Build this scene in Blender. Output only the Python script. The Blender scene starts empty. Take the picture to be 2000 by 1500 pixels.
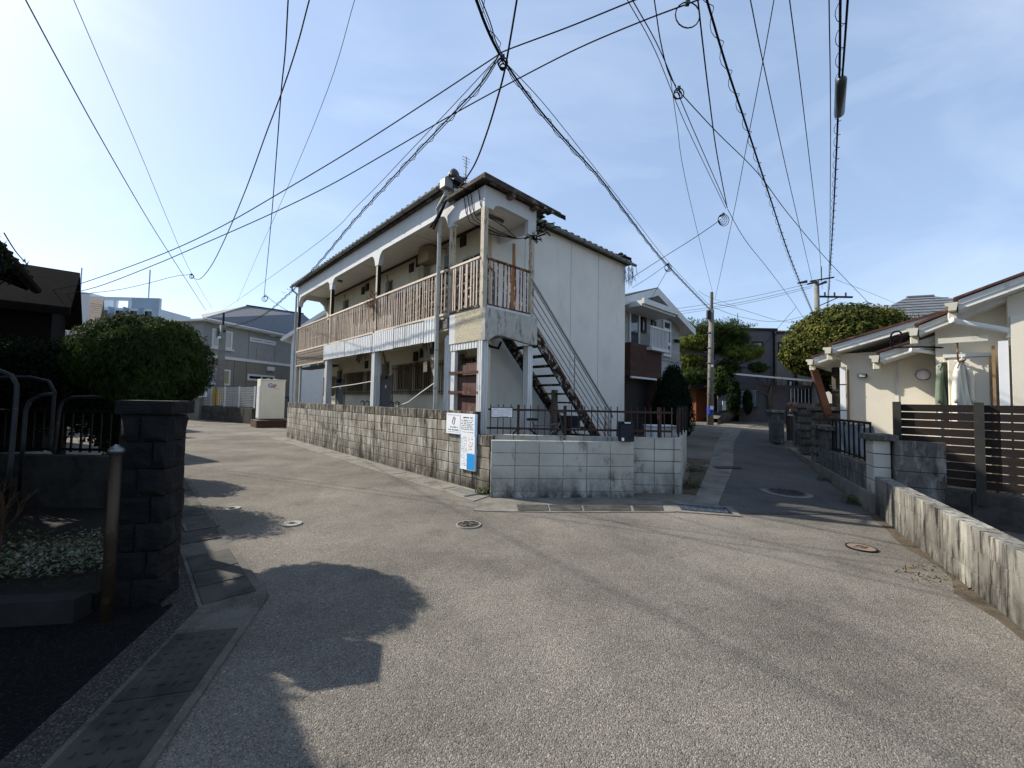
import bpy, bmesh, math, random
from mathutils import Vector, Matrix
random.seed(7)
R = math.radians
S = bpy.context.scene
COL = S.collection
# ---------------------------------------------------------------- camera
FPX, CAMH = 794.5, 1.55                     # focal length in photo pixels (2000 wide), eye height
PITCH, ROLL = R(2.49), R(1.105)
_f = Vector((0, math.cos(PITCH), math.sin(PITCH)))
_u0 = Vector((0, -math.sin(PITCH), math.cos(PITCH)))
_r0 = Vector((1, 0, 0))
_rt = _r0*math.cos(ROLL)+_u0*math.sin(ROLL)
_up = -_r0*math.sin(ROLL)+_u0*math.cos(ROLL)
CAM = Vector((0, 0, CAMH))
cd = bpy.data.cameras.new('camera')
cam = bpy.data.objects.new('camera', cd); COL.objects.link(cam)
cd.sensor_width = 36; cd.lens = 36*FPX/2000; cd.clip_start = .05; cd.clip_end = 3000
cam.matrix_world = Matrix(((_rt.x, _up.x, -_f.x, 0), (_rt.y, _up.y, -_f.y, 0), (_rt.z, _up.z, -_f.z, CAMH), (0, 0, 0, 1)))
S.camera = cam
# ---------------------------------------------------------------- light
SUN_AZ, SUN_EL = R(-68), R(37)              # azimuth from +Y towards +X
W = bpy.data.worlds.new('World'); S.world = W; W.use_nodes = True
wn = W.node_tree.nodes; wl = W.node_tree.links
bg = wn['Background']
sky = wn.new('ShaderNodeTexSky'); sky.sky_type = 'NISHITA'; sky.sun_disc = False
sky.sun_elevation = SUN_EL; sky.sun_rotation = SUN_AZ
sky.air_density = 1.0; sky.dust_density = .6; sky.ozone_density = 1.0; sky.altitude = 20
bg.inputs['Strength'].default_value = .135
def wnode(t, **k):
    n = wn.new(t)
    for a, b in k.items(): setattr(n, a, b)
    return n
# thin high cirrus, spread over the whole dome
tc = wnode('ShaderNodeTexCoord'); mp = wnode('ShaderNodeMapping')
mp.inputs['Rotation'].default_value = (R(20), R(28), R(35)); mp.inputs['Scale'].default_value = (1.0, 3.2, 4.2)
nz = wnode('ShaderNodeTexNoise'); nz.inputs['Scale'].default_value = 1.5; nz.inputs['Detail'].default_value = 7; nz.inputs['Roughness'].default_value = .52
nz.inputs['Distortion'].default_value = .5
rp = wnode('ShaderNodeValToRGB'); rp.color_ramp.elements[0].position = .46; rp.color_ramp.elements[1].position = .85
rp.color_ramp.elements[0].color = (0, 0, 0, 1); rp.color_ramp.elements[1].color = (.2, .2, .2, 1)
mx = wnode('ShaderNodeMixRGB'); mx.inputs['Color2'].default_value = (7.0, 7.3, 7.8, 1)
wl.new(tc.outputs['Generated'], mp.inputs['Vector']); wl.new(mp.outputs['Vector'], nz.inputs['Vector'])
wl.new(nz.outputs['Fac'], rp.inputs['Fac']); wl.new(rp.outputs['Color'], mx.inputs['Fac'])
hsv = wnode('ShaderNodeHueSaturation'); hsv.inputs['Saturation'].default_value = .95
wl.new(sky.outputs['Color'], hsv.inputs['Color'])
hz = wnode('ShaderNodeMixRGB'); hz.inputs['Fac'].default_value = .5; hz.inputs['Color2'].default_value = (2.35, 3.15, 4.6, 1)   # thin even haze veil
wl.new(hsv.outputs['Color'], hz.inputs['Color1']); wl.new(hz.outputs['Color'], mx.inputs['Color1']); wl.new(mx.outputs['Color'], bg.inputs['Color'])
sd = bpy.data.lights.new('sun', 'SUN'); sun = bpy.data.objects.new('sun', sd); COL.objects.link(sun)
sd.energy = 4.9; sd.angle = R(.55); sd.color = (1, .93, .82)
TOSUN = Vector((math.sin(SUN_AZ)*math.cos(SUN_EL), math.cos(SUN_AZ)*math.cos(SUN_EL), math.sin(SUN_EL)))
sun.rotation_euler = TOSUN.to_track_quat('Z', 'Y').to_euler(); sun.location = TOSUN*60
S.view_settings.view_transform = 'Standard'; S.view_settings.look = 'None'
S.view_settings.exposure = .64; S.view_settings.gamma = 1; S.view_settings.use_curve_mapping = False
# ---------------------------------------------------------------- pixel helpers (photo pixels to world)
AL = R(43.074)
DL = Vector((-math.sin(AL), math.cos(AL), 0)); DR = Vector((math.cos(AL), math.sin(AL), 0))
def ray(x, y): return _rt*((x-1000)/FPX)+_up*((750-y)/FPX)+_f
def GZ(x, y, z=0.):
    d = ray(x, y); return CAM+d*((z-CAMH)/d.z)
def PL(x, y, p0, n):
    d = ray(x, y); return CAM+d*((Vector(p0)-CAM).dot(n)/d.dot(n))
def DY(x, y, Y):
    d = ray(x, y); return CAM+d*(Y/d.y)
def sm(x, a, b):
    t = max(0, min(1, (x-a)/(b-a))); return t*t*(3-2*t)
def terr(x, y):
    t = y-6
    return (0 if t <= 0 else .036*min(t, 70)*min(1, t/1.5))*sm(x, 1.2, 2.6)
def GT(x, y):
    z = 0
    for _ in range(60):
        p = GZ(x, y, z); z = .5*z+.5*terr(p.x, p.y)
    return GZ(x, y, z)
# ---------------------------------------------------------------- object helpers
def tag(o, label=None, cat=None, group=None, kind=None):
    if label: o['label'] = label
    if cat: o['category'] = cat
    if group: o['group'] = group
    if kind: o['kind'] = kind
    return o
def T(name, label, cat, loc=(0, 0, 0), rz=0, group=None):
    o = bpy.data.objects.new(name, None); COL.objects.link(o); o.empty_display_size = .2
    o.location = loc; o.rotation_euler = (0, 0, rz)
    return tag(o, label, cat, group)
def inst(name, me, parent=None, loc=(0, 0, 0), rot=(0, 0, 0), sc=None):
    o = bpy.data.objects.new(name, me); COL.objects.link(o); o.parent = parent
    o.location = loc; o.rotation_euler = rot
    if sc: o.scale = sc
    return o
class MB:
    def __init__(s): s.v = []; s.f = []
    def add(s, vs, fs):
        b = len(s.v); s.v += [tuple(p) for p in vs]; s.f += [tuple(i+b for i in f) for f in fs]; return s
    def box(s, x0, x1, y0, y1, z0, z1):
        return s.add([(x0, y0, z0), (x1, y0, z0), (x1, y1, z0), (x0, y1, z0), (x0, y0, z1), (x1, y0, z1), (x1, y1, z1), (x0, y1, z1)],
                     [(3, 2, 1, 0), (4, 5, 6, 7), (0, 1, 5, 4), (1, 2, 6, 5), (2, 3, 7, 6), (3, 0, 4, 7)])
    def beam(s, p, q, w, h, up=(0, 0, 1)):
        p = Vector(p); q = Vector(q); d = (q-p).normalized(); u = Vector(up)
        if abs(d.dot(u)) > .98: u = Vector((1, 0, 0))
        a = d.cross(u).normalized()*(w/2); b = a.cross(d).normalized()*(h/2)
        P = [p-a-b, p+a-b, p+a+b, p-a+b, q-a-b, q+a-b, q+a+b, q-a+b]
        return s.add(P, [(0, 1, 2, 3), (7, 6, 5, 4), (4, 5, 1, 0), (5, 6, 2, 1), (6, 7, 3, 2), (7, 4, 0, 3)])
    def tube(s, pts, r, n=6, r1=None, cap=True):
        pts = [Vector(p) for p in pts]; k = len(pts); b = len(s.v); pa = None
        for i, p in enumerate(pts):
            d = (pts[min(i+1, k-1)]-pts[max(i-1, 0)])
            d = d.normalized() if d.length > 1e-9 else Vector((0, 0, 1))
            if pa is None:
                a = d.cross(Vector((0, 0, 1)) if abs(d.z) < .95 else Vector((1, 0, 0))).normalized()
            else:
                a = pa-d*pa.dot(d); a = a.normalized() if a.length > 1e-6 else pa
            pa = a; c = d.cross(a)
            rr = r if r1 is None else r+(r1-r)*i/max(1, k-1)
            if isinstance(r, (list, tuple)): rr = r[i]
            for j in range(n):
                t = 2*math.pi*j/n; s.v.append(tuple(p+a*(math.cos(t)*rr)+c*(math.sin(t)*rr)))
        for i in range(k-1):
            for j in range(n):
                j2 = (j+1) % n; s.f.append((b+i*n+j, b+i*n+j2, b+(i+1)*n+j2, b+(i+1)*n+j))
        if cap:
            s.f.append(tuple(b+j for j in reversed(range(n)))); s.f.append(tuple(b+(k-1)*n+j for j in range(n)))
        return s
    def lathe(s, prof, n=16, c=(0, 0, 0)):
        b = len(s.v)
        for r, z in prof:
            for j in range(n):
                t = 2*math.pi*j/n; s.v.append((c[0]+r*math.cos(t), c[1]+r*math.sin(t), c[2]+z))
        for i in range(len(prof)-1):
            for j in range(n):
                j2 = (j+1) % n; s.f.append((b+i*n+j, b+i*n+j2, b+(i+1)*n+j2, b+(i+1)*n+j))
        s.f.append(tuple(b+j for j in reversed(range(n)))); s.f.append(tuple(b+(len(prof)-1)*n+j for j in range(n)))
        return s
    def ext(s, poly, vec):
        n = len(poly); v = Vector(vec); P = [Vector(p) for p in poly]
        return s.add(P+[p+v for p in P], [tuple(range(n)), tuple(range(2*n-1, n-1, -1))]+[(i, i+n, (i+1) % n+n, (i+1) % n) for i in range(n)])
    def quad(s, a, b, c, d): return s.add([a, b, c, d], [(0, 1, 2, 3)])
    def mesh(s, name, mat, smooth=False, bev=0, fix=True):
        me = bpy.data.meshes.new(name); me.from_pydata(s.v, [], s.f)
        if bev or fix:
            bm = bmesh.new(); bm.from_mesh(me)
            if fix: bmesh.ops.recalc_face_normals(bm, faces=bm.faces)
            if bev: bmesh.ops.bevel(bm, geom=bm.edges[:], offset=bev, segments=1, affect='EDGES')
            bm.to_mesh(me); bm.free()
        me.materials.append(M[mat])
        if smooth:
            for p in me.polygons: p.use_smooth = True
        return me
    def build(s, name, mat, parent=None, loc=(0, 0, 0), rot=(0, 0, 0), **k):
        return inst(name, s.mesh(name, mat, **k), parent, loc, rot)
def Bx(name, mat, parent, x0, x1, y0, y1, z0, z1, bev=0):
    return MB().box(x0, x1, y0, y1, z0, z1).build(name, mat, parent, bev=bev)
# ---------------------------------------------------------------- materials
M = {}
def lin(h):
    h = h.lstrip('#'); o = []
    for i in (0, 2, 4):
        c = int(h[i:i+2], 16)/255; o.append(c/12.92 if c <= .04045 else ((c+.055)/1.055)**2.4)
    return tuple(o)+(1,)
def mat(name, c1, c2=None, scale=3., rough=.8, metal=0., bump=0., bscale=60., rnd=.0, stain=None, stains=(1, 1, 1), stain_t=(.5, .7), stain_sc=1.5,
        speck=None, speck_t=(.62, .72), speck_sc=40., spec=.3, trans=0., stretch=(1, 1, 1), emit=0., obj=False, base=None, base_z=(0., .4)):
    """procedural surface in world position: two-tone noise, soft stains, specks, fine relief, per-piece tint"""
    m = bpy.data.materials.new(name); M[name] = m; m.use_nodes = True
    nt = m.node_tree; N = nt.nodes; L = nt.links
    b = N['Principled BSDF']; b.inputs['Roughness'].default_value = rough; b.inputs['Metallic'].default_value = metal
    b.inputs['Specular IOR Level'].default_value = spec
    c1 = lin(c1) if isinstance(c1, str) else c1
    c2 = c1 if c2 is None else (lin(c2) if isinstance(c2, str) else c2)
    if obj: pos = N.new('ShaderNodeTexCoord').outputs['Object']
    else: pos = N.new('ShaderNodeNewGeometry').outputs['Position']
    def noise(sc, st, det=6, ro=.6):
        mp = N.new('ShaderNodeMapping'); mp.inputs['Scale'].default_value = st; L.new(pos, mp.inputs['Vector'])
        n = N.new('ShaderNodeTexNoise'); n.inputs['Scale'].default_value = sc; n.inputs['Detail'].default_value = det; n.inputs['Roughness'].default_value = ro
        L.new(mp.outputs['Vector'], n.inputs['Vector']); return n.outputs['Fac']
    def ramp(x, a, c):
        r = N.new('ShaderNodeMapRange'); r.inputs['From Min'].default_value = a; r.inputs['From Max'].default_value = c; L.new(x, r.inputs['Value']); return r.outputs['Result']
    def mixc(f, x, y):
        q = N.new('ShaderNodeMix'); q.data_type = 'RGBA'
        L.new(f, q.inputs[0])
        if isinstance(x, tuple): q.inputs[6].default_value = x
        else: L.new(x, q.inputs[6])
        if isinstance(y, tuple): q.inputs[7].default_value = y
        else: L.new(y, q.inputs[7])
        return q.outputs[2]
    col = mixc(ramp(noise(scale, stretch), .3, .7), c1, c2)
    if stain:
        for k, sc_ in enumerate([stain] if isinstance(stain, str) else stain):
            sc_ = lin(sc_) if isinstance(sc_, str) else sc_
            col = mixc(ramp(noise(stain_sc*(1+.7*k), stains, 8, .68), *stain_t), col, sc_)
    if base:
        sp = N.new('ShaderNodeSeparateXYZ'); L.new(pos, sp.inputs[0])
        r = ramp(sp.outputs['Z'], base_z[1], base_z[0])
        mu = N.new('ShaderNodeMath'); mu.operation = 'MULTIPLY'; L.new(r, mu.inputs[0]); L.new(ramp(noise(4., (1, 1, .5), 6, .7), .35, .6), mu.inputs[1])
        col = mixc(mu.outputs[0], col, lin(base))
    if speck:
        col = mixc(ramp(noise(speck_sc, (1, 1, 1), 3, .5), *speck_t), col, lin(speck))
    if rnd:
        oi = N.new('ShaderNodeObjectInfo'); hs = N.new('ShaderNodeHueSaturation')
        mr = N.new('ShaderNodeMapRange'); mr.inputs['To Min'].default_value = 1-rnd; mr.inputs['To Max'].default_value = 1+rnd
        L.new(oi.outputs['Random'], mr.inputs['Value']); L.new(mr.outputs['Result'], hs.inputs['Value']); L.new(col, hs.inputs['Color']); col = hs.outputs['Color']
    L.new(col, b.inputs['Base Color'])
    if bump:
        bp = N.new('ShaderNodeBump'); bp.inputs['Strength'].default_value = bump; bp.inputs['Distance'].default_value = .02
        L.new(noise(bscale, stretch, 5, .6), bp.inputs['Height']); L.new(bp.outputs['Normal'], b.inputs['Normal'])
    if trans: b.inputs['Transmission Weight'].default_value = trans
    if emit:
        b.inputs['Emission Color'].default_value = c1; b.inputs['Emission Strength'].default_value = emit
    return m
def leafmat(name, c1, c2, tr=.25, sc=2.5):
    m = mat(name, c1, c2, scale=sc, rough=.8, spec=.06)
    nt = m.node_tree; N = nt.nodes; L = nt.links; b = N['Principled BSDF']
    t = N.new('ShaderNodeBsdfTranslucent'); s = N.new('ShaderNodeMixShader'); s.inputs[0].default_value = tr
    src = b.inputs['Base Color'].links[0].from_socket; L.new(src, t.inputs['Color'])
    L.new(b.outputs[0], s.inputs[1]); L.new(t.outputs[0], s.inputs[2]); L.new(s.outputs[0], N['Material Output'].inputs['Surface'])
def asphalt(name, base, dark, light, big=.35):
    m = bpy.data.materials.new(name); M[name] = m; m.use_nodes = True
    nt = m.node_tree; N = nt.nodes; L = nt.links; b = N['Principled BSDF']; b.inputs['Roughness'].default_value = .95; b.inputs['Specular IOR Level'].default_value = .08
    g = N.new('ShaderNodeNewGeometry').outputs['Position']
    v = N.new('ShaderNodeTexVoronoi'); v.inputs['Scale'].default_value = 150; L.new(g, v.inputs['Vector'])
    sp = N.new('ShaderNodeSeparateColor'); L.new(v.outputs['Color'], sp.inputs[0])
    cr = N.new('ShaderNodeValToRGB'); e = cr.color_ramp.elements
    e[0].position = 0; e[0].color = lin(dark); e[1].position = 1; e[1].color = lin(light)
    for p, c in ((.35, base), (.82, base)):
        q = e.new(p); q.color = lin(c)
    L.new(sp.outputs[0], cr.inputs[0])
    n = N.new('ShaderNodeTexNoise'); n.inputs['Scale'].default_value = .55; n.inputs['Detail'].default_value = 7; n.inputs['Roughness'].default_value = .62; L.new(g, n.inputs['Vector'])
    mr = N.new('ShaderNodeMapRange'); mr.inputs['From Min'].default_value = .3; mr.inputs['From Max'].default_value = .72
    mr.inputs['To Min'].default_value = 1-big; mr.inputs['To Max'].default_value = 1+big*.6; L.new(n.outputs['Fac'], mr.inputs['Value'])
    n2 = N.new('ShaderNodeTexNoise'); n2.inputs['Scale'].default_value = 260; n2.inputs['Detail'].default_value = 2; L.new(g, n2.inputs['Vector'])
    mr2 = N.new('ShaderNodeMapRange'); mr2.inputs['To Min'].default_value = .6; mr2.inputs['To Max'].default_value = 1.4; L.new(n2.outputs['Fac'], mr2.inputs['Value'])
    mm = N.new('ShaderNodeMath'); mm.operation = 'MULTIPLY'; L.new(mr.outputs[0], mm.inputs[0]); L.new(mr2.outputs[0], mm.inputs[1])
    # dark seams and old patches with shapes of their own
    vs = N.new('ShaderNodeTexNoise'); vs.inputs['Scale'].default_value = 1.7; vs.inputs['Detail'].default_value = 5; vs.inputs['Roughness'].default_value = .75; L.new(g, vs.inputs['Vector'])
    mr3 = N.new('ShaderNodeMapRange'); mr3.inputs['From Min'].default_value = .5; mr3.inputs['From Max'].default_value = .68; mr3.inputs['To Min'].default_value = 1; mr3.inputs['To Max'].default_value = .8
    L.new(vs.outputs['Fac'], mr3.inputs['Value'])
    m3 = N.new('ShaderNodeMath'); m3.operation = 'MULTIPLY'; L.new(mm.outputs[0], m3.inputs[0]); L.new(mr3.outputs[0], m3.inputs[1])
    hs = N.new('ShaderNodeHueSaturation'); L.new(cr.outputs[0], hs.inputs['Color']); L.new(m3.outputs[0], hs.inputs['Value']); L.new(hs.outputs[0], b.inputs['Base Color'])
    bp = N.new('ShaderNodeBump'); bp.inputs['Strength'].default_value = .9; bp.inputs['Distance'].default_value = .006; bp.invert = True
    L.new(v.outputs['Distance'], bp.inputs['Height']); L.new(bp.outputs[0], b.inputs['Normal'])
asphalt('asphalt', '#78736b', '#524f49', '#9f988d', .42)
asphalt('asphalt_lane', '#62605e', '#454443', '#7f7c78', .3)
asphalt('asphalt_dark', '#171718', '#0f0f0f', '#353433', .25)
asphalt('aggregate', '#44413d', '#252422', '#757067', .2)
mat('soil', '#1f1b15', '#100e0b', scale=6, bump=.8, bscale=25, rough=.95)
mat('yard', '#57534b', '#38342e', scale=3, bump=.4, bscale=30, rough=.95)
mat('block_old', '#8d887c', '#716b60', scale=2.2, rough=.92, bump=.35, bscale=130, rnd=.16, stain=('#262320', '#a9a69c'), stains=(2.4, 2.4, .5), stain_t=(.5, .62), stain_sc=2.0, base='#241f1a', base_z=(.05, .5))
mat('block_old_top', '#4f483f', '#2c2722', scale=3, rough=.92, bump=.35, bscale=130, rnd=.15, stain=('#1f1c19', '#8d887c'), stains=(3, 3, .5), stain_t=(.48, .62), stain_sc=2.2)
mat('block_grey', '#bcbab1', '#a3a198', scale=2.0, rough=.92, bump=.3, bscale=140, rnd=.06, stain='#2c2d2e', stains=(1.6, 1.6, .9), stain_t=(.55, .72), stain_sc=2.4, base='#393a3a', base_z=(.0, .5))
mat('block_dark', '#63625e', '#474643', scale=3, rough=.92, bump=.35, bscale=120, rnd=.15, stain=('#232221', '#8b8983'), stains=(2, 2, .6), stain_t=(.52, .68), stain_sc=2.4)
mat('block_low', '#827f77', '#68655d', scale=2.5, rough=.92, bump=.4, bscale=120, rnd=.05, stain=('#9b988e', '#1a1816'), stains=(3.4, 3.4, .5), stain_t=(.5, .64), stain_sc=2.0, base='#1b1815', base_z=(.0, .45))
mat('mortar', '#4a463f', '#34312c', scale=8, rough=.95)
mat('mortar_pale', '#7f7d78', '#5f5d59', scale=8, rough=.95)
mat('concrete', '#7f7b73', '#67635b', scale=2.5, rough=.9, bump=.3, bscale=90, stain='#3d3a34', stain_t=(.5, .75), stain_sc=2.2)
mat('concrete_pale', '#9b9891', '#86837b', scale=2, rough=.9, bump=.25, bscale=90, stain='#5a564e', stain_t=(.52, .78), stain_sc=1.7)
mat('kerb_concrete', '#66625b', '#4f4c46', scale=2.5, rough=.95, bump=.4, bscale=80, stain='#35322d', stain_t=(.48, .7), stain_sc=3, speck='#87827a', speck_sc=90)
mat('concrete_dark', '#4a4843', '#343330', scale=3, rough=.9, bump=.4, bscale=70, rnd=.12, stain='#23221f', stain_t=(.5, .7), stain_sc=3)
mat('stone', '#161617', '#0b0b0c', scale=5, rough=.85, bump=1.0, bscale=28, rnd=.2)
mat('stucco', '#dbd9d2', '#d0cec6', scale=1.2, rough=.9, bump=.2, bscale=180, stain='#b3afa6', stains=(1.6, 1.6, .7), stain_t=(.55, .95), stain_sc=1.3, base='#8f8d86', base_z=(.1, .9))
mat('stucco_in', '#cfc8b2', '#bcb59f', scale=1.5, rough=.9, bump=.1, bscale=200, stain='#8f8875', stains=(2, 2, .4), stain_t=(.6, .85), stain_sc=1.3)
mat('roughcast', '#cfc6ac', '#a59d87', scale=26, rough=.95, bump=1.0, bscale=60, stain='#6f6b60', stain_t=(.6, .8), stain_sc=2)
mat('landing', '#bdbbb3', '#a3a198', scale=4, rough=.95, bump=.5, bscale=70, stain=('#57554c', '#2f2d29'), stains=(2.4, 2.4, .8), stain_t=(.52, .74), stain_sc=2)
mat('fascia_white', '#c9cbcb', '#bcbfc0', scale=1.3, rough=.75, bump=.06, bscale=120, stain='#8f8c84', stains=(4, 4, .5), stain_t=(.6, .85), stain_sc=1.5)
mat('cream_paint', '#b7ae9c', '#a49b88', scale=4, rough=.7, bump=.15, bscale=80, stain=('#6d4a33', '#4b2f20'), stains=(3, 3, .7), stain_t=(.57, .64), stain_sc=5)
mat('rail_paint', '#d6c9b8', '#c3b29f', scale=6, rough=.7, bump=.15, bscale=80, rnd=.12, stain='#6a4631', stains=(4, 4, 1), stain_t=(.6, .68), stain_sc=7)
mat('rust', '#6c3d24', '#43261a', scale=12, rough=.95, bump=.5, bscale=70, rnd=.12, stain='#a99b8b', stain_t=(.52, .6), stain_sc=9)
mat('rust_dark', '#2c231d', '#171310', scale=9, rough=.95, bump=.5, bscale=60, stain='#a09c92', stain_t=(.54, .6), stain_sc=7)
mat('rust_stain', '#8f5a37', '#a98361', scale=8, rough=.9, stretch=(3, 3, .3))
mat('corrugated', '#d8d9d8', '#c6c8c7', scale=1.6, rough=.5, metal=.0, spec=.4, rnd=.1, stain='#75777a', stains=(4, 4, .4), stain_t=(.55, .75), stain_sc=2)
mat('tile_grey', '#4d5050', '#333636', scale=5, rough=.6, rnd=.2, bump=.1, stain='#6d6f68', stain_t=(.55, .7), stain_sc=4)
mat('gutter_metal', '#858782', '#70726c', scale=3, rough=.5, stain='#5d5b52', stain_t=(.56, .75), stain_sc=3)
mat('pvc', '#a9aba8', '#9a9c98', scale=3, rough=.5)
mat('wood_grey', '#5a534b', '#2e2924', scale=6, stretch=(1, 1, 6), rough=.95, bump=.8, bscale=22, rnd=.15, stain='#8b8478', stain_t=(.55, .68), stain_sc=5)
mat('wood_splinter', '#8a7d70', '#4b4138', scale=7, stretch=(1, 1, 8), rough=.95, bump=1., bscale=25, rnd=.2)
mat('panel_brown', '#5d4037', '#4b332c', scale=3, rough=.6, rnd=.1, stain='#7b6258', stain_t=(.55, .75), stain_sc=3)
mat('batten', '#5c3c30', '#3e2720', scale=6, rough=.9, bump=.4, bscale=50, rnd=.2, stain='#8c7c72', stain_t=(.55, .68), stain_sc=5)
mat('reed', '#77695d', '#584b41', scale=5, rough=.9, rnd=.25, stretch=(1, 1, .3))
mat('screen_brown', '#4c3a33', '#352822', scale=5, rough=.85, rnd=.2)
mat('screen_pale', '#a99f96', '#85796f', scale=5, rough=.8, rnd=.25)
mat('screen_plum', '#5d4d50', '#4a3c3f', scale=3, rough=.8, rnd=.1)
mat('door_grey', '#5a5a5c', '#4d4d4f', scale=2, rough=.6, stain='#77736c', stain_t=(.55, .8), stain_sc=2)
mat('bronze_bar', '#6e5a36', '#56462a', scale=4, rough=.5, metal=.3, rnd=.1)
mat('alu', '#9b9a94', '#8a8983', scale=4, rough=.45, metal=.4)
mat('dark_metal', '#1c1b1a', '#121110', scale=4, rough=.6)
mat('meter', '#6f706c', '#4e4f4c', scale=5, rough=.6)
mat('beige_box', '#a1947a', '#8d8068', scale=4, rough=.6)
mat('cable', '#0e0e0f', '#171717', scale=6, rough=.85, spec=.08)
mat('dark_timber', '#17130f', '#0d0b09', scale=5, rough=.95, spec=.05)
mat('cable_grey', '#33363b', '#42454c', scale=6, rough=.85, spec=.08)
mat('fence_brown', '#3b2923', '#2a1d19', scale=5, rough=.6, rnd=.1, stain='#5c4238', stain_t=(.58, .72), stain_sc=5)
mat('slat_wood', '#251b16', '#16100d', scale=4, stretch=(1, 1, 5), rough=.8, bump=.3, bscale=40, rnd=.22)
mat('slat_post', '#33332f', '#272724', scale=5, rough=.85, rnd=.1, bump=.2)
mat('white_plastic', '#d9dadb', '#cfd0d1', scale=3, rough=.4)
mat('sign_white', '#e6e8ea', '#dfe2e5', scale=1.5, rough=.45)
mat('sign_blue', '#2a8fd0', '#2486c6', scale=2, rough=.45)
mat('sign_edge', '#5aa9d8', '#4b9dcf', scale=2, rough=.45)
mat('ink', '#4b4d55', '#3c3e45', scale=3, rough=.7)
mat('ink_pale', '#8d919b', '#7d818b', scale=3, rough=.7)
mat('ink_blue', '#2f4f9c', '#29458c', scale=3, rough=.6)
mat('ink_orange', '#dd7a45', '#d06f3c', scale=3, rough=.6)
mat('logo_blue', '#243a92', '#1e3284', scale=3, rough=.5)
mat('navy', '#161d2e', '#10151f', scale=3, rough=.55, spec=.3)
mat('glass_dark', '#14171a', '#0c0e10', scale=2, rough=.06, spec=.6)
mat('glass_sky', '#3a4658', '#2c3646', scale=2, rough=.04, spec=.9)
mat('glass_pale', '#8f979b', '#767d82', scale=2, rough=.1, spec=.6)
mat('curtain', '#b9b8b2', '#9b9a95', scale=5, stretch=(6, 6, .2), rough=.9)
mat('curtain_warm', '#a4997b', '#8a8066', scale=5, stretch=(6, 6, .2), rough=.9)
mat('white_frame', '#c9cbca', '#bfc1c0', scale=3, rough=.5)
mat('wall_grey', '#8e8f8d', '#838482', scale=1.2, rough=.9, bump=.1, bscale=150)
mat('wall_taupe', '#7f7a70', '#747066', scale=1.2, rough=.9, bump=.1, bscale=150)
mat('roof_slate', '#6e7276', '#5b5f63', scale=6, rough=.8, rnd=.06, bump=.3, bscale=40)
mat('roof_dark', '#2f3131', '#1f2121', scale=6, rough=.7, bump=.3, bscale=40)
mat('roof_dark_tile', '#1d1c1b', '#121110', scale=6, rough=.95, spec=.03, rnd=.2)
mat('roof_tan', '#9c8a78', '#7d6c5d', scale=9, rough=.85, bump=.5, bscale=30, rnd=.1)
mat('roof_red', '#4d332c', '#35221d', scale=6, rough=.7, stain='#8a5a44', stain_t=(.55, .7), stain_sc=5)
mat('roof_brown', '#574c44', '#463d37', scale=6, rough=.8)
mat('shed_cream', '#cfcaba', '#c6c1b0', scale=1.5, rough=.55)
mat('brick_red', '#553830', '#41291f', scale=5, rough=.9, rnd=.2, bump=.3)
mat('tile_wall', '#a9a9a8', '#8f8f8e', scale=14, stretch=(1, 1, 4), rough=.9, bump=.6, bscale=35, rnd=.12)
mat('tile_brown', '#4c342d', '#3d2922', scale=5, rough=.8, rnd=.15, bump=.2)
mat('wall_char', '#57555a', '#4d4b50', scale=2, rough=.85, rnd=.05)
mat('wall_char2', '#6d6863', '#625d59', scale=2, rough=.85)
mat('wall_maroon', '#3f2726', '#33201f', scale=2, rough=.8)
mat('wall_cream', '#d4cebf', '#c9c2b1', scale=1.4, rough=.9, bump=.12, bscale=180, stain='#a79e87', stains=(2, 2, .6), stain_t=(.6, .85), stain_sc=1.5)
mat('white_paint', '#d0d1ce', '#c2c3bf', scale=2, rough=.6, stain='#8d8a82', stains=(3, 3, .6), stain_t=(.58, .8), stain_sc=3)
mat('gutter_cream', '#c6c2b3', '#b5b1a2', scale=3, rough=.5, stain='#7c786c', stain_t=(.58, .78), stain_sc=4)
mat('copper', '#8c7456', '#786146', scale=4, rough=.5)
mat('shirt_green', '#6c7867', '#5b6757', scale=3, rough=.95)
mat('shirt_white', '#d2cfc2', '#c5c1b3', scale=3, rough=.95)
mat('red_paint', '#8d1d22', '#761519', scale=3, rough=.35, spec=.5)
mat('orange_wood', '#6b3a20', '#552c17', scale=4, stretch=(6, 6, .4), rough=.8)
mat('red_post', '#523729', '#432b20', scale=5, rough=.8)
mat('pole_concrete', '#7a7770', '#67645d', scale=3, rough=.85, stain='#5f5b53', stains=(3, 3, .5), stain_t=(.55, .75), stain_sc=2)
mat('yellow', '#c79a1d', '#b38714', scale=4, rough=.6)
mat('black', '#0c0c0c', '#121212', scale=4, rough=.6)
mat('insulator', '#39464b', '#2c373b', scale=4, rough=.35)
mat('iron', '#565250', '#413d3b', scale=12, rough=.65, metal=.4, bump=.2, stain='#6b5445', stain_t=(.5, .7), stain_sc=9)
mat('iron_dark', '#26282b', '#1a1c1f', scale=9, rough=.55, metal=.4)
mat('iron_blue', '#3c4653', '#313a45', scale=7, rough=.55, metal=.3)
mat('cover_orange', '#857361', '#695949', scale=9, rough=.8)
mat('cover_pale', '#949289', '#807e76', scale=9, rough=.7)
mat('bronze_post', '#4d4033', '#3d3228', scale=5, rough=.45, metal=.5, stain='#6b5d4d', stain_t=(.58, .7), stain_sc=12)
mat('hoop_grey', '#2d3134', '#212527', scale=8, rough=.6, stain='#5a4a3d', stain_t=(.6, .7), stain_sc=14)
mat('dirt', '#5e5445', '#3d362b', scale=9, rough=1, bump=.5, bscale=60)
mat('steel', '#7d7f80', '#6c6e70', scale=3, rough=.35, metal=.7)
mat('bark', '#3b3028', '#231c17', scale=9, stretch=(1, 1, .3), rough=.95, bump=1, bscale=18)
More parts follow.
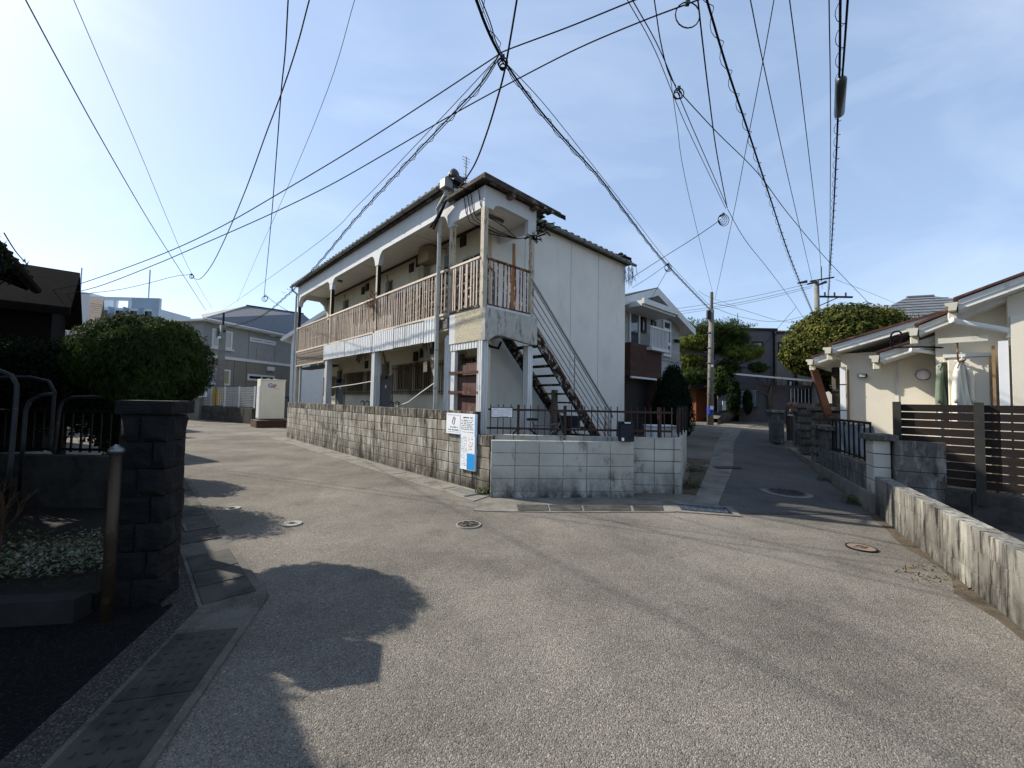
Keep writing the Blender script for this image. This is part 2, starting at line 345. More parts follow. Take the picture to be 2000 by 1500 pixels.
mat('bark_pale', '#6f6152', '#50453a', scale=9, rough=.95, bump=.8, bscale=18)
mat('twig_brown', '#5a4433', '#3d2d21', scale=9, rough=.95)
mat('twig_rust', '#7d4a2f', '#57311f', scale=9, rough=.95)
leafmat('leaf_topiary', '#3d4c24', '#212d14', .3)
leafmat('leaf_hedge', '#222f19', '#141c0f', .15)
leafmat('leaf_gloss', '#41491f', '#272e14', .2, 1.2)
leafmat('leaf_olive', '#6d6c35', '#4b4e24', .25, 1.2)
leafmat('leaf_pine', '#465428', '#26331a', .2)
leafmat('leaf_pine2', '#6b7034', '#465022', .2)
leafmat('leaf_cypress', '#16261a', '#0c160f', .12)
leafmat('leaf_weed', '#46572a', '#2d3c1b', .25)
leafmat('leaf_grey', '#8a8f7c', '#5e6553', .15, 9)
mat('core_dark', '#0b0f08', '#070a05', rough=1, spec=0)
mat('straw', '#6f6147', '#544834', scale=8, rough=.95)
mat('far_white', '#ced6dc', '#c2cbd2', scale=.2, rough=.9)
mat('far_haze_blue', '#9fb0bf', '#8fa1b1', scale=.2, rough=.8)  # distance haze put into the far block's pale blue
mat('lamp_glass', '#dcd6d8', '#d5cfd2', rough=.3)
mat('tarp', '#99a2a8', '#6f787d', scale=3, rough=.45, bump=.6, bscale=9)
mat('net_blue', '#4f6575', '#3f5361', scale=3, rough=.7)
# ================================================================ GROUND
mat('dark_kerb', '#2b2a28', '#1d1c1b', scale=4, rough=.95, bump=.4, bscale=60)
def grid(name, xs, ys, zf, m):
    b = MB(); n = len(xs)
    b.v = [(x, y, zf(x, y)) for y in ys for x in xs]
    b.f = [(j*n+i, j*n+i+1, (j+1)*n+i+1, (j+1)*n+i) for j in range(len(ys)-1) for i in range(n-1)]
    return b.build(name, m, fix=False, smooth=True)
def fr(a, b, s):
    n = max(1, int(round((b-a)/s))); return [a+(b-a)*i/n for i in range(n+1)]
tag(grid('ground', fr(-900, 900, 60), fr(-900, 1500, 60), lambda x, y: -.3, 'yard'), kind='structure')
tag(grid('road', fr(-60, 1, 3)[:-1]+fr(1, 4, .2)[:-1]+fr(4, 60, 4), fr(-8, 5, 3)[:-1]+fr(5, 9, .25)[:-1]+fr(9, 90, 4), lambda x, y: terr(x, y), 'asphalt'), kind='structure')
def sheet(name, poly, z, m, parent=None, kind='structure', th=None):
    P = [(p[0], p[1], (p[2] if len(p) > 2 else terr(p[0], p[1]))+z) for p in poly]
    b = MB()
    if th: b.ext([(x, y, zz-th) for x, y, zz in P], (0, 0, th))
    else: b.add(P, [tuple(range(len(P)))])
    o = b.build(name, m, parent)
    if kind and not parent: tag(o, kind=kind)
    return o
def v2(p): return Vector((p[0], p[1], 0))
# ---- left verge: kerb strip, covers, driveway, garden bed
K0 = Vector((-1.86, 3.235, 0)); E2 = Vector((.26, -.9656, 0)); N2 = Vector((-.9656, -.26, 0)); E1 = DL.copy(); N1 = -DR
def q(o, e, n, a, b): return o+e*a+n*b
tip_in = K0+(N1*.44+N2*.44)*.5*1.03
def strip(e, n, L0, name):
    poly = [K0, q(K0, e, n, L0, 0), q(K0, e, n, L0, .44), tip_in]
    return sheet(name, poly, .014, 'kerb_concrete', th=.06)
drain1 = strip(E1, N1, 12., 'drain_kerb'); drain2 = strip(E2, N2, 4.2, 'drain_kerb')
def cover(par, o, e, n, a0, a1, b0, b1, m='concrete_dark', z=.02, marks=True, rows=5):
    p = [q(o, e, n, a0, b0), q(o, e, n, a1, b0), q(o, e, n, a1, b1), q(o, e, n, a0, b1)]
    b = MB().ext([(v.x, v.y, z-.03) for v in p], (0, 0, .03+random.uniform(0, .006)))
    c = b.build('cover_slab', m, par, bev=.004)
    if marks:
        k = MB(); na = int((a1-a0)/.075)
        for i in range(1, na):
            for j in range(1, rows+1):
                ctr = q(o, e, n, a0+(a1-a0)*i/na, b0+(b1-b0)*j/(rows+1))
                d = (e if (i+j) % 2 else n)*.016
                k.beam((ctr-d).to_tuple()[:2]+(z+.007,), (ctr+d).to_tuple()[:2]+(z+.007,), .006, .006)
        o_ = k.build('tread_mark', m, par); o_['kind'] = 'stuff'
    return c
a = .47
for L_ in (.62, .66, .66, .66): cover(drain2, K0, E2, N2, a, a+L_-.014, .05, .40); a += L_
a = .12
for i, L_ in enumerate((.36, .36, .5, .42, .6, .6, .6, .6, .6, .6, .6, .6, .6, .6, .6, .6)):
    if i == 3: a += L_; continue
    cover(drain1, K0, E1, N1, a+.01, a+L_-.01, .06, .40, marks=False); a += L_
def grating(name, label, p, e, n, la, lb, nb, m='iron', z=.03, group=None, bars_along=True):
    g = T(name, label, 'drain grate', (p.x, p.y, terr(p.x, p.y)), math.atan2(e.y, e.x), group)
    MB().box(-la/2+.01, la/2-.01, -lb/2+.01, lb/2-.01, z-.02, z-.012).build('pit', 'black', g)
    f = MB()
    for s in (-1, 1): f.box(-la/2, la/2, s*lb/2-.012, s*lb/2+.012, z-.022, z); f.box(s*la/2-.012, s*la/2+.012, -lb/2, lb/2, z-.0225, z-.0005)
    f.build('frame', m, g)
    for i in range(nb):
        t = -la/2+la*(i+1)/(nb+1); Bx('bar', m, g, t-la/nb*.22, t+la/nb*.22, -lb/2+.01, lb/2-.01, z-.018, z-.002)
    return g
gp = GZ(392, 1030)
grating('drain_grate', 'iron slot grate in the shaded kerb beside the dark stone pillar', gp, E1, N1, .34, .30, 9, 'iron', .034)
# agg strip and driveway
sheet('verge_strip', [tip_in, q(K0, E2, N2, 4.2, .44), q(K0, E2, N2, 4.2, .62), q(K0, E2, N2, -.05, .62), q(K0, E1, N1, .3, .62), q(K0, E1, N1, 12, .60), q(K0, E1, N1, 12, .44)], .009, 'aggregate')
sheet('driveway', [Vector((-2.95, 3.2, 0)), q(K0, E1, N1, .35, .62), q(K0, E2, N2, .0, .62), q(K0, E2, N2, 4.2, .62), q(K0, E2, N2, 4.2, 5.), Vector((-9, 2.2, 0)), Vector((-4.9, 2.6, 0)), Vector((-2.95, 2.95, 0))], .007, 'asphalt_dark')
bedp = [Vector((-2.95, 2.98, 0)), Vector((-3.05, 3.6, 0)), q(K0, E1, N1, 1.6, .72), q(K0, E1, N1, 9., .72), Vector((-13, 7.5, 0)), Vector((-11, 2.4, 0)), Vector((-5, 2.66, 0))]
tag(sheet('garden_bed', bedp, .12, 'soil', th=.14), kind='structure')
sheet('bed_kerb', [Vector((-2.92, 2.80, 0)), Vector((-2.93, 2.93, 0)), Vector((-5, 2.6, 0)), Vector((-11, 2.35, 0)), Vector((-11, 2.22, 0)), Vector((-5, 2.47, 0))], .16, 'dark_kerb', th=.2)
# ---- strip in front of the long block wall
WE = Vector((-.35, 6.874, 0))                # corner end of the long wall
stripL = sheet('drain_kerb', [WE+DL*-.1-DR*0, WE+DL*12.3, WE+DL*12.3-DR*.52, WE-DL*.25-DR*.52], .012, 'concrete', th=.06)
a = .75
while a < 11.8:
    L_ = .6; cover(stripL, WE, DL, -DR, a, a+L_-.012, .13, .44, 'concrete', .016, marks=False); a += L_
gp = GZ(917, 975)
grating('drain_grate', 'pale cast concrete slot grate at the foot of the stained block wall corner', WE+DL*.32-DR*.28, DL, -DR, .52, .34, 8, 'cover_pale', .034)
# ---- apron in front of the grey wall
apr = [GZ(x, y) for x, y in ((938, 985), (958, 974), (1238, 973), (1330, 968), (1345, 985), (1318, 1001), (1200, 1001), (1060, 1001), (975, 1000), (925, 998))]
apron = sheet('drain_kerb', apr, .011, 'concrete', th=.05)
for x0, x1 in ((1012, 1072), (1075, 1137), (1141, 1232), (1238, 1296)):
    p = [GZ(x0, 999), GZ(x1, 999), GZ(x1-3, 988), GZ(x0-3, 988)]
    MB().ext([(v.x, v.y, -.005) for v in p], (0, 0, .026)).build('cover_slab', 'concrete_dark', apron, bev=.004)
# ---- lane drain: steel cover, concrete covers, small grate
g0 = GT(1378, 996)
gd = (GT(1425, 1003)-GT(1333, 996)).normalized(); gd.z = 0
pan = T('steel_drain_cover', 'blue grey steel plate drain cover with ribs at the mouth of the lane', 'drain cover', (g0.x, g0.y, terr(g0.x, g0.y)), math.atan2(gd.y, gd.x))
Bx('surround', 'concrete', pan, -.50, .42, -.27, .30, -.03, .012)
Bx('plate', 'iron_blue', pan, -.36, .32, -.17, .17, .0, .022)
for i in range(6): Bx('rib', 'steel', pan, -.27+i*.105, -.262+i*.105, -.165, .165, .021, .029)
for i in (-1, 1): Bx('lug', 'iron_dark', pan, .275, .31, i*.12-.03, i*.12+.03, .02, .03)
lane_l = [(1318, 968), (1352, 985), (1385, 912), (1398, 868), (1418, 838), (1470, 822), (1520, 812)]
lane_r = [(1345, 985), (1403, 985), (1432, 915), (1432, 866), (1448, 840), (1490, 827), (1530, 816)]
LL = [GT(*p) for p in lane_l[1:]]; LR = [GT(*p) for p in lane_r[1:]]
for i in range(len(LL)-1):
    n = max(1, int((LL[i+1]-LL[i]).length/1.0))
    for k in range(n):
        P = [LL[i].lerp(LL[i+1], k/n), LR[i].lerp(LR[i+1], k/n), LR[i].lerp(LR[i+1], (k+.985)/n), LL[i].lerp(LL[i+1], (k+.985)/n)]
        if i == 0 and k == 0:
            lane_drain = MB().ext([(v.x, v.y, terr(v.x, v.y)-.03) for v in P], (0, 0, .04)).build('drain_kerb', 'concrete'); tag(lane_drain, kind='structure')
        else:
            MB().ext([(v.x, v.y, terr(v.x, v.y)-.03) for v in P], (0, 0, .04+random.uniform(0, .008))).build('cover_slab', 'concrete', lane_drain)
gp = GT(1420, 915)
grating('drain_grate', 'small dark iron grate set across the concrete drain up the narrow lane', gp, Vector((1, .1, 0)), None, .55, .2, 9, 'iron', .035)
# ---- manhole covers
def manhole(px, py, r, label, rim, face, pat, ring=0):
    p = GT(px, py); z = terr(p.x, p.y)
    m = T('manhole_cover', label, 'manhole cover', (p.x, p.y, z))
    if p.y > 6 and p.x > 2: m.rotation_euler = (R(2.0), 0, .3)
    if ring: MB().lathe([(r*1.0, -.02), (r*ring, -.02), (r*ring, .010), (r*1.0, .012)], 32).build('surround', 'concrete', m)
    MB().lathe([(r*.86, -.02), (r, -.02), (r, .016), (r*.9, .016), (r*.9, .008)], 32).build('rim', rim, m)
    MB().lathe([(0.001, .005), (r*.885, .005), (r*.885, .014), (0.001, .015)], 32).build('lid', face, m)
    k = MB(); rr = random.Random(int(px))
    if pat == 'cells':
        for i in range(46):
            a = rr.uniform(0, 6.28); d = r*.82*math.sqrt(rr.random()); s = r*.055
            k.box(d*math.cos(a)-s, d*math.cos(a)+s, d*math.sin(a)-s*.8, d*math.sin(a)+s*.8, .012, .0195)
    elif pat == 'star':
        for i in range(6):
            a = i*math.pi/3; k.beam((r*.12*math.cos(a), r*.12*math.sin(a), .016), (r*.8*math.cos(a), r*.8*math.sin(a), .016), r*.07, .008)
        for d in (.45, .75):
            for i in range(14):
                a = i*math.pi/7+d; k.box(r*d*math.cos(a)-.015, r*d*math.cos(a)+.015, r*d*math.sin(a)-.015, r*d*math.sin(a)+.015, .012, .019)
    else:
        k.tube([(r*.3*math.cos(t*.35), r*.3*math.sin(t*.35), .016) for t in range(19)], r*.05, 5); k.box(-r*.6, r*.6, -r*.06, r*.06, .012, .0185)
    k.build('pattern', 'iron_dark' if pat != 'bar' else 'iron', m)['kind'] = 'stuff'
manhole(915, 1026, .155, 'round rusty iron manhole cover in sunlit asphalt before the wall corner', 'cover_pale', 'iron', 'cells')
manhole(570, 1024, .115, 'small pale round valve cover at the edge of the tree shadow, nearer the road centre', 'cover_pale', 'cover_pale', 'bar')
manhole(453, 994, .10, 'small pale round valve cover close to the kerb beside the stone pillar', 'cover_pale', 'cover_pale', 'bar')
manhole(1535, 962, .30, 'large iron manhole cover with a concrete ring in the shaded lane', 'iron', 'iron_dark', 'star', 1.32)
manhole(1682, 1071, .14, 'small orange tinted round cover near the low concrete block wall', 'iron_dark', 'cover_orange', 'bar')

# ================================================================ BLOCK WALLS
def block_wall(name, label, p0, p1, rows, bw, bh, th, m, mortar='mortar', ztop=None, z0=None, topm=None, toprows=0, rowfn=None, cat='wall', half=False, group=None, pieces=None, gap=.011, bev=.006):
    """stack-bonded block wall: every block a child piece, mortar core recessed behind the joints"""
    p0 = v2(p0); p1 = v2(p1); d = p1-p0; L_ = d.length; nc = max(1, int(round(L_/bw))); bw = L_/nc
    base = (ztop-rows*bh) if ztop is not None else (z0 or 0)
    w = T(name, label, cat, (p0.x, p0.y, base), math.atan2(d.y, d.x), group)
    me = MB().box(0, bw-gap, -th, 0, 0, bh-gap).mesh('block', m, bev=bev)
    met = MB().box(0, bw-gap, -th, 0, 0, bh-gap).mesh('block', topm or m, bev=bev)
    rr = random.Random(hash(name+label) % 999 if False else len(label))
    core = MB()
    for c in range(nc):
        nr = rowfn(c, nc) if rowfn else rows
        core.box(c*bw+(.0 if c else .006), (c+1)*bw-(.012 if c == nc-1 else 0.), -th+.008, -.008, 0, nr*bh-.016)
        for r_ in range(nr):
            o = inst('block', met if r_ >= nr-toprows else me, w, (c*bw+.0055+rr.uniform(-.002, .002), rr.uniform(-.004, .004), r_*bh+.002), (0, 0, rr.uniform(-.006, .006)))
    core.build('mortar', mortar, w, fix=True)
    return w
long_wall = block_wall('block_wall', 'long stained block wall along the road below the old apartment building', WE, WE+DL*12.17, 7, .4, .196, .12, 'block_old', z0=0, topm='block_old_top', toprows=1,
                       rowfn=lambda c, n: 5 if c == 0 else 7, pieces=True)
# far end buttress
F0 = GZ(957, 972); F1 = GZ(1238, 973)
front_wall = block_wall('block_wall', 'grey weathered block wall facing the junction below the iron fence', F1, F0, 5, .4, .205, .10, 'block_grey', 'mortar_pale', ztop=.925, gap=.008, bev=.004)
BK0 = Vector((-.36, 7.09, 0)); BK1 = Vector((2.885, 7.06, 0))
back_wall = block_wall('block_wall', 'grey block wall carrying the brown iron fence', BK1, BK0, 5, .4, .205, .11, 'block_grey', 'mortar_pale', ztop=.985)
SD1 = Vector((3.98, 9.25, 0))
side_wall = block_wall('block_wall', 'grey block side wall along the mouth of the lane', SD1, BK1+Vector((.02, -.09, 0)), 5, .4, .205, .11, 'block_grey', 'mortar_pale', ztop=.99)
tag(MB().add([(p.x, p.y, .32) for p in (WE+DR*.1+DL*.1, BK0+Vector((0, .08, 0)), BK1, SD1, Vector((4.3, 13, 0)), WE+DR*7+DL*12, WE+DL*12+DR*.1)], [(0, 1, 2, 3, 4, 5, 6)]).build('yard', 'yard'), kind='structure')
# ================================================================ APARTMENT (local x = v along DR, local y = u along DL)
AC = Vector((-.584, 7.564, 0))
APT = T('apartment_building', 'old two storey apartment house with open balcony corridors and an outside stair', 'building', AC, AL)
def auz(x, y, v=0.):
    p = PL(x, y, AC+DR*v, DR); return (p-AC).dot(DL), p.z
def avz(x, y, u=0.):
    p = PL(x, y, AC+DL*u, DL); return (p-AC).dot(DR), p.z
def ab(name, m, u0, u1, v0, v1, z0, z1, par=APT, bev=0): return Bx(name, m, par, v0, v1, u0, u1, z0, z1, bev)
UP0, VI, VE, UE, EZ = 1.12, 1.12, 6.78, 11.85, 6.04     # near end, inner wall, far side, far end, wall top
ab('wall', 'stucco', UP0+.004, UE, VI+.02, VE, 0, EZ)
# corridor walls get the warmer interior paint as a skin
ab('corridor_wall', 'stucco_in', UP0+.03, UE, VI, VI+.019, 3.3, 5.78); ab('corridor_wall', 'stucco_in', UP0+.03, UE, VI, VI+.019, 0, 3.05)
for v_ in (2.2, 4.0, 5.3):                               # panel joints on the plain side wall
    ab('joint', 'ink_pale', UP0-.0008, UP0+.003, v_, v_+.008, .4, EZ-.02)
ab('rust_streak', 'rust_stain', UP0-.0012, UP0+.003, 1.78, 1.87, 3.35, 5.35)
MB().add([(1.79, UP0-.0014, 3.4), (1.87, UP0-.0014, 3.4), (1.94, UP0-.0014, 4.2), (1.865, UP0-.0014, 5.2), (1.81, UP0-.0014, 5.2), (1.74, UP0-.0014, 4.2)], [(0, 1, 2, 3, 4, 5)]).build('rust_streak', 'rust_stain', APT)
# floor slab and ceiling
ab('corridor_floor', 'concrete', 1.15, UE, .02, VI, 3.06, 3.28)
ab('lower_ceiling', 'stucco_in', 1.15, UE, .03, VI-.002, 3.02, 3.055)
ab('upper_ceiling', 'stucco', UP0, UE, .13, VI-.002, 5.72, 5.76)
# upper fascia with rounded haunches over the posts
UPOST = [1.12, 4.64, 8.14, 11.80]
def haunch_poly(us, zb, zl, zt, r=.28, hw=.09):
    P = [(us[0]-hw, zl)]
    for i in range(len(us)-1):
        a, b_ = us[i]+hw, us[i+1]-hw
        if i == 0: P.append((a, zl))
        for k in range(1, 8):
            t = k/7*math.pi/2; P.append((a+.02+r*(1-math.cos(t)), zl+(zb-zl)*math.sin(t)))
        for k in range(0, 7):
            t = (1-k/7)*math.pi/2; P.append((b_-.02-r*(1-math.cos(t)), zl+(zb-zl)*math.sin(t)))
        P += [(b_, zl), (us[i+1]+hw, zl)]
    P += [(us[-1]+hw, zt), (us[0]-hw, zt)]
    return P
MB().ext([(0, u, z) for u, z in haunch_poly(UPOST, 5.53, 5.19, 6.0)], (.12, 0, 0)).build('fascia', 'fascia_white', APT)
for u_ in (2.35, 3.1, 5.9, 7.2, 9.6): ab('fascia_joint', 'ink_pale', u_, u_+.006, -.0012, .004, 5.55, 5.97)
MB().ext([(v, UE-.12, z) for v, z in [(.121, 5.97), (.121, 5.19), (.15, 5.19), (.18, 5.35), (.32, 5.53), (VI-.3, 5.53), (VI-.15, 5.4), (VI-.1, 5.19), (VI, 5.19), (VI, 5.97)]], (0, .12, 0)).build('end_beam', 'fascia_white', APT)
ab('fascia_board', 'wood_grey', 1.0, UE+.1, -.09, .10, 6.002, 6.05)
# posts
for u_ in UPOST:
    ab('upper_post', 'cream_paint', u_-.05, u_+.05, .01, .11, 3.28, 5.2)
    ab('post_edge', 'dark_metal', u_-.054, u_-.05, .012, .108, 3.28, 5.18) if u_ > 3 else None
# ---- roof: hipped, tiled
OV = .12
e0, e1, f0, f1 = .95, UE+.3, -OV, VE+.2
rz = EZ+.03; half = (f1-f0)/2; rh = half*.42
ridge = [((f0+f1)/2, e0+half, rz+rh), ((f0+f1)/2, e1-half, rz+rh)]
rb = MB()
c00, c10, c11, c01 = (f0, e0, rz), (f1, e0, rz), (f1, e1, rz), (f0, e1, rz)
rb.add([c00, c10, c11, c01, ridge[0], ridge[1]], [(0, 1, 4), (1, 2, 5, 4), (2, 3, 5), (3, 0, 4, 5), (3, 2, 1, 0)])
roof = rb.build('roof', 'tile_grey', APT)
tl = MB()
for k in range(9):
    t = math.pi*k/8; tl.v += [(0, -.09*math.cos(t), .055*math.sin(t)), (-.5, -.09*math.cos(t), .055*math.sin(t)-.0)]
tl.f = [(2*k, 2*k+2, 2*k+3, 2*k+1) for k in range(8)]+[tuple(2*k for k in range(9)), tuple(2*k+1 for k in range(8, -1, -1))]
tme = tl.mesh('roof_tile', 'tile_grey')
pitch = math.atan2(rh, half)
n = int((e1-e0)/.27)
for i in range(n+1):
    u_ = e0+.1+i*.27
    if u_ < e1: inst('roof_tile', tme, roof, (f0+.48*math.cos(pitch)-.03, u_, rz+.02+.48*math.sin(pitch)), (0, -pitch, 0))
n = int((f1-f0)/.27)
for i in range(n+1):
    v_ = f0+.1+i*.27
    if v_ < f1: inst('roof_tile', tme, roof, (v_, e0+.48*math.cos(pitch)-.03, rz+.02+.48*math.sin(pitch)), (0, -pitch, math.pi/2))
# hip ridge tiles + ogre end tile at the near hips
for cc, nm in ((c00, 1), (c10, 0)):
    d = (Vector(ridge[0])-Vector(cc)).normalized()
    hp = MB(); hp.tube([Vector(cc)+d*.1+Vector((0, 0, .08)), Vector(ridge[0])+Vector((0, 0, .1))], .11, 8); hp.build('hip_ridge', 'tile_grey', roof)
    if nm:
        og = MB(); c = Vector(cc)+d*.22+Vector((0, 0, .02))
        og.tube([c+Vector((0, 0, -.05)), c+Vector((0, 0, .08)), c+Vector((0, 0, .17)), c+Vector((0, 0, .24)), c+Vector((0, 0, .28))], [.10, .13, .12, .08, .03], 10)
        for s in (-1, 1):
            w_ = Vector((d.y, -d.x, 0)).normalized()*s
            og.tube([c+w_*.08, c+w_*.15+Vector((0, 0, .02)), c+w_*.17+Vector((0, 0, .08)), c+w_*.12+Vector((0, 0, .12))], [.05, .05, .04, .02], 8)
        og.tube([c-d*.09+Vector((0, 0, .12)), c-d*.15+Vector((0, 0, .13))], .055, 8)
        og.build('ridge_end_tile', 'tile_grey', roof, smooth=True)
MB().tube([Vector(ridge[0])+Vector((0, -.2, .1)), Vector(ridge[1])+Vector((0, .2, .1))], .13, 8).build('main_ridge', 'tile_grey', roof)
for k in range(10):
    a = random.random(); inst('loose_tile', tme, roof, (f1-.5+random.uniform(-.2, .35), e0+.25+random.uniform(-.1, .4), rz+.12+random.uniform(0, .1)), (random.uniform(-.3, .3), -pitch*random.random(), random.uniform(0, 3)), (.5, 1, 1))
# gutters
def gutter(name, p, q_, m='gutter_metal', r=.06):
    p = Vector(p); q_ = Vector(q_); d = (q_-p).normalized(); s = Vector((d.y, -d.x, 0)); b = MB(); n = 9
    for a in (p, q_):
        for rr_ in (r, r-.008):
            for k in range(n):
                t = math.pi*k/(n-1); b.v.append(tuple(a+s*(rr_*math.cos(t))+Vector((0, 0, -rr_*math.sin(t)))))
    for k in range(n-1):
        b.f += [(k, k+1, 2*n+k+1, 2*n+k), (n+k+1, n+k, 3*n+k, 3*n+k+1)]
    b.f += [(0, 2*n, 3*n, n), (n-1, 2*n-1, 4*n-1, 3*n-1)]
    for o in (0, 2*n): b.f.append(tuple(o+k for k in range(n)))
    return b.build(name, m, APT)
gutter('gutter', (f0-.05, e0+.12, rz+.0), (f0-.05, e1+.1, rz-.02)); gutter('gutter', (f0+1.9, e0-.05, rz), (f1+.05, e0-.05, rz-.015))
for i in range(17): MB().tube([(f0-.05+.065*math.cos(t), e0+.4+i*.75, rz-.01-.065*math.sin(t)) for t in [math.pi*k/6 for k in range(7)]], .006, 4).build('gutter_strap', 'dark_metal', APT)
for i in range(7): MB().tube([(f0+2.2+i*.72, e0-.05-.065*math.cos(t), rz-.01-.065*math.sin(t)) for t in [math.pi*k/6 for k in range(7)]], .006, 4).build('gutter_strap', 'dark_metal', APT)
MB().tube([(f0-.05, e1-.05, rz-.05), (f0-.05, e1-.05, rz-.18), (-.04, e1-.28, rz-.36), (-.05, UE+.04, rz-.5), (-.05, UE+.04, .2)], .035, 8).build('downpipe', 'pvc', APT)
# hopper and downpipe at the near corner
ab('rain_hopper', 'gutter_metal', e0+.02, e0+.24, f0-.14, f0+.06, rz-.16, rz+.05, bev=.02)
MB().tube([(f0-.03, e0+.15, rz-.15), (f0-.03, e0+.17, rz-.26), (-.13, e0+.5, rz-.45), (-.11, 1.37, 5.3), (-.10, 1.37, .25)], .042, 8).build('downpipe', 'pvc', APT)
for z_ in (5.0, 4.35, 3.5, 2.6, 1.8): MB().tube([(-.10, 1.37, z_-.015), (-.10, 1.37, z_+.015)], .047, 8).build('pipe_clip', 'gutter_metal', APT)
# ---- balcony railings: rails, every baluster, panels behind
def railing(u0, u1, name='railing', m='rail_paint'):
    r_ = T(name, None, None, (0, 0, 0)); r_.parent = APT
    zb, zt = 3.36, 4.31
    o1 = MB().box(-.025, .025, u0, u1, zt-.045, zt).build('top_rail', m, r_); MB().box(-.02, .02, u0, u1, zb-.03, zb+.015).build('bottom_rail', m, r_)
    me = MB().box(-.008, .008, -.0095, .0095, zb+.015, zt-.045).mesh('baluster', m)
    n = int((u1-u0)/.1)
    for i in range(1, n): inst('baluster', me, r_, (random.uniform(-.004, .004), u0+(u1-u0)*i/n, 0), (random.uniform(-.006, .006), 0, 0))
    return r_
for a_, b_ in zip(UPOST[:-1], UPOST[1:]): railing(a_+.06, b_-.06)
def strips(u0, u1, m, w=.1, v=.09, z0=3.40, z1=4.22, jag=.02, twist=None, gap=.0):
    u = u0
    while u < u1-.02:
        ww = w*random.uniform(.8, 1.15)
        if twist:
            b = MB(); n = 14
            for k in range(n+1):
                t = k/n*math.pi*5+random.uniform(-.15, .15)+u*3; z = z0+(z1-z0)*k/n; c = .5*ww*math.cos(t); s = .5*ww*math.sin(t)
                b.v += [(v+s, u+c, z), (v-s, u-c, z)]
            b.f = [(2*k, 2*k+1, 2*k+3, 2*k+2) for k in range(n)]
            b.build('screen_strip', random.choice(twist), APT, fix=False)
        else: ab('screen_slat', m, u+gap, min(u+ww, u1)-gap-.003, v+random.uniform(-.008, .008), v+.012, z0+random.uniform(-jag, jag), z1+random.uniform(-jag, jag))
        u += ww
ab('screen_back', 'screen_brown', 1.22, 3.25, .15, .155, 3.38, 4.2); strips(1.24, 3.2, None, w=.075, twist=('screen_pale', 'screen_brown', 'screen_pale'))
strips(3.25, 4.1, 'screen_plum', .13, .07); strips(4.1, 4.55, 'screen_brown', .09, .07, z1=4.1)
strips(3.7, 4.5, 'screen_pale', .12, .05, z1=3.75)
strips(4.75, 8.0, 'reed', .07, .07, z1=4.15, jag=.05); strips(4.8, 6.6, 'screen_pale', .10, .05, z1=3.75, jag=.06)
strips(8.25, 11.7, 'wood_splinter', .12, .07, z1=4.2, jag=.03)
ab('screen_batten', 'screen_pale', 9.0, 10.3, .04, .055, 3.72, 3.76)
# front apron: corrugated sheets, splintered boards
def corr(name, u0, u1, z0, z1, v=-.02, m='corrugated', pitch=.11, amp=.022, par=APT, skew=0., axis='u'):
    b = MB(); n = max(8, int((u1-u0)/pitch*12))
    for k in range(n+1):
        u = u0+(u1-u0)*k/n; fr_ = (u/pitch) % 1; d = amp*max(0, 1-abs(fr_-.5)/.16)
        for z in (z0+skew*(k/n), z1):
            b.v.append((v+d, u, z) if axis == 'u' else (u, v+d, z))
    b.f = [(2*k, 2*k+2, 2*k+3, 2*k+1) for k in range(n)]
    return b.build(name, m, par, fix=False)
for i, (a_, b_, z0_, z1_, sk) in enumerate(((1.44, 2.05, 2.815, 3.33, .0), (2.04, 2.62, 2.825, 3.30, .0), (2.60, 3.5, 2.82, 3.31, .01), (3.48, 4.15, 2.81, 3.32, 0), (4.13, 4.72, 2.82, 3.33, 0), (4.72, 5.62, 2.82, 3.30, .01), (5.60, 6.7, 2.83, 3.31, 0), (6.68, 8.5, 2.83, 3.32, 0))):
    corr('apron_sheet', a_, b_, z0_, z1_, -.025-.008*(i % 2), skew=sk)
ab('apron_edge', 'cream_paint', 1.3, 8.5, .0, .05, 3.26, 3.33)
for k in range(5): ab('apron_board', 'wood_splinter', 8.52, 11.78, -.02+random.uniform(0, .03), .02, 2.82+k*.1, 2.915+k*.1)
ab('apron_frame', 'cream_paint', 8.5, 11.85, -.025, .03, 2.77, 2.82)
ab('hanging_sheet', 'dark_metal', 8.6, 11.6, .1, .5, 2.66, 2.72)
# ---- lower columns clad in corrugated sheet
for u_, w_ in ((1.14, .14), (4.66, .17), (8.3, .16)):
    c_ = T('column', None, None); c_.parent = APT
    ab('core', 'fascia_white', u_-w_/2, u_+w_/2, 0.012, .16, .1, 2.9, par=c_); corr('cladding', u_-w_/2-.01, u_+w_/2+.01, .1, 2.86, -.004, pitch=.06, par=c_)
    corr('cladding', 0.0, .17, .1, 2.86, u_-w_/2-.012, pitch=.06, par=c_, axis='v')
ab('column', 'cream_paint', 11.66, 11.76, .02, .1, .1, 2.8); ab('column', 'pvc', 11.3, 11.36, .04, .1, .1, 2.8)
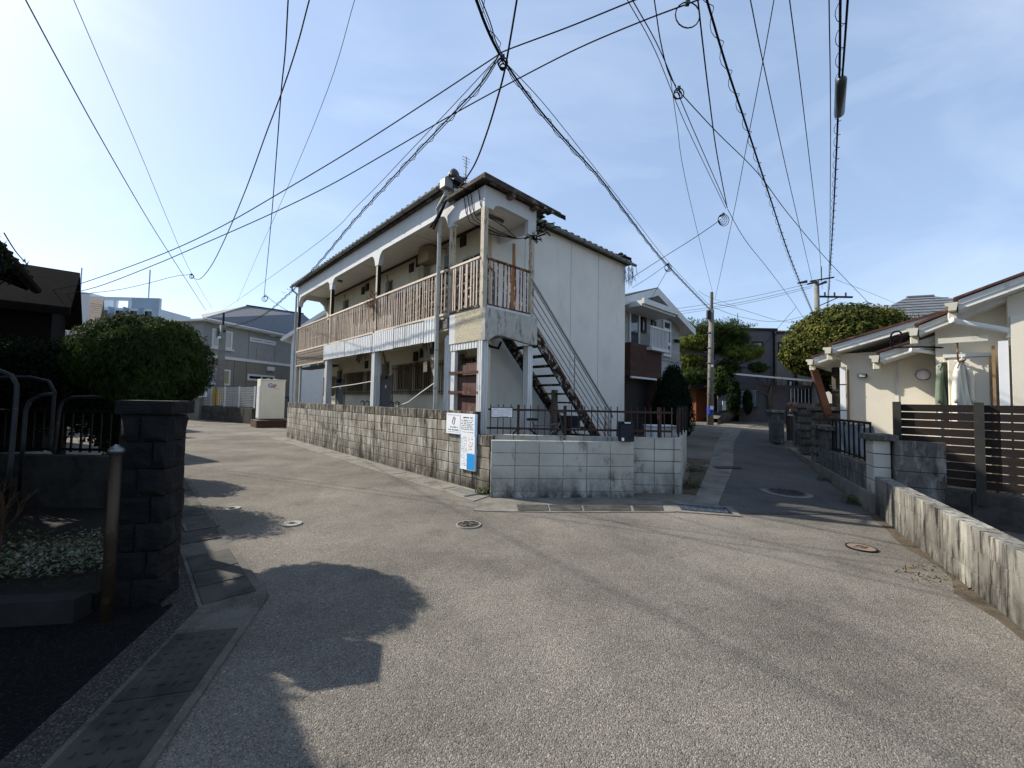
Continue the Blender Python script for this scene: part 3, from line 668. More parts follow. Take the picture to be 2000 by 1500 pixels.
# ---- ground floor inner wall: doors, grilled windows, vents, meters, pipes
def door(u0, u1, zt=2.29):
    d_ = T('door', None, None); d_.parent = APT
    ab('leaf', 'door_grey', u0, u1, VI-.028, VI-.002, .3, zt, par=d_); ab('letter_plate', 'white_plastic', (u0+u1)/2-.05, (u0+u1)/2+.05, VI-.036, VI-.027, 1.9, 2.0, par=d_)
    for s in (u0-.045, u1+.002): ab('jamb', 'alu', s, s+.043, VI-.05, VI-.001, .3, zt+.04, par=d_)
    ab('knob', 'steel', u0+.06, u0+.11, VI-.07, VI-.028, 1.25, 1.3, par=d_)
door(5.72, 6.5); door(9.55, 10.3)
def window(u0, u1, z0, z1, grille=True, glass='glass_dark', par=APT):
    w_ = T('window', None, None); w_.parent = par
    ab('pane', glass, u0+.03, u1-.03, VI-.012, VI-.003, z0+.03, z1-.03, par=w_)
    f = MB()
    for (a_, b_, c_, d_) in ((u0, u1, z0, z0+.04), (u0, u1, z1-.04, z1), (u0, u0+.04, z0+.041, z1-.041), (u1-.04, u1, z0+.041, z1-.041), ((u0+u1)/2-.02, (u0+u1)/2+.02, z0+.041, z1-.041)):
        f.box(VI-.03, VI-.002, a_, b_, c_, d_)
    f.build('frame', 'alu', w_)
    if grille:
        me = MB().box(-.008, .008, -.012, .012, z0-.12, z1-.02).mesh('grille_bar', 'bronze_bar')
        n = int((u1-u0+.3)/.095)
        for i in range(n+1): inst('grille_bar', me, w_, (VI-.12, u0-.15+i*.095, 0))
        ab('grille_rail', 'bronze_bar', u0-.18, u1+.18, VI-.11, VI-.095, z0-.06, z0-.03, par=w_); ab('grille_rail', 'bronze_bar', u0-.18, u1+.18, VI-.11, VI-.095, z1-.14, z1-.11, par=w_)
    return w_
window(3.45, 4.35, 1.82, 2.62); window(4.55, 5.4, 1.82, 2.6); window(6.9, 7.6, 1.8, 2.5); window(7.85, 9.3, 1.8, 2.5); window(10.45, 11.4, 1.75, 2.42, glass='curtain_warm'); window(1.55, 2.9, 1.82, 2.6)
for u_, z_ in ((4.35, 2.78), (4.0, 2.85), (7.65, 2.72), (4.75, 5.42), (4.35, 5.5), (8.15, 5.38), (7.8, 5.44), (2.2, 5.5)):
    vn = T('vent', None, None); vn.parent = APT
    ab('louvre_frame', 'dark_metal', u_-.12, u_+.12, VI-.03, VI-.001, z_-.13, z_+.13, par=vn)
    for k in range(3): ab('louvre', 'screen_brown', u_-.1, u_+.1, VI-.045, VI-.03, z_-.09+k*.075, z_-.06+k*.075, par=vn)
def meter(u, z):
    m_ = T('meter', None, None); m_.parent = APT
    ab('meter_box', 'meter', u-.1, u+.1, VI-.14, VI-.002, z-.02, z+.3, par=m_, bev=.02)
    MB().tube([(VI-.1, u, z-.02), (VI-.1, u, z-.16)], [.085, .07], 10).build('meter_dial', 'dark_metal', m_)
    ab('bracket', 'beige_box', u-.14, u+.14, VI-.05, VI-.001, z+.31, z+.36, par=m_)
    MB().tube([(VI-.06, u+.1, z+.36), (VI-.05, u+.16, z+.55), (VI-.05, u+.3, z+.58)], .014, 6).build('conduit', 'meter', m_)
meter(2.75, 4.95); meter(6.05, 4.95); meter(9.6, 4.95); meter(6.1, 2.36); meter(9.95, 2.3); meter(2.1, 2.36)
for a_, b_, z0_, z1_ in ((2.85, 4.0, 4.15, 5.0), (4.3, 5.6, 4.15, 4.95), (6.5, 7.6, 4.2, 4.95), (1.3, 2.2, 4.2, 5.05)): window(a_, b_, z0_, z1_, False)
ab('ceiling_trim', 'screen_brown', UP0+.05, UE-.1, VI-.05, VI-.003, 5.66, 5.70)
bxm = T('air_unit', None, None); bxm.parent = APT
ab('casing', 'beige_box', 3.35, 3.9, VI-.3, VI-.002, 5.25, 5.66, par=bxm, bev=.015); ab('lower_box', 'beige_box', 3.75, 4.05, VI-.2, VI-.002, 4.85, 5.2, par=bxm, bev=.015)
lt = T('corridor_lamp', None, None); lt.parent = APT
ab('tray', 'meter', 8.6, 9.3, .35, .55, 5.66, 5.719, par=lt); ab('diffuser', 'white_plastic', 8.65, 9.25, .38, .52, 5.63, 5.66, par=lt)
lt = T('corridor_lamp', None, None); lt.parent = APT
ab('tray', 'meter', .45, .62, .25, .9, 5.36, 5.41, par=lt); ab('tube', 'white_plastic', .5, .57, .3, .85, 5.33, 5.36, par=lt)
for u_ in (3.2, 6.4, 10.1): ab('ceiling_crack', 'screen_brown', u_, u_+.012, .2, VI-.1, 5.717, 5.7205)
# taps and standpipes over the wall top
for u_ in (2.2, 4.9, 5.25, 6.9, 7.3, 10.4):
    MB().tube([(VI-.2, u_, .4), (VI-.2, u_, 1.42), (VI-.26, u_, 1.5), (VI-.32, u_, 1.42)], .018, 6).tube([(VI-.2, u_-.06, 1.46), (VI-.2, u_+.06, 1.46)], .014, 5).build('tap', 'iron', APT)
MB().tube([(.06, 4.6, 2.05), (.1, 6, 1.98), (.12, 8.2, 1.9)], .012, 5).build('drooping_cord', 'white_plastic', APT)
MB().tube([(.0, 1.5, 1.95), (.1, 2.3, 1.72), (.3, 3.2, 1.5), (.5, 4.2, 1.36)], .012, 5).build('drooping_cord', 'white_plastic', APT)
for pts in ([(.15, 4.5, 2.95), (.3, 4.4, 2.3), (.2, 4.75, 2.0)], [(.2, 2.4, 3.0), (.22, 2.35, 2.7), (.2, 2.3, 2.2)]):
    MB().beam(pts[0], pts[1], .2, .012).beam(pts[1], pts[2], .16, .012).build('peeled_board', 'wood_splinter', APT)
MB().add([(.1, 1.6, 3.0), (.1, 2.05, 3.0), (.12, 1.95, 2.3), (.1, 1.7, 1.95)], [(0, 1, 2, 3)]).build('hanging_rag', 'rust_dark', APT)
for k in range(7): MB().beam((.1+.1*k, 5+k*.4, 3.0), (.15+.12*k, 5.2+k*.45, 2.85-.05*(k % 3)), .08, .01).build('peeled_board', 'wood_splinter', APT)

# ================================================================ stair porch (u 0 .. 1.12)
ab('landing_floor', 'landing', .06, 1.12, .06, 1.30, 2.98, 3.22)
# parapet front face (roughcast) and side face with arched underside
ab('parapet', 'roughcast', .0, .86, -.01, .09, 2.70, 3.30); ab('parapet', 'fascia_white', .862, 1.075, -.006, .09, 2.70, 3.30)
MB().ext([(v, 0, z) for v, z in [(-.008, 3.30), (-.008, 2.69), (.10, 2.69), (.16, 2.74), (.26, 2.80), (.40, 2.82), (1.16, 2.74), (1.40, 2.74), (1.40, 3.30)]], (0, -.10, 0)).build('parapet', 'landing', APT)
ab('parapet_coping', 'fascia_white', -.02, .10, .1, 1.28, 3.30, 3.37)
pr = T('railing', None, None); pr.parent = APT
Bx('top_rail', 'rail_paint', pr, -.02, .03, .1, 1.06, 4.27, 4.31); Bx('bottom_rail', 'rust_dark', pr, -.02, .02, .1, 1.06, 3.34, 3.375)
me = MB().box(-.009, .009, -.012, .012, 3.375, 4.27).mesh('baluster', 'rail_paint')
for i in range(9): inst('baluster', me, pr, (0, .17+i*.1, 0), (random.uniform(-.01, .01), 0, 0))
strips(.14, 1.05, None, w=.075, v=.07, twist=('screen_pale', 'screen_brown', 'screen_plum')); ab('screen_back', 'screen_plum', .12, 1.06, .11, .115, 3.38, 4.2)
pr = T('railing', None, None); pr.parent = APT
Bx('top_rail', 'rust', pr, .08, 1.30, .02, .06, 4.27, 4.31); Bx('bottom_rail', 'rust', pr, .08, 1.30, .02, .06, 3.38, 3.415)
me = MB().box(-.012, .012, -.008, .008, 3.41, 4.27).mesh('baluster', 'rust')
for i in range(10): inst('baluster', me, pr, (.17+i*.118, .04, 0), (0, random.uniform(-.008, .008), 0))
# porch posts
ab('upper_post', 'cream_paint', .0, .10, .0, .10, 3.3, 5.25); ab('upper_post', 'cream_paint', .0, .08, 1.29, 1.38, 3.3, 5.15)
# porch beams with rounded corners
MB().ext([(0, u, z) for u, z in [(0, 5.25), (1.03, 5.25), (1.03, 5.66), (0, 5.66)]], (.1, 0, 0)).build('porch_beam', 'fascia_white', APT)
MB().ext([(v, 0, z) for v, z in [(.101, 5.25), (.22, 5.25), (.25, 5.32), (.33, 5.37), (.42, 5.385), (1.18, 5.36), (1.18, 5.07), (1.42, 5.05), (1.42, 5.66), (.101, 5.665)]], (0, .1, 0)).build('porch_beam', 'fascia_white', APT)
ab('porch_beam', 'fascia_white', .101, 1.1, 1.30, 1.40, 5.2, 5.62)
ab('porch_ceiling', 'stucco', .1, 1.03, .1, 1.30, 5.42, 5.46)
# porch roof: weathered boards, falling away to the right, with a few tiles
def pr_pt(u, v): return Vector((v, u, 5.77-.02*v-.0*u))
def slab(name, m, pts, th, par=APT): return MB().ext([Vector(p)-Vector((0, 0, th)) for p in pts], (0, 0, th)).build(name, m, par)
pr_ = T('porch_roof', None, None); pr_.parent = APT
slab('roof_deck', 'wood_grey', [pr_pt(-.16, -.12), pr_pt(-.16, 1.75), pr_pt(1.2, 1.75), pr_pt(1.2, -.12)], .03, pr_)
slab('barge_board', 'wood_grey', [pr_pt(-.19, -.16), pr_pt(-.19, 2.0), pr_pt(-.162, 2.0), pr_pt(-.162, -.16)], .11, pr_)
slab('eave_board', 'wood_grey', [pr_pt(-.16, -.16), pr_pt(-.16, -.122), pr_pt(1.25, -.122), pr_pt(1.25, -.16)], .08, pr_)
slab('barge_board', 'rust_dark', [pr_pt(-.20, 1.3)-Vector((0, 0, .06)), pr_pt(-.20, 2.15)-Vector((0, 0, .02)), pr_pt(-.16, 2.2)-Vector((0, 0, .05)), pr_pt(-.16, 1.3)-Vector((0, 0, .06))], .05, pr_)
for v_ in (.55, 1.22): ab('rafter_end', 'wood_splinter', -.17, .0, v_, v_+.1, 5.58, 5.70, par=pr_)
for k in range(9): slab('soffit_board', 'wood_splinter', [pr_pt(-.155, .1+k*.17)-Vector((0, 0, .034)), pr_pt(-.155, .26+k*.17)-Vector((0, 0, .034)), pr_pt(.0, .26+k*.17)-Vector((0, 0, .034)), pr_pt(.0, .1+k*.17)-Vector((0, 0, .034))], .012, pr_)
for k in range(7):
    for j in range(3):
        inst('roof_tile', tme, pr_, pr_pt(.1+j*.27, .85+k*.16+random.uniform(-.03, .03))+Vector((.2, 0, .035+random.uniform(0, .02))), (0, .1+random.uniform(-.05, .05), math.pi*0+random.uniform(-.08, .08)), (.55, 1, 1))
for k in range(16):                                        # collapsed debris under the broken eave
    p = Vector((1.45+random.uniform(0, .4), random.uniform(-.1, .5), 5.38+random.uniform(-.18, .12))); d = Vector((random.uniform(-1, 1), random.uniform(-1, 1), random.uniform(-.5, .5))).normalized()*random.uniform(.1, .28)
    MB().beam(p-d, p+d, .05, .02).build('debris_board', 'rust_dark', pr_)
# black service cable coil on the corner + cables draped into the porch
for k in range(9):
    a0 = Vector((-.12+random.uniform(-.03, .03), 1.1+random.uniform(-.05, .05), 5.75)); a1 = Vector((-.2+random.uniform(-.03, .05), 1.5+random.uniform(-.12, .12), 5.22+random.uniform(-.06, .1)))
    MB().tube([a0, (a0+a1)/2+Vector((random.uniform(-.03, .03), 0, 0)), a1, a1+Vector((.02, .04, .04)), (a0*.4+a1*.6)+Vector((.03, .05, 0)), a0], .012, 5).build('cable_coil', 'cable', APT)
for u_, v1_ in ((.62, .5), (.5, .7), (.4, .6), (.16, .3)):
    MB().tube([(-.12, u_+.05, 5.76), (-.03, u_, 5.6), (-.012, u_-.05, 5.3), (.05, u_-.1, 5.12), (.5, u_-.2, 4.98), (1.0, .15, 4.95), (1.33, .06, 5.05)], .009, 5).build('draped_cable', 'cable', APT)
for k in range(8):
    p = Vector((1.28+random.uniform(0, .1), .0+random.uniform(-.05, .05), 5.03)); MB().tube([p, p+Vector((random.uniform(-.1, .15), random.uniform(-.06, .06), .05)), p+Vector((random.uniform(-.08, .18), random.uniform(-.05, .05), -.05)), p], .012, 5).build('cable_knot', 'cable', APT)
MB().tube([(1.33, -.02, 5.05), (1.7, -.1, 5.3), (2.0, -.1, 5.45)], .012, 5).build('draped_cable', 'cable', APT)
MB().tube([(.5, 1.09, 4.62), (1.0, 1.09, 4.62), (1.2, 1.09, 4.5), (1.22, 1.09, 3.3)], .02, 6).build('conduit', 'meter', APT)
# ground floor of the porch: columns, brown boarded window, battens
for (a_, b_, c_, d_) in ((-.03, .12, .0, .14), (.0, .14, 1.24, 1.38)):
    k_ = T('column', None, None); k_.parent = APT
    ab('core', 'fascia_white', a_+.01, b_-.01, c_+.01, d_-.01, .1, 2.72, par=k_); corr('cladding', a_, b_, .1, 2.70, c_-.002, pitch=.06, par=k_); corr('cladding', c_, d_, .1, 2.70, a_-.002, pitch=.06, par=k_, axis='v')
corr('apron_sheet', .1, 1.06, 2.56, 2.70, .005, pitch=.09)
bp = T('boarded_window', None, None); bp.parent = APT
for a_, b_ in ((.18, .55), (.56, .86)):
    for z0_, z1_ in ((1.25, 1.62), (1.64, 2.03), (2.06, 2.26)): ab('board', 'panel_brown', a_, b_, .10, .12, z0_, z1_, par=bp)
ab('backing', 'screen_brown', .16, .9, .13, .14, 1.0, 2.3, par=bp)
for z_ in (1.30, 1.72, 2.11): MB().beam((.02, .08, z_-.01), (.03, 1.05, z_+.005), .06, .045).build('batten', 'batten', bp)
ab('side_jamb', 'fascia_white', .88, 1.06, .02, .1, .2, 2.56)
ab('pillar', 'stucco_in', .16, .30, .22, .36, .2, 2.72)
MB().tube([(.3, .9, 2.35), (.32, .82, 2.2), (.3, .75, 2.3), (.3, .65, 2.22), (.3, .6, 2.4)], .012, 5).build('hanging_wire', 'cable', APT)
MB().tube([(.12, .1, 2.8), (.3, .12, 2.62), (.55, .15, 2.6), (.62, .15, 2.74)], .025, 6).build('hanging_hose', 'cable', APT)
# ---- outside stair
st = T('staircase', None, None); st.parent = APT
vt, zt, vb, zb = 1.40, 3.12, 4.25, .25
for u_ in (.03, .92):
    MB().beam((vt, u_, zt-.06), (vb, u_, zb-.06), .05, .24, up=(0, 0, 1)).build('stringer', 'rust_dark', st)
    MB().beam((vt, u_-.03, zt+.05), (vb, u_-.03, zb+.05), .02, .06).build('stringer_lip', 'rust', st)
nst = 14
for i in range(nst):
    t = (i+.6)/nst; v_ = vt+(vb-vt)*t; z_ = zt+(zb-zt)*t
    ab('tread', 'rust_dark', .05, .90, v_-.11, v_+.11, z_-.03, z_, par=st); ab('tread_nosing', 'concrete', .06, .89, v_-.1, v_+.1, z_+.001, z_+.012, par=st)
hr = T('stair_rail', None, None); hr.parent = APT
v0_, z0_ = avz(1038, 545); v1_, z1_ = avz(1192, 803)
s_ = (z1_-z0_)/(v1_-v0_)
MB().tube([(v0_, .0, z0_), (v1_, .0, z1_), (v1_+.1, 0, z1_-.16)], .024, 8).build('hand_rail', 'alu', hr)
for k, dz in enumerate((.10, .28, .46, .64, .82)):
    MB().tube([(v0_+.02, .0, z0_-dz), (v1_+(-.05+.10*k*.6), .0, z1_-dz-s_*0+(-.05+.10*k*.6)*s_)], .010, 6).build('rail_bar', 'gutter_metal', hr)
for t in (.5, .98):
    v_ = v0_+(v1_-v0_)*t; z_ = z0_+(z1_-z0_)*t; MB().tube([(v_, .0, z_-.95), (v_, .0, z_)], .018, 6).build('rail_post', 'alu', hr)
ab('stair_post', 'wood_splinter', .45, .56, 2.62, 2.73, .2, 1.85, par=st)
# tv antenna on the roof
ap_ = PL(909, 360, AC+DL*1.6, DL); at_ = PL(909, 306, AC+DL*1.6, DL)
an = T('tv_antenna', 'thin television antenna on a mast above the apartment roof', 'antenna', (ap_.x, ap_.y, ap_.z-.4), AL)
hm = at_.z-ap_.z+.4
MB().tube([(0, 0, 0), (0, 0, hm)], .014, 6).build('mast', 'iron_dark', an)
for k, z_ in enumerate((hm-.02, hm-.09, hm-.16, hm-.24, .62, .56, .5)):
    L_ = .11 if k < 2 else .07
    MB().tube([(-L_, 0, z_), (L_, 0, z_)], .006, 4).build('element', 'iron_dark', an)
# ================================================================ generic house kit
class House:
    """root Empty with local x along the front, y into depth, face 'f' at y=0"""
    def __init__(s, name, label, loc, rz, cat='house', group=None):
        s.o = T(name, label, cat, loc, rz, group); s.loc = Vector(loc); s.rz = rz
        s.X = Vector((math.cos(rz), math.sin(rz), 0)); s.Y = Vector((-math.sin(rz), math.cos(rz), 0))
    def px(s, x, y, yl=0.):                     # photo pixel -> (local x, local z) on the plane local y = yl
        p = PL(x, y, s.loc+s.Y*yl, s.Y)-s.loc; return p.dot(s.X), p.z
    def box(s, name, m, x0, x1, y0, y1, z0, z1, par=None, bev=0): return Bx(name, m, par or s.o, x0, x1, y0, y1, z0, z1, bev)
    def win(s, x0, x1, z0, z1, y=0., glass='glass_dark', fr='white_frame', mull=1, t=.07, name='window', sill=False, curtain=None):
        w = T(name, None, None); w.parent = s.o
        if curtain:
            for a, b, m in curtain: s.box('curtain', m, x0+(x1-x0)*a, x0+(x1-x0)*b, y-.022, y-.012, z0+.05, z1-.05, par=w)
        s.box('pane', glass, x0+t*.5, x1-t*.5, y-.03, y-.002 if not curtain else y-.024, z0+t*.5, z1-t*.5, par=w) if not curtain else s.box('backing', glass, x0+t*.5, x1-t*.5, y-.011, y-.002, z0+t*.5, z1-t*.5, par=w)
        for a, b, c, d in [(x0, x1, z0, z0+t), (x0, x1, z1-t, z1), (x0, x0+t, z0+t, z1-t), (x1-t, x1, z0+t, z1-t)]+[(x0+(x1-x0)*(k+1)/(mull+1)-t*.35, x0+(x1-x0)*(k+1)/(mull+1)+t*.35, z0+t, z1-t) for k in range(mull)]:
            s.box('frame', fr, a, b, y-.06, y-.003, c, d, par=w)
        if sill: s.box('sill', fr, x0-.1, x1+.1, y-.16, y-.004, z0-.12, z0-.02, par=w)
        return w
    def gable(s, m, x0, x1, y0, y1, ze, zr, ov=.4, th=.16, along='y', rm=None, fascia='white_frame', xm=None):
        """gable roof: ridge along local y (gable seen in front) or x"""
        xm = (x0+x1)/2 if xm is None else xm; r = T('roof', None, None); r.parent = s.o
        if along == 'y':
            for a, sgn in ((x0, -1), (x1, 1)):
                sl = (zr-ze)/abs(xm-a); e = a+sgn*ov; ez = ze-sl*ov
                P = [(xm, y0-ov, zr), (e, y0-ov, ez), (e, y1+ov, ez), (xm, y1+ov, zr)]
                MB().ext(P, (0, 0, th)).build('roof_slope', m, r)
                MB().ext([(xm, y0-ov-.03, zr-.16), (e, y0-ov-.03, ez-.16), (e, y0-ov-.03, ez+th-.03), (xm, y0-ov-.03, zr+th-.03)], (0, .028, 0)).build('barge_board', fascia, r)
                MB().ext([(xm, y0-ov, zr-.03), (e, y0-ov, ez-.03), (e, y1+ov, ez-.03), (xm, y1+ov, zr-.03)], (0, 0, .02)).build('soffit', fascia, r)
                s.box('gutter', fascia, min(e, e+sgn*.1), max(e, e+sgn*.1), y0-ov, y1+ov, ez-.08, ez+.04, par=r)
            MB().ext([(x0, y0, ze), (x1, y0, ze), (xm, y0, zr)], (0, y1-y0, 0)).build('gable_wall', rm, s.o)
        else:
            ym = (y0+y1)/2
            for a, sgn in ((y0, -1), (y1, 1)):
                sl = (zr-ze)/abs(ym-a); e = a+sgn*ov; ez = ze-sl*ov
                MB().ext([(x0-ov, ym, zr), (x0-ov, e, ez), (x1+ov, e, ez), (x1+ov, ym, zr)], (0, 0, th)).build('roof_slope', m, r)
                s.box('gutter', fascia, x0-ov, x1+ov, min(e, e+sgn*.1), max(e, e+sgn*.1), ez-.1, ez+.05, par=r)
            MB().ext([(x0, y0, ze), (x0, y1, ze), (x0, ym, zr)], (x1-x0, 0, 0)).build('gable_wall', rm, s.o)
        return r
    def hip(s, m, x0, x1, y0, y1, ze, zr, ov=.5, th=.12, fascia='white_frame', course=0):
        r = T('roof', None, None); r.parent = s.o; x0 -= ov; x1 += ov; y0 -= ov; y1 += ov
        w, d = x1-x0, y1-y0; h = min(w, d)/2
        if w >= d: A, B = Vector((x0+h, (y0+y1)/2, zr)), Vector((x1-h, (y0+y1)/2, zr))
        else: A, B = Vector(((x0+x1)/2, y0+h, zr)), Vector(((x0+x1)/2, y1-h, zr))
        c = [(x0, y0, ze+th), (x1, y0, ze+th), (x1, y1, ze+th), (x0, y1, ze+th)]
        F = [(0, 1, 5, 4), (1, 2, 5), (2, 3, 4, 5), (3, 0, 4), (3, 2, 1, 0)] if w >= d else [(0, 1, 4), (1, 2, 5, 4), (2, 3, 5), (3, 0, 4, 5), (3, 2, 1, 0)]
        MB().add(c+[A, B], F).build('roof_slope', m, r)
        s.box('eave_board', fascia, x0+.01, x1-.01, y0+.01, y1-.01, ze-.06, ze+th-.004, par=r)
        for a, b in ((0, 1), (1, 2), (2, 3), (3, 0)):
            p, q_ = Vector(c[a]), Vector(c[b]); MB().tube([p-Vector((0, 0, .05)), q_-Vector((0, 0, .05))], .06, 8).build('gutter', fascia, r)
        MB().tube([A, B], .08, 6).build('ridge_cap', m, r)
        if course:                                # shingle courses, proud of the deck
            a, b, A2, B2 = Vector(c[0]), Vector(c[1]), A, B
            for k in range(1, course):
                t = k/course; p = a.lerp(A2, t); q_ = b.lerp(B2, t); MB().beam(p+Vector((0, 0, .012)), q_+Vector((0, 0, .012)), .05, .022).build('shingle_course', m, r)
        return r

# ================================================================ LEFT: two storey grey house at the bend
gh = House('grey_house', 'grey two storey house with taupe ground floor and slate hip roof at the road bend', (-20.5, 25.6, 0), R(76))
a1, zt_ = gh.px(590, 660); a1 = 13.5
gh.box('wall', 'wall_grey', .9, a1, 0, 6, 4.25, 6.5); gh.box('wall', 'wall_taupe', .9, a1-.005, .005, 6, 0, 4.2)
gh.box('band', 'white_frame', .88, a1, -.05, 5.9, 4.1, 4.3)
_A = gh.px(482, 597, 3.1); _B = gh.px(592, 613, 3.1); _C = gh.px(393, 614, 6.2)
def ghl(p): p = Vector(p)-gh.loc; return Vector((p.dot(gh.X), p.dot(gh.Y), p.z))
_E0 = Vector((.5, -.5, 6.55)); _E1 = Vector((a1+.5, -.5, 6.55)); _A, _B, _C = Vector((_A[0], 3.1, _A[1])), Vector((_B[0], 3.1, _B[1])), Vector((_C[0], 6.2, _C[1])); _A2 = Vector((_A.x, 6.5, 6.55)); _E3 = Vector((a1+.5, 6.5, 6.55))
ghr = T('roof', None, None); ghr.parent = gh.o
MB().add([_E0, _E1, _B, _A, _C, _E3, _A2], [(0, 1, 2, 3), (4, 0, 3), (1, 5, 2), (3, 2, 5, 6), (4, 3, 6)]).build('roof_slope', 'roof_slate', ghr)
gh.box('eave_board', 'white_frame', .5, a1+.5, -.5, 6.4, 6.4, 6.53, par=ghr)
MB().tube([_E0+Vector((0, -.05, -.03)), _E1+Vector((0, -.05, -.03))], .07, 8).build('gutter', 'white_frame', ghr); MB().tube([_A, _B], .09, 6).build('ridge_cap', 'roof_dark', ghr)
for k in range(1, 18):
    t_ = k/18; MB().beam(_E0.lerp(_A, t_)+Vector((0, 0, .012)), _E1.lerp(_B, t_)+Vector((0, 0, .012)), .05, .02).build('shingle_course', 'roof_slate', ghr)
def pw(h, x0, y0, x1, y1, **k):
    a, z1 = h.px(x0, y0); b, z0 = h.px(x1, y1); return h.win(a, b, z0, z1, **k)
pw(gh, 414, 641, 452, 683, mull=1, t=.12, sill=True, curtain=((0, .45, 'curtain'), (.55, 1, 'curtain')))
pw(gh, 487, 658, 537, 675, mull=1, t=.14)
pw(gh, 388, 717, 448, 753, mull=2, t=.12, curtain=((.0, .3, 'curtain'), (.3, .6, 'glass_pale'), (.62, 1, 'curtain_warm')))
pw(gh, 483, 730, 535, 746, mull=1, t=.14)
for x_, y_ in ((529, 653), (526, 721)):
    a, z = gh.px(x_, y_); v = T('vent_hood', None, None); v.parent = gh.o
    gh.box('hood', 'white_frame', a-.3, a+.3, -.25, -.004, z-.16, z+.16, par=v, bev=.05)
for x_, z0_, z1_ in ((484, 4.31, 6.4), (500, 4.31, 5.2), (536, 4.31, 6.4), (458, .1, 4.09), (482, .1, 4.09)):
    a, _ = gh.px(x_, 700); gh.box('panel_joint', 'ink', a, a+.025, -.006, .01, z0_, z1_)
gh.box('balcony', 'white_frame', 9.9, 13.4, -1.0, -.002, 3.75, 4.4); gh.box('balcony_cap', 'white_frame', 9.85, 13.4, -1.06, -.003, 4.401, 4.55); gh.box('balcony_base', 'white_frame', 10.0, 13.3, -.8, -.004, 3.6, 3.749)
gh.box('side_bay', 'white_frame', 11.2, 13.4, -1.9, -.003, 4.56, 6.39); gh.win(11.7, 12.7, 4.8, 6.0, y=-1.9, mull=1, t=.1)
gh.box('entrance', 'screen_brown', 10.4, 11.6, -.05, -.002, .6, 3.1); gh.box('entrance_frame', 'white_frame', 10.2, 10.39, -.09, -.002, .6, 3.2)
# white gabled house behind the far end of the apartment
wg = House('white_house', 'white gabled house with an arched window seen past the apartment end', (-15.2, 27.8, 0), R(8))
wg.box('wall', 'white_frame', 0, 6.5, 0, 6, 0, 5.8); wg.gable('roof_dark', 0, 6.5, 0, 6, 5.8, 8.2, .45, .16, 'y', 'white_frame')
wg.win(1.2, 2.4, 3.6, 5.2, mull=1); wg.win(4.0, 5.2, 3.6, 5.2, mull=1); wg.box('door', 'screen_brown', 2.2, 3.2, -.03, -.001, 0, 2.2)
ar = MB(); ar.ext([(3.25+.75*math.cos(t), -.02, 5.9+.75*math.sin(t)) for t in [math.pi*k/12 for k in range(13)]], (0, .018, 0)); ar.build('arch_window', 'far_white', wg.o)
ar = MB(); ar.tube([(3.25+.78*math.cos(t), -.03, 5.9+.78*math.sin(t)) for t in [math.pi*k/12 for k in range(13)]], .07, 6); ar.build('arch_trim', 'white_frame', wg.o)
# retaining wall, mesh fence, signs
rw0, rw1 = Vector((-27, 31.2, 0)), Vector((-14.6, 23.3, 0))
rw = block_wall('retaining_wall', 'dark stained retaining wall below the white mesh fence', rw0, rw1, 3, 1.0, .3, .2, 'concrete_dark', z0=0)
mf = T('mesh_fence', 'white welded mesh fence in front of the grey house', 'fence', (rw0.x, rw0.y, .9), math.atan2((rw1-rw0).y, (rw1-rw0).x))
Lf = (rw1-rw0).length
for k in range(9): Bx('post', 'white_frame', mf, k*Lf/8-.03, k*Lf/8+.03, -.13, -.07, 0, 1.25)
me = MB().box(-.008, .008, -.108, -.092, .06, 1.2).mesh('mesh_wire', 'white_frame')
mw = MB()
for k in range(int(Lf/.12)): mw.box(k*.12-.007, k*.12+.007, -.105, -.095, .06, 1.2)
for k in range(12): mw.box(0, Lf, -.112, -.105, .08+k*.1, .092+k*.1)
mw.build('mesh_panel', 'white_frame', mf)['kind'] = 'stuff'
sg = T('notice_sign', 'small white notice board hung on the mesh fence', 'sign', DY(397, 770, 26.0), R(-25))
Bx('board', 'sign_white', sg, -.4, .4, -.02, .0, -.2, .2)
for k, w_ in enumerate((.2, .35, .3)): Bx('text_line', 'ink_blue', sg, -.34, -.34+w_, -.024, -.02, .1-k*.1, .14-k*.1)
Bx('footer', 'ink_blue', sg, -.05, .4, -.024, -.02, -.2, -.16)
# brick planter with storage shed
pp = GZ(500, 836); pq = GZ(562, 829)
pd = (pq-pp).normalized(); pl = House('brick_planter', 'low red brick plinth under the cream storage cabinet', (pp.x, pp.y, 0), R(41), 'plinth')
pl.box('core', 'mortar', 0.02, 3.2, .02, 1.7, 0, .36)
bme = MB().box(0, .2, 0, .1, 0, .06).mesh('brick', 'brick_red')
for rr_ in range(5):
    for k in range(15): inst('brick', bme, pl.o, (k*.215+(.1 if rr_ % 2 else 0), 0, .01+rr_*.07))
    for k in range(7): inst('brick', bme, pl.o, (.1, .12+k*.215, .01+rr_*.07), (0, 0, R(90)))
sh = House('storage_cabinet', 'cream steel storage cabinet with a blue letter logo on the brick plinth', DY(507, 818, 21.0), R(41), 'cabinet')
sx1 = 1.12
sh.box('body', 'shed_cream', 0, sx1, 0, .9, 0, 2.0, bev=.012); sh.box('top', 'shed_cream', -.03, sx1+.03, -.03, .93, 2.001, 2.06, bev=.01)
sh.box('front_frame', 'shed_cream', -.03, -.001, 0, .9, 0, 2.0)
for k in range(24): sh.box('shutter_slat', 'white_plastic', -.05, -.031, .08, .82, .05+k*.07, .11+k*.07)
for x_ in (.2, .85): sh.box('pressed_seam', 'shed_cream', x_, x_+.02, -.008, -.001, .08, 1.7)
for x_ in (.3, .62): sh.box('lug', 'shed_cream', x_, x_+.12, .1, .3, 2.061, 2.09)
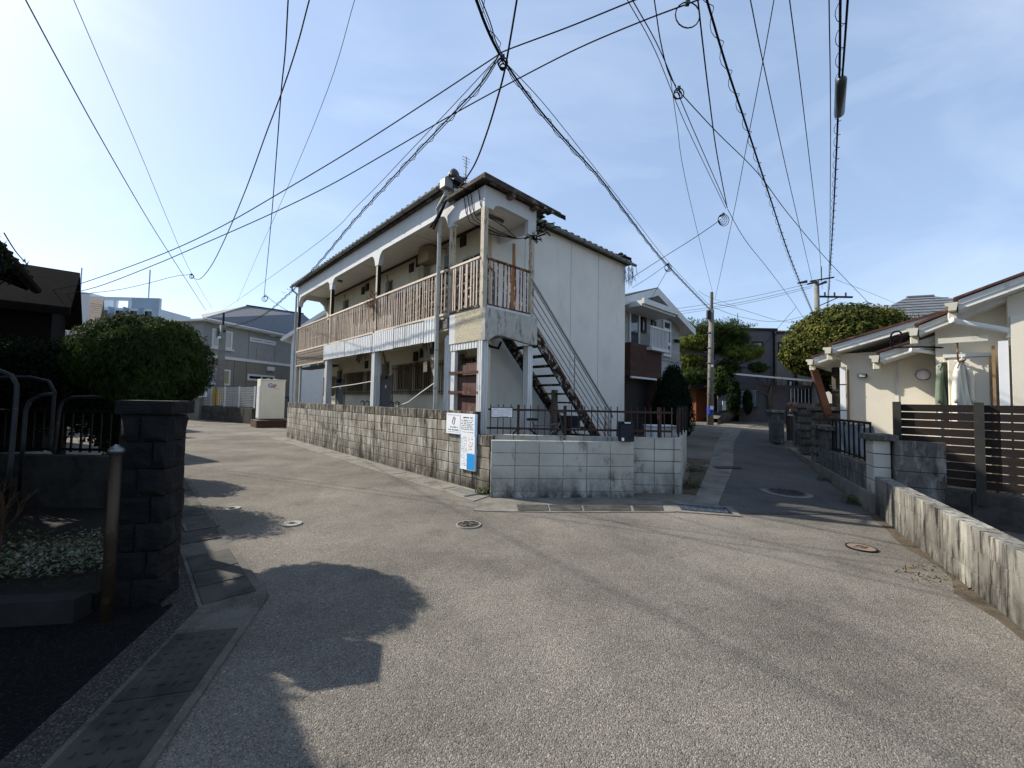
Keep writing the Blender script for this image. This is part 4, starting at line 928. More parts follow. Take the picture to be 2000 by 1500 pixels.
def textmesh(txt, size, mname, parent, loc, rot, th=.002, shear=0., name='lettering'):
    c = bpy.data.curves.new('t', 'FONT'); c.body = txt; c.size = size; c.extrude = th; c.align_x = 'CENTER'; c.align_y = 'CENTER'; c.shear = shear; c.offset = size*.02
    o = bpy.data.objects.new('t', c); COL.objects.link(o); bpy.context.view_layer.update()
    me = bpy.data.meshes.new_from_object(o.evaluated_get(bpy.context.evaluated_depsgraph_get())); bpy.data.objects.remove(o)
    me.materials.clear(); me.materials.append(M[mname]); me.name = name
    return inst(name, me, parent, loc, rot)
textmesh('G', .30, 'logo_blue', sh.o, (.42, -.006, 1.72), (R(90), 0, 0)); textmesh('P', .30, 'logo_blue', sh.o, (.62, -.008, 1.68), (R(90), 0, 0)); textmesh('P', .17, 'ink_orange', sh.o, (.57, -.011, 1.72), (R(90), 0, 0))
sh.box('logo_line', 'ink_orange', .62, .86, -.006, -.002, 1.56, 1.585)
nb = T('name_board', 'white estate sign board on a stand beside the storage cabinet', 'sign', GZ(488, 826)+Vector((.2, .9, .0)), R(-20))
Bx('board', 'sign_white', nb, -.32, .32, -.02, .02, .35, 1.25); Bx('lettering', 'ink', nb, -.2, .2, -.026, -.021, .85, .9); Bx('emblem', 'ink', nb, -.03, .03, -.026, -.021, .98, 1.06); Bx('rule', 'ink_pale', nb, -.3, .3, -.026, -.021, .5, .52)
for s_ in (-1, 1): Bx('stand_post', 'brick_red', nb, s_*.38-.05, s_*.38+.05, -.03, .03, 0, 1.2)
pb = T('pipe_barrier', 'black tube barrier rail standing behind the estate sign', 'barrier', GZ(470, 823)+Vector((.3, 1.2, 0)), R(-20))
MB().tube([(-.6, 0, 0), (-.6, 0, 1.55), (2.6, 0, 1.55), (2.6, 0, 0)], .05, 6).build('rail', 'black', pb)

# ================================================================ LEFT: dark house along the road, neighbours, far block
EZL = 3.4
e_a = GZ(0, 449, EZL); e_b = GZ(61, 565, EZL)
dh = House('dark_house', 'dark tiled single storey house looming over the shaded garden', (e_b.x, e_b.y, 0), math.atan2(-DL.y, -DL.x), 'house')
# local x runs back towards the camera along the eave, local y points away from the road? (right-hand frame: y = left of x)
sgn = 1 if dh.Y.dot(-DR) > 0 else -1
Lh = 6.2
def dy_(a): return a*sgn
def dbox(n, m, x0, x1, y0, y1, z0, z1): return dh.box(n, m, x0, x1, min(dy_(y0), dy_(y1)), max(dy_(y0), dy_(y1)), z0, z1)
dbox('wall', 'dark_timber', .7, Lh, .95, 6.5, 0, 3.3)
MB().ext([(0, dy_(0), EZL), (Lh+3.6, dy_(0), EZL), (Lh+3.6, dy_(4), EZL+1.75), (0, dy_(4), EZL+1.75)], (0, 0, .14)).build('roof_slope', 'roof_dark_tile', dh.o)  # carport length past the wall is unseen, added to shade kerb and drive
for x_ in (Lh+1.6, Lh+3.3): dbox('added_roof_post', 'wood_grey', x_, x_+.12, 1.0, 1.12, 0, EZL+.3)
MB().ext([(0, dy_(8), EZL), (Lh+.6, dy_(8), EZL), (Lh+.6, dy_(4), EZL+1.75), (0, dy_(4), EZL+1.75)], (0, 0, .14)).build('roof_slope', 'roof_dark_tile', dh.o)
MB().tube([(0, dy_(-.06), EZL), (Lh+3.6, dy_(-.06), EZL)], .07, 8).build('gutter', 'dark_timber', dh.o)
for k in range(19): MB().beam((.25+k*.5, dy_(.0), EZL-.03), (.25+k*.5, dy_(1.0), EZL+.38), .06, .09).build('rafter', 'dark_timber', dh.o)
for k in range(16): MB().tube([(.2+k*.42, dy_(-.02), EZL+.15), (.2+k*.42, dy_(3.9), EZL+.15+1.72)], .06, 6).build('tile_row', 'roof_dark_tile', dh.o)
dbox('window', 'glass_dark', 1.2, 2.6, .90, .948, 1.2, 2.3); dbox('shutter_box', 'screen_brown', 2.7, 3.2, .8, .948, 1.1, 2.4)
w2 = House('tiled_wing', 'small dark tiled outbuilding roof beyond the looming house', (-14.95, 8.6, 0), R(43), 'house')
w2.box('wall', 'dark_timber', 0, 3.4, 0, 3, 0, 3.95); w2.gable('roof_dark_tile', 0, 3.4, 0, 3, 4.0, 5.1, .35, .12, 'x', 'dark_timber', 'dark_timber')
th = House('tan_roof_house', 'house with a tan shingle roof and dark balcony railing behind the hedge', (-24.3, 13.5, 0), R(43))
th.box('wall', 'wall_cream', 0, 6.9, 0, 6, 0, 4.4); th.gable('roof_tan', 0, 6.9, 0, 6, 4.35, 6.3, .4, .14, 'x', 'wall_cream')
th.box('white_gable_edge', 'white_frame', 6.4, 7.0, -.6, -.45, 2.8, 6.0)
rl = T('balcony_rail', None, None); rl.parent = th.o
for k in range(16): th.box('bar', 'black', 2.2+k*.25, 2.25+k*.25, -.85, -.8, 2.6, 3.9, par=rl)
th.box('rail', 'black', 2.1, 6.3, -.86, -.79, 3.9, 3.98, par=rl); th.box('rail', 'black', 2.1, 6.3, -.86, -.79, 2.55, 2.62, par=rl); th.win(3.0, 4.6, 2.7, 3.9, mull=1)
for k in range(14): MB().beam((-.4, -.4+k*.21, 4.2+k*.137), (7.3, -.4+k*.21, 4.2+k*.137+.0), .05, .03).build('shingle_course', 'roof_tan', th.o)
be = House('beige_house', 'beige gabled house peeking out behind the round topiary tree', (-30.4, 21.8, 0), R(43))
be.box('wall', 'wall_cream', 0, 6, 0, 6, 0, 4.6); be.gable('roof_dark', 0, 6, 0, 6, 4.5, 6.3, .4, .14, 'y', 'wall_cream', 'screen_brown', xm=1.2); be.win(2, 3.4, 2.6, 4.0)
fb = House('apartment_block', 'distant pale concrete apartment block with roof frame and balconies', (-91.5, 86, 0), R(2), 'building')
fw, fd = 15.5, 9
fb.box('wall', 'far_white', 0, fw, 0, fd, 0, 20)
for fl in range(7):
    for k in range(5):
        x0 = .6+k*3.0; w_ = T('window', None, None); w_.parent = fb.o
        fb.box('pane', 'glass_dark', x0, x0+1.5, -.05, -.001, 1+fl*2.75, 2.9+fl*2.75, par=w_)
    fb.box('balcony', 'far_haze_blue', .3, fw-.3, -1.0, -.06, .3+fl*2.75, 1.35+fl*2.75); fb.box('slab', 'far_white', .1, fw-.1, -1.1, -.055, .1+fl*2.75, .29+fl*2.75)
for k in range(6): fb.box('pier', 'far_haze_blue', k*3.0+.0, k*3.0+.25, -1.15, -.054, 0, 20)
fb.box('roof_frame', 'far_white', 0, fw, .0, .6, 21.6, 22.3)
for k in range(6): fb.box('roof_post', 'far_white', k*3, k*3+.5, .01, .59, 20, 21.6)
fb.box('penthouse', 'far_white', -4, .5, 1, 6, 20, 23.2); fb.box('sign_panel', 'far_haze_blue', 9.8, fw, -.1, -.01, 20, 22.2)
for x_ in (-3.0, 11.5): MB().tube([(x_, 2, 22), (x_, 2, 29)], .12, 5).build('mast', 'far_haze_blue', fb.o)

# ================================================================ RIGHT BACK: brick house, dark house, shed, fence
BU = 2.5
bo = AC+DL*BU
bh = House('stone_clad_house', 'two storey house clad in pale stone with a brown lower bay and white balcony', (bo.x, bo.y, .3), AL)
xr, _ = bh.px(1327, 680); xl = 8.4
_, zap = bh.px(1283, 565); xap, zap = bh.px(1285, 562, -.5); xee, zee = bh.px(1341, 630, -.5); zev = zap-(zap-zee)/(xee-xap)*(xr-xap)
zb_ = bh.px(1267, 697)[1]
xl = max(xl, xap-(xr-xap)); bh.box('wall', 'tile_wall', xl, xr, 0, 7, zb_+.02, zev); bh.box('wall', 'tile_wall', xl, xr+.06, -.06, 7, 0, zb_-.06); bh.box('band', 'ink_pale', xl-.03, xr+.09, -.1, 6.9, zb_-.06, zb_+.02)
bh.gable('roof_dark', xap-(xr-xap), xr, 0, 7, zev, zap-.16, .5, .18, 'y', 'tile_wall', 'white_frame', xm=xap)
# horizontal courses of the cladding
for k in range(26):
    z = zb_+.1+k*.13
    if z < zev: bh.box('cladding_course', 'tile_wall', xl-.004, xr+.004, -.012+.006*(k % 2), -.001, z, z+.11)
for (x0, y0, x1, y1, mu, fr_) in ((1227, 603, 1247, 681, 0, 'white_frame'), (1251, 618, 1260, 651, 0, 'dark_metal'), (1271, 625, 1279, 657, 0, 'dark_metal'), (1293, 624, 1308, 698, 0, 'white_frame')):
    a, z1 = bh.px(x0, y0); b, z0 = bh.px(x1, y1); bh.win(a, b, z0, z1, mull=mu, glass='glass_sky', fr=fr_, t=.1, y=-.014)
a, z1 = bh.px(1293, 648); b, z0 = bh.px(1308, 698)
for y_ in (645, 672): bh.box('window_transom', 'white_frame', a, b, -.08, -.02, bh.px(1300, y_)[1]-.07, bh.px(1300, y_)[1]+.07)
# lower brown bay
xb0, zbt = bh.px(1225, 676); xb1, _ = bh.px(1267, 690); zbt = bh.px(1267, 683)[1]
xb0 = 8.5
by = T('entrance_bay', None, None); by.parent = bh.o
bh.box('bay_wall', 'tile_brown', xb0, xb1, -.55, -.062, 2.25, zbt, par=by); bh.box('bay_pier', 'tile_brown', xb1-.45, xb1, -.55, -.063, 0, 2.249, par=by); bh.box('bay_recess', 'black', xb0, xb1-.46, -.2, -.064, 0, 2.2, par=by)
bh.box('canopy_edge', 'white_frame', xb0, xb1-.5, -.62, -.551, 2.2, 2.27, par=by)
for k in range(12): bh.box('bay_course', 'tile_brown', xb0, xb1+.005, -.562, -.551, 2.3+k*.1, 2.385+k*.1, par=by)
for k in range(22): bh.box('bay_course', 'tile_brown', xb1-.455, xb1+.006, -.562, -.551, .05+k*.1, .135+k*.1, par=by)
# small roof over the left part + balcony
xc, zc_ = bh.px(1277, 615)
bh.box('porch_eave', 'white_frame', 8.5, xc-.1, -1.0, -.02, zc_-.25, zc_-.05); bh.box('porch_eave_trim', 'white_frame', 8.5, xc-.0, -1.1, -1.001, zc_-.18, zc_+.02)
xk0, zk1 = bh.px(1283, 660, -.7); xk1, zk0 = bh.px(1303, 693, -.7)
bl = T('balcony', None, None); bl.parent = bh.o; zk0 = zb_+.14; zk1 = zk0+.85; xk0 -= .5
for k in range(13): bh.box('baluster', 'white_frame', xk0+k*(xk1-xk0)/12-.02, xk0+k*(xk1-xk0)/12+.02, -.72, -.68, zk0+.1, zk1, par=bl)
for k in range(4): bh.box('baluster', 'white_frame', xk1-.02, xk1+.02, -.55+k*.15, -.51+k*.15, zk0+.1, zk1, par=bl)
bh.box('balcony_rail', 'white_frame', xk0-.05, xk1+.05, -.74, -.66, zk1, zk1+.07, par=bl); bh.box('balcony_rail', 'white_frame', xk1-.03, xk1+.04, -.66, -.02, zk1+.001, zk1+.069, par=bl); bh.box('balcony_floor', 'white_frame', xk0-.05, xk1+.05, -.78, -.02, zk0-.02, zk0+.1, par=bl)
for x_, y_ in ((1260, 606), (1270, 610), (1275, 727), (1317, 665)):
    a, z = bh.px(x_, y_); l_ = T('wall_lamp', None, None); l_.parent = bh.o
    bh.box('lamp_base', 'black', a-.12, a+.12, -.1, -.062, z-.05, z+.05, par=l_); bh.box('lamp_head', 'black', a-.1, a-.02, -.22, -.1, z-.12, z+.02, par=l_); bh.box('lamp_head', 'black', a+.02, a+.1, -.22, -.1, z-.12, z+.02, par=l_)
# maroon house further back and dark modern house
mh = House('maroon_house', 'dark maroon house between the stone clad house and the pine', (9.2, 27, 0), R(15))
mh.box('wall', 'wall_maroon', 0, 4.5, 0, 5, 0, 5.0); mh.box('wall_upper', 'wall_char', -.1, 4.6, -.1, 5, 5.0, 5.6); mh.hip('roof_dark', 0, 4.5, 0, 5, 5.6, 6.8, .5)
dk = House('charcoal_house', 'charcoal modern house with flat roof line behind the pine tree', (12.4, 28.2, 0), R(0))
x1_, zt_ = dk.px(1516, 648); zt_ = dk.px(1480, 646)[1]
dk.box('wall', 'wall_char', -1.5, x1_, 0, 7, 0, zt_); dk.box('coping', 'black', -1.6, x1_+.05, -.1, 7.1, zt_, zt_+.18)
for k in range(36): dk.box('siding_board', 'wall_char', -1.502, x1_+.002, -.014, -.001, .3+k*.17, .3+k*.17+.155)
pw(dk, 1469, 667, 1490, 681, mull=0, fr='black', glass='glass_pale', t=.12, y=-.015)
dk.box('downpipe', 'black', x1_-.25, x1_-.15, -.12, -.02, 0, zt_)
d2 = House('taupe_house', 'taupe modern wing with tall window beside the charcoal house', (DY(1517, 700, 27.9).x, 27.9, 0), R(0))
zt2 = d2.px(1530, 652)[1]
d2.box('wall', 'wall_char2', 0, 7.5, 0, 6, 0, zt2); d2.box('coping', 'black', -.1, 7.6, -.1, 6.1, zt2, zt2+.15)
pw(d2, 1519, 668, 1533, 704, mull=1, fr='black', t=.1); pw(d2, 1538, 742, 1549, 784, mull=0, fr='black', glass='glass_pale', t=.1)
a, _ = d2.px(1552, 700); d2.box('downpipe', 'black', a, a+.1, -.12, -.01, 0, zt2)
a, z1 = d2.px(1558, 746); b, z0 = d2.px(1578, 774); d2.box('cupboard', 'cover_orange', a, b, -.5, -.01, z0, z1)
b2 = (a+b)/2; d2.box('cupboard_joint', 'screen_brown', b2-.02, b2+.02, -.51, -.5, z0, z1); d2.box('cupboard_plinth', 'concrete_pale', a-.1, b+.4, -.6, -.02, z0-.5, z0-.003)
br = House('brown_roof_house', 'brown roofed house on the skyline behind the charcoal house', (18, 38, 0), R(0))
br.box('wall', 'wall_char2', -3, 14, 0, 6, 0, 8.0); br.gable('roof_brown', -3, 14, 0, 6, 8.0, 9.1, .5, .2, 'x', 'wall_char2', 'roof_brown')
b3 = House('tan_gable_house', 'tan gabled house on the skyline left of the small pole', (12.3, 36, 0), R(0))
b3.box('wall', 'wall_cream', 0, 6, 0, 6, 0, 7.0); b3.gable('roof_brown', 0, 6, 0, 6, 6.6, 9.0, .3, .2, 'y', 'wall_cream', 'roof_brown', xm=3)
rs = House('slate_roof_house', 'grey slate roofed house rising behind the round tree', (15.0, 17.5, 0), R(-20))
rs.box('wall', 'wall_grey', 0, 7, 0, 6, 0, 4.9); rs.hip('roof_slate', 0, 7, 0, 6, 4.9, 6.9, .4, course=10)
# garden shed (orange) and low roof
os_ = House('garden_shed', 'small orange brown timber shed beside the concrete utility pole', (DY(1359, 790, 23.2).x, 23.2, .6), R(14), 'shed')
os_.box('wall', 'orange_wood', 0, 1.0, 0, 2, 0, 1.85); os_.box('roof', 'black', -.8, 2.6, -.5, 2.2, 1.85, 1.95)
for k in range(7): os_.box('board', 'orange_wood', k*.143+.004, k*.143+.139, -.02, -.001, .02, 1.84)
os_.box('corner_post', 'cover_pale', 1.04, 1.12, -.12, -.03, 0, 1.9); os_.box('downpipe', 'white_frame', 2.1, 2.16, -.4, -.34, .9, 1.85); os_.box('wall', 'screen_brown', 1.13, 2.4, .1, 2, 0, 1.85)
lr = House('low_annex', 'low annex with pale metal roof edge behind the lane fence', (13.4, 24.0, .6), R(-14), 'house')
lr.box('wall', 'wall_char', 0, 5.6, 0, 3, 0, 2.2); MB().ext([(-.3, -.6, 2.75), (5.9, -.6, 2.15), (5.9, 3, 2.5), (-.3, 3, 3.1)], (0, 0, .1)).build('roof', 'white_frame', lr.o)
wv = T('window', None, None); wv.parent = lr.o; lr.box('pane', 'glass_dark', 2.6, 4.0, -.04, -.001, 1.2, 2.0, par=wv)
for k in range(8): lr.box('bar', 'white_frame', 2.65+k*.18, 2.68+k*.18, -.1, -.06, 1.15, 2.0, par=wv)
# ================================================================ RIGHT SIDE: low wall, piers, slat fence, cream house
RW0 = Vector((5.41, 6.09, 0)); RW1 = Vector((3.30, 2.32, 0)); RWD = (RW0-RW1).normalized()
low = block_wall('low_block_wall', 'low stained concrete block wall in sun along the road edge', RW1-RWD*.9, RW0, 3, .8, .19, .16, 'block_low', 'block_low', z0=-.02, gap=.005, bev=.003)
for o in low.children: pass
UD = Vector((.44, .898, 0))                       # upper wall direction up the lane
UN = Vector((-.898, .44, 0))
def up_(t, n=0., z=0.): p = RW0+UD*t-UN*n; return Vector((p.x, p.y, z))
foot = sheet('wall_footing', [up_(-.02, -.06), up_(7.6, -.02), up_(7.6, .3), up_(-.02, .3)], 0, 'concrete', th=.01); bpy.data.objects.remove(foot)
tag(MB().ext([(up_(-.02, -.05)).to_tuple()[:2]+(-.1,), up_(7.4, -.03).to_tuple()[:2]+(-.1,), up_(7.4, .25).to_tuple()[:2]+(-.1,), up_(-.02, .25).to_tuple()[:2]+(-.1,)], (0, 0, .38)).build('footing', 'concrete'), kind='structure')
def pier(name, label, t0, t1, n0, n1, z0, rows, m, capm=None, bh=.2, cat='pier', proud=False, group=None):
    o = up_(t0, 0, z0); w = T(name, label, cat, o, math.atan2(UD.y, UD.x), group)
    L_ = t1-t0; nc = max(1, round(L_/.4)); cw = L_/nc
    MB().box(.008, L_-.008, -n1+.008, -n0-.008, 0, rows*bh-.01).build('mortar', 'mortar', w)
    for r_ in range(rows):
        for c in range(nc):
            ex = .02 if (proud and r_ % 1 == 0) else 0
            b = MB().box(c*cw+.004, (c+1)*cw-.004, -n1, -n0, r_*bh+.004, (r_+1)*bh-(.035 if proud else .006)); b.build('block', m, w, loc=(random.uniform(-.003, .003), random.uniform(-.004, .004), 0), bev=.006 if not proud else .018)
    if capm: MB().box(-.07, L_+.07, -n1-.07, -n0+.07, rows*bh, rows*bh+.09).build('cap', capm, w, bev=.01)
    return w
Z0 = .28
pier('block_pier', 'pale block pier at the end of the fence panel wall', .02, .36, .0, .2, Z0, 4, 'block_grey', 'block_dark', .2)
dp = T('block_pier', 'dark rendered pier beside the wooden slat fence', 'pier', up_(.02, .22, 0), math.atan2(UD.y, UD.x))
for k in range(5): MB().box(-.08, .30, -.55, 0, .22*k, .22*k+.214).build('block', 'block_dark', dp, bev=.006)
dwarf = T('dwarf_wall', 'dwarf block wall under the black iron panel with grey netting', 'wall', up_(.36, 0, Z0), math.atan2(UD.y, UD.x))
for r_ in range(2):
    for c in range(6): MB().box(c*.375+.004, c*.375+.371, -.14, 0, r_*.2+.004, r_*.2+.194).build('block', 'block_dark', dwarf, bev=.006)
MB().box(0, 2.25, -.13, -.01, 0, .39).build('mortar', 'mortar', dwarf)
ip = T('iron_railing', 'black iron railing backed with sagging grey sheet', 'fence', up_(.36, .06, Z0+.42), math.atan2(UD.y, UD.x))
for k in range(9): Bx('bar', 'black', ip, k*.278, k*.278+.022, -.012, .01, .0, .62)
Bx('rail', 'black', ip, 0, 2.25, -.015, .013, .60, .64); Bx('rail', 'black', ip, 0, 2.25, -.015, .013, .02, .05)
tb = MB(); nu, nv = 40, 10
for j in range(nv+1):
    for i in range(nu+1):
        tb.v.append((.06+2.1*i/nu, -.05-.035*math.sin(i*1.1+j*.3)-.02*math.sin(i*.43)*(j/nv), .02+.54*j/nv+.03*math.sin(i*.7)*(1 if j in (0, nv) else 0)))
tb.f = [(j*(nu+1)+i, j*(nu+1)+i+1, (j+1)*(nu+1)+i+1, (j+1)*(nu+1)+i) for j in range(nv) for i in range(nu)]
tb.build('sheet', 'tarp', ip, smooth=True, fix=False)
pier('block_pier', 'grey block gate pier with a flat cap next to the iron panel', 2.62, 3.55, .0, .18, Z0, 4, 'block_dark', 'block_dark', .2)
pier('ribbed_gate_pier', 'ribbed block gate pier on the near side of the garden gate', 3.72, 4.15, -.02, .5, Z0, 6, 'block_dark', 'block_dark', .2, proud=True)
pier('ribbed_gate_pier', 'ribbed block gate pier on the far side of the garden gate', 5.4, 5.95, -.02, .5, .34, 6, 'block_dark', 'block_dark', .2, proud=True)
pier('block_pier', 'narrow block pier beside the brown sliding gate', 6.3, 6.7, .0, .2, .4, 5, 'block_dark', 'block_dark', .2)
sgate = T('sliding_gate', 'brown corrugated gate panel between two block piers up the lane', 'gate', up_(6.75, .1, .55), math.atan2(UD.y, UD.x))
for k in range(9): Bx('slat', 'screen_brown', sgate, k*.16+.005, k*.16+.152, -.02, .01, .0, .72)
Bx('rail', 'white_frame', sgate, 0, 1.45, -.03, .02, .72, .76); Bx('rail', 'screen_brown', sgate, 0, 1.45, -.03, .02, -.05, -.002)
fp = up_(8.3); pier('block_pier', 'grey block wall end with flat cap at the far bend of the lane', 8.3, 9.6, -.3, .0, .35, 5, 'block_dark', 'block_dark', .2)
# ---- slat fence on dark base wall (normal -DR)
sf0 = DY(1757, 860, 6.05)
SFd = -DL
sf = T('slat_fence', 'dark brown horizontal slat fence on posts beside the cream house', 'fence', (sf0.x, sf0.y, 0), math.atan2(SFd.y, SFd.x))
zt = 1.63; zb = .50; L_ = 3.4
for k in range(10):
    z = zb+k*(zt-zb)/10; seg = 0
    for x0 in (.0, 1.7): Bx('slat', 'slat_wood', sf, x0+.006, x0+1.69, -.01, .015, z+.005, z+(zt-zb)/10-.006)
for x_ in (-.02, .78, 1.56, 2.4): Bx('post', 'slat_post', sf, x_-.045, x_+.045, -.075, -.012, .3, zt+.03)
sb = T('base_wall', 'dark concrete base wall under the slat fence', 'wall', (sf0.x, sf0.y, 0), math.atan2(SFd.y, SFd.x))
for k in range(5): Bx('panel', 'concrete_dark', sb, -.1+k*.8, -.1+k*.8+.79, -.02, .14, -.1, .46)
pv = T('vent_pipe', 'white plastic pipe pair standing behind the dark pier', 'pipe', up_(.3, .85, .3), 0)
MB().tube([(0, 0, 0), (0, 0, 1.16)], .028, 8).build('pipe', 'white_plastic', pv); MB().tube([(.07, .05, 0), (.07, .05, 1.08)], .022, 8).build('pipe', 'white_plastic', pv); MB().lathe([(.001, 1.14), (.04, 1.14), (.042, 1.19), (.02, 1.22), (.001, 1.22)], 10).build('pipe_cap', 'white_plastic', pv)

# ---- cream house: local x = -DL (towards the right), y = DR (depth); face 'f' faces -DR
B0 = DY(1643, 760, 8.0)
ch = House('cream_house', 'single storey cream house with stepped red edged roofs and white gutters', (B0.x, B0.y, 0), math.atan2(-DL.y, -DL.x))
if ch.Y.dot(DR) < 0: CY = -1
else: CY = 1
def cbox(n, m, x0, x1, y0, y1, z0, z1, par=None, bev=0): return ch.box(n, m, x0, x1, min(CY*y0, CY*y1), max(CY*y0, CY*y1), z0, z1, par, bev)
def cpx(x, y, yl=0.):
    p = PL(x, y, ch.loc+DR*yl, DR)-ch.loc; return p.dot(ch.X), p.z
def roof_piece(y_front, depth, xA, zA, xB, zB, gut=True, name='roof', th=.05):
    """mono-pitch piece: barge board on the plane y=y_front from (xA,zA) low to (xB,zB) high, red sheet above, soffit below, gutter at the low end"""
    r = T(name, None, None); r.parent = ch.o; Y0, Y1 = y_front*CY, (y_front+depth)*CY
    dz = Vector((0, 0, 1))
    MB().ext([(xA, Y0, zA), (xB, Y0, zB), (xB, Y1, zB), (xA, Y1, zA)], (0, 0, .03)).build('soffit', 'white_paint', r)
    MB().ext([(xA, Y0-.02*CY, zA), (xB, Y0-.02*CY, zB), (xB, Y0-.02*CY, zB+.14), (xA, Y0-.02*CY, zA+.14)], (0, .018*CY, 0)).build('barge_board', 'white_paint', r)
    MB().ext([(xA, Y0-.035*CY, zA+.07), (xB, Y0-.035*CY, zB+.07), (xB, Y0-.035*CY, zB+.15), (xA, Y0-.035*CY, zA+.15)], (0, .014*CY, 0)).build('barge_trim', 'white_paint', r)
    MB().ext([(xA-.05, Y0-.07*CY, zA+.15), (xB+.05, Y0-.07*CY, zB+.15), (xB+.05, Y1, zB+.15), (xA-.05, Y1, zA+.15)], (0, 0, .035)).build('roof_sheet', 'roof_red', r)
    MB().ext([(xA, Y0, zA+.0), (xA, Y1, zA), (xA, Y1, zA+.14), (xA, Y0, zA+.14)], (.02, 0, 0)).build('fascia', 'white_paint', r)
    if gut:
        g = MB(); prof = [(-.13, .11), (-.13, .07), (-.10, .06), (-.10, .0), (-.02, .0), (-.005, .11)]
        g.ext([(xA+a, Y0-.06*CY, zA+b+.0) for a, b in prof], (0, Y1-Y0+.06*CY, 0)); g.build('gutter', 'gutter_cream', r)
        e = MB(); e.ext([(xA+a*1.06-.0, Y0-.075*CY, zA+b*1.08-.005) for a, b in prof], (0, .014*CY, 0)); e.build('gutter_end', 'gutter_cream', r)
        ob = MB(); ob.box(xA-.11, xA-.01, min(Y0+.12*CY, Y0+.26*CY), max(Y0+.12*CY, Y0+.26*CY), zA-.12, zA); ob.build('gutter_outlet', 'gutter_cream', r, bev=.012)
    return r
# main wall B, corner pipe, side wall
zfl = .3
cbox('wall', 'wall_cream', 0, 2.05, 0, 5, zfl, 2.62)
xa, za = cpx(1626, 690, -.38); xb, zb2 = cpx(1778, 646, -.38); roof_piece(-.38, 4.5, xa, za, xb+.8, zb2+(zb2-za)/(xb-xa)*.8)
xa, za = cpx(1590, 712, .9); xb, zb2 = cpx(1640, 695, .9); roof_piece(.9, 2.5, xa, za, xb, zb2)
cbox('corner_pipe', 'white_plastic', .0, .085, -.13, -.04, zfl, 2.35); cbox('corner_board', 'copper', .10, .125, -.03, -.001, zfl, 2.3)
for z_ in (1.0, 1.5, 2.0): cbox('pipe_clip', 'dark_metal', -.005, .09, -.135, -.035, z_, z_+.015)
xw, _ = cpx(1751, 770); cbox('panel_joint', 'white_paint', xw, xw+.03, -.012, -.001, zfl, 2.5)
# recess: return wall and laundry bay further right
cbox('wall', 'wall_cream', 2.051, 2.2, -1.2, 5, zfl, 2.9); 
# small canopy with gutter end at (1708,695)
xa, za = cpx(1719, 707, -.62); xb, zb2 = cpx(1792, 684, -.62); roof_piece(-.62, .58, xa, za, xb+1.0, zb2+(zb2-za)/(xb-xa)*1.0, name='canopy')
# nearer wing: two stepped roofs
xa, za = cpx(1795, 655, -1.0); xb, zb2 = cpx(1880, 622, -1.0); sl = (zb2-za)/(xb-xa); roof_piece(-1.0, 1.2, xa, za, xa+2.6, za+sl*2.6)
xa, za = cpx(1872, 606, -1.35); xb, zb2 = cpx(2000, 560, -1.35); sl = (zb2-za)/(xb-xa); roof_piece(-1.35, 3.0, xa, za, xa+3.2, za+sl*3.2)
xv, zv = cpx(1975, 700, -1.05)
zs4 = lambda x_: za+sl*(x_-xa)-.01
for x0_, x1_, y0_ in ((xv-.02, xv+2.2, -1.05), (xv-.75, xv-.021, -.75)): MB().ext([(x0_, y0_, zfl), (x1_, y0_, zfl), (x1_, y0_, zs4(x1_)), (x0_, y0_, zs4(x0_))], (0, 2.4, 0)).build('wall', 'wall_cream', ch.o)
cbox('door_panel', 'wall_cream', xv-.62, xv-.2, -.98, -.76, zfl, 2.36, bev=.01); cbox('panel_edge', 'white_paint', xv-.66, xv-.16, -1.0, -.755, 2.361, 2.41)
cbox('downpipe', 'white_plastic', xv-.12, xv-.03, -1.18, -1.08, zfl, 2.55); cbox('copper_pipe', 'copper', xv-.18, xv-.15, -1.1, -1.07, zfl, 2.5)
xq, zq = cpx(1858, 628, -1.15); xr2, zr2 = cpx(1972, 646, -1.1)
MB().tube([(xq, -1.3*CY, zq), (xq+.1, -1.2*CY, zq-.03), (xr2, -1.13*CY, zr2), (xr2, -1.13*CY, zr2-.1)], .04, 8).build('rain_pipe', 'white_plastic', ch.o)
xq, zq = cpx(1778, 683, -.9); xr2, zr2 = cpx(1850, 692, -.5)
MB().tube([(xq, -.9*CY, zq), (xr2, -.5*CY, zr2)], .03, 8).build('rain_pipe', 'white_plastic', ch.o)
cbox('window', 'glass_dark', 2.0, 2.045, -1.0, -.3, 1.6, 2.2)
# fixtures on the wall
xl_, zl_ = cpx(1803, 732); ll = T('round_wall_lamp', 'round white bulkhead lamp on the cream wall', 'lamp', ch.loc+ch.X*xl_-DR*.0+Vector((0, 0, zl_)), ch.rz)
MB().tube([(0, -.0*CY, 0), (0, -.03*CY, 0)], .095, 20).build('back_plate', 'black', ll); MB().tube([(0, -.03*CY, 0), (0, -.06*CY, 0), (0, -.085*CY, 0), (0, -.095*CY, 0)], [.09, .085, .055, .01], 20).build('glass', 'lamp_glass', ll, smooth=True)
xs_, zs_ = cpx(1686, 735); sl_ = T('sensor_light', 'small dark sensor floodlight high on the cream wall', 'lamp', ch.loc+ch.X*xs_+Vector((0, 0, zs_)), ch.rz)
Bx('bracket', 'black', sl_, -.03, .03, min(-.06*CY, 0), max(-.06*CY, 0), -.02, .03); Bx('head', 'black', sl_, -.07, .07, min(-.13*CY, -.061*CY), max(-.13*CY, -.061*CY), -.03, .04, .01); Bx('lens', 'glass_pale', sl_, -.05, .05, min(-.135*CY, -.131*CY), max(-.135*CY, -.131*CY), -.02, .03)
cam_ = T('security_camera', 'small black security camera on the corner of the cream house', 'camera', ch.loc+ch.X*-.02+Vector((0, 0, cpx(1640, 764)[1])), ch.rz)
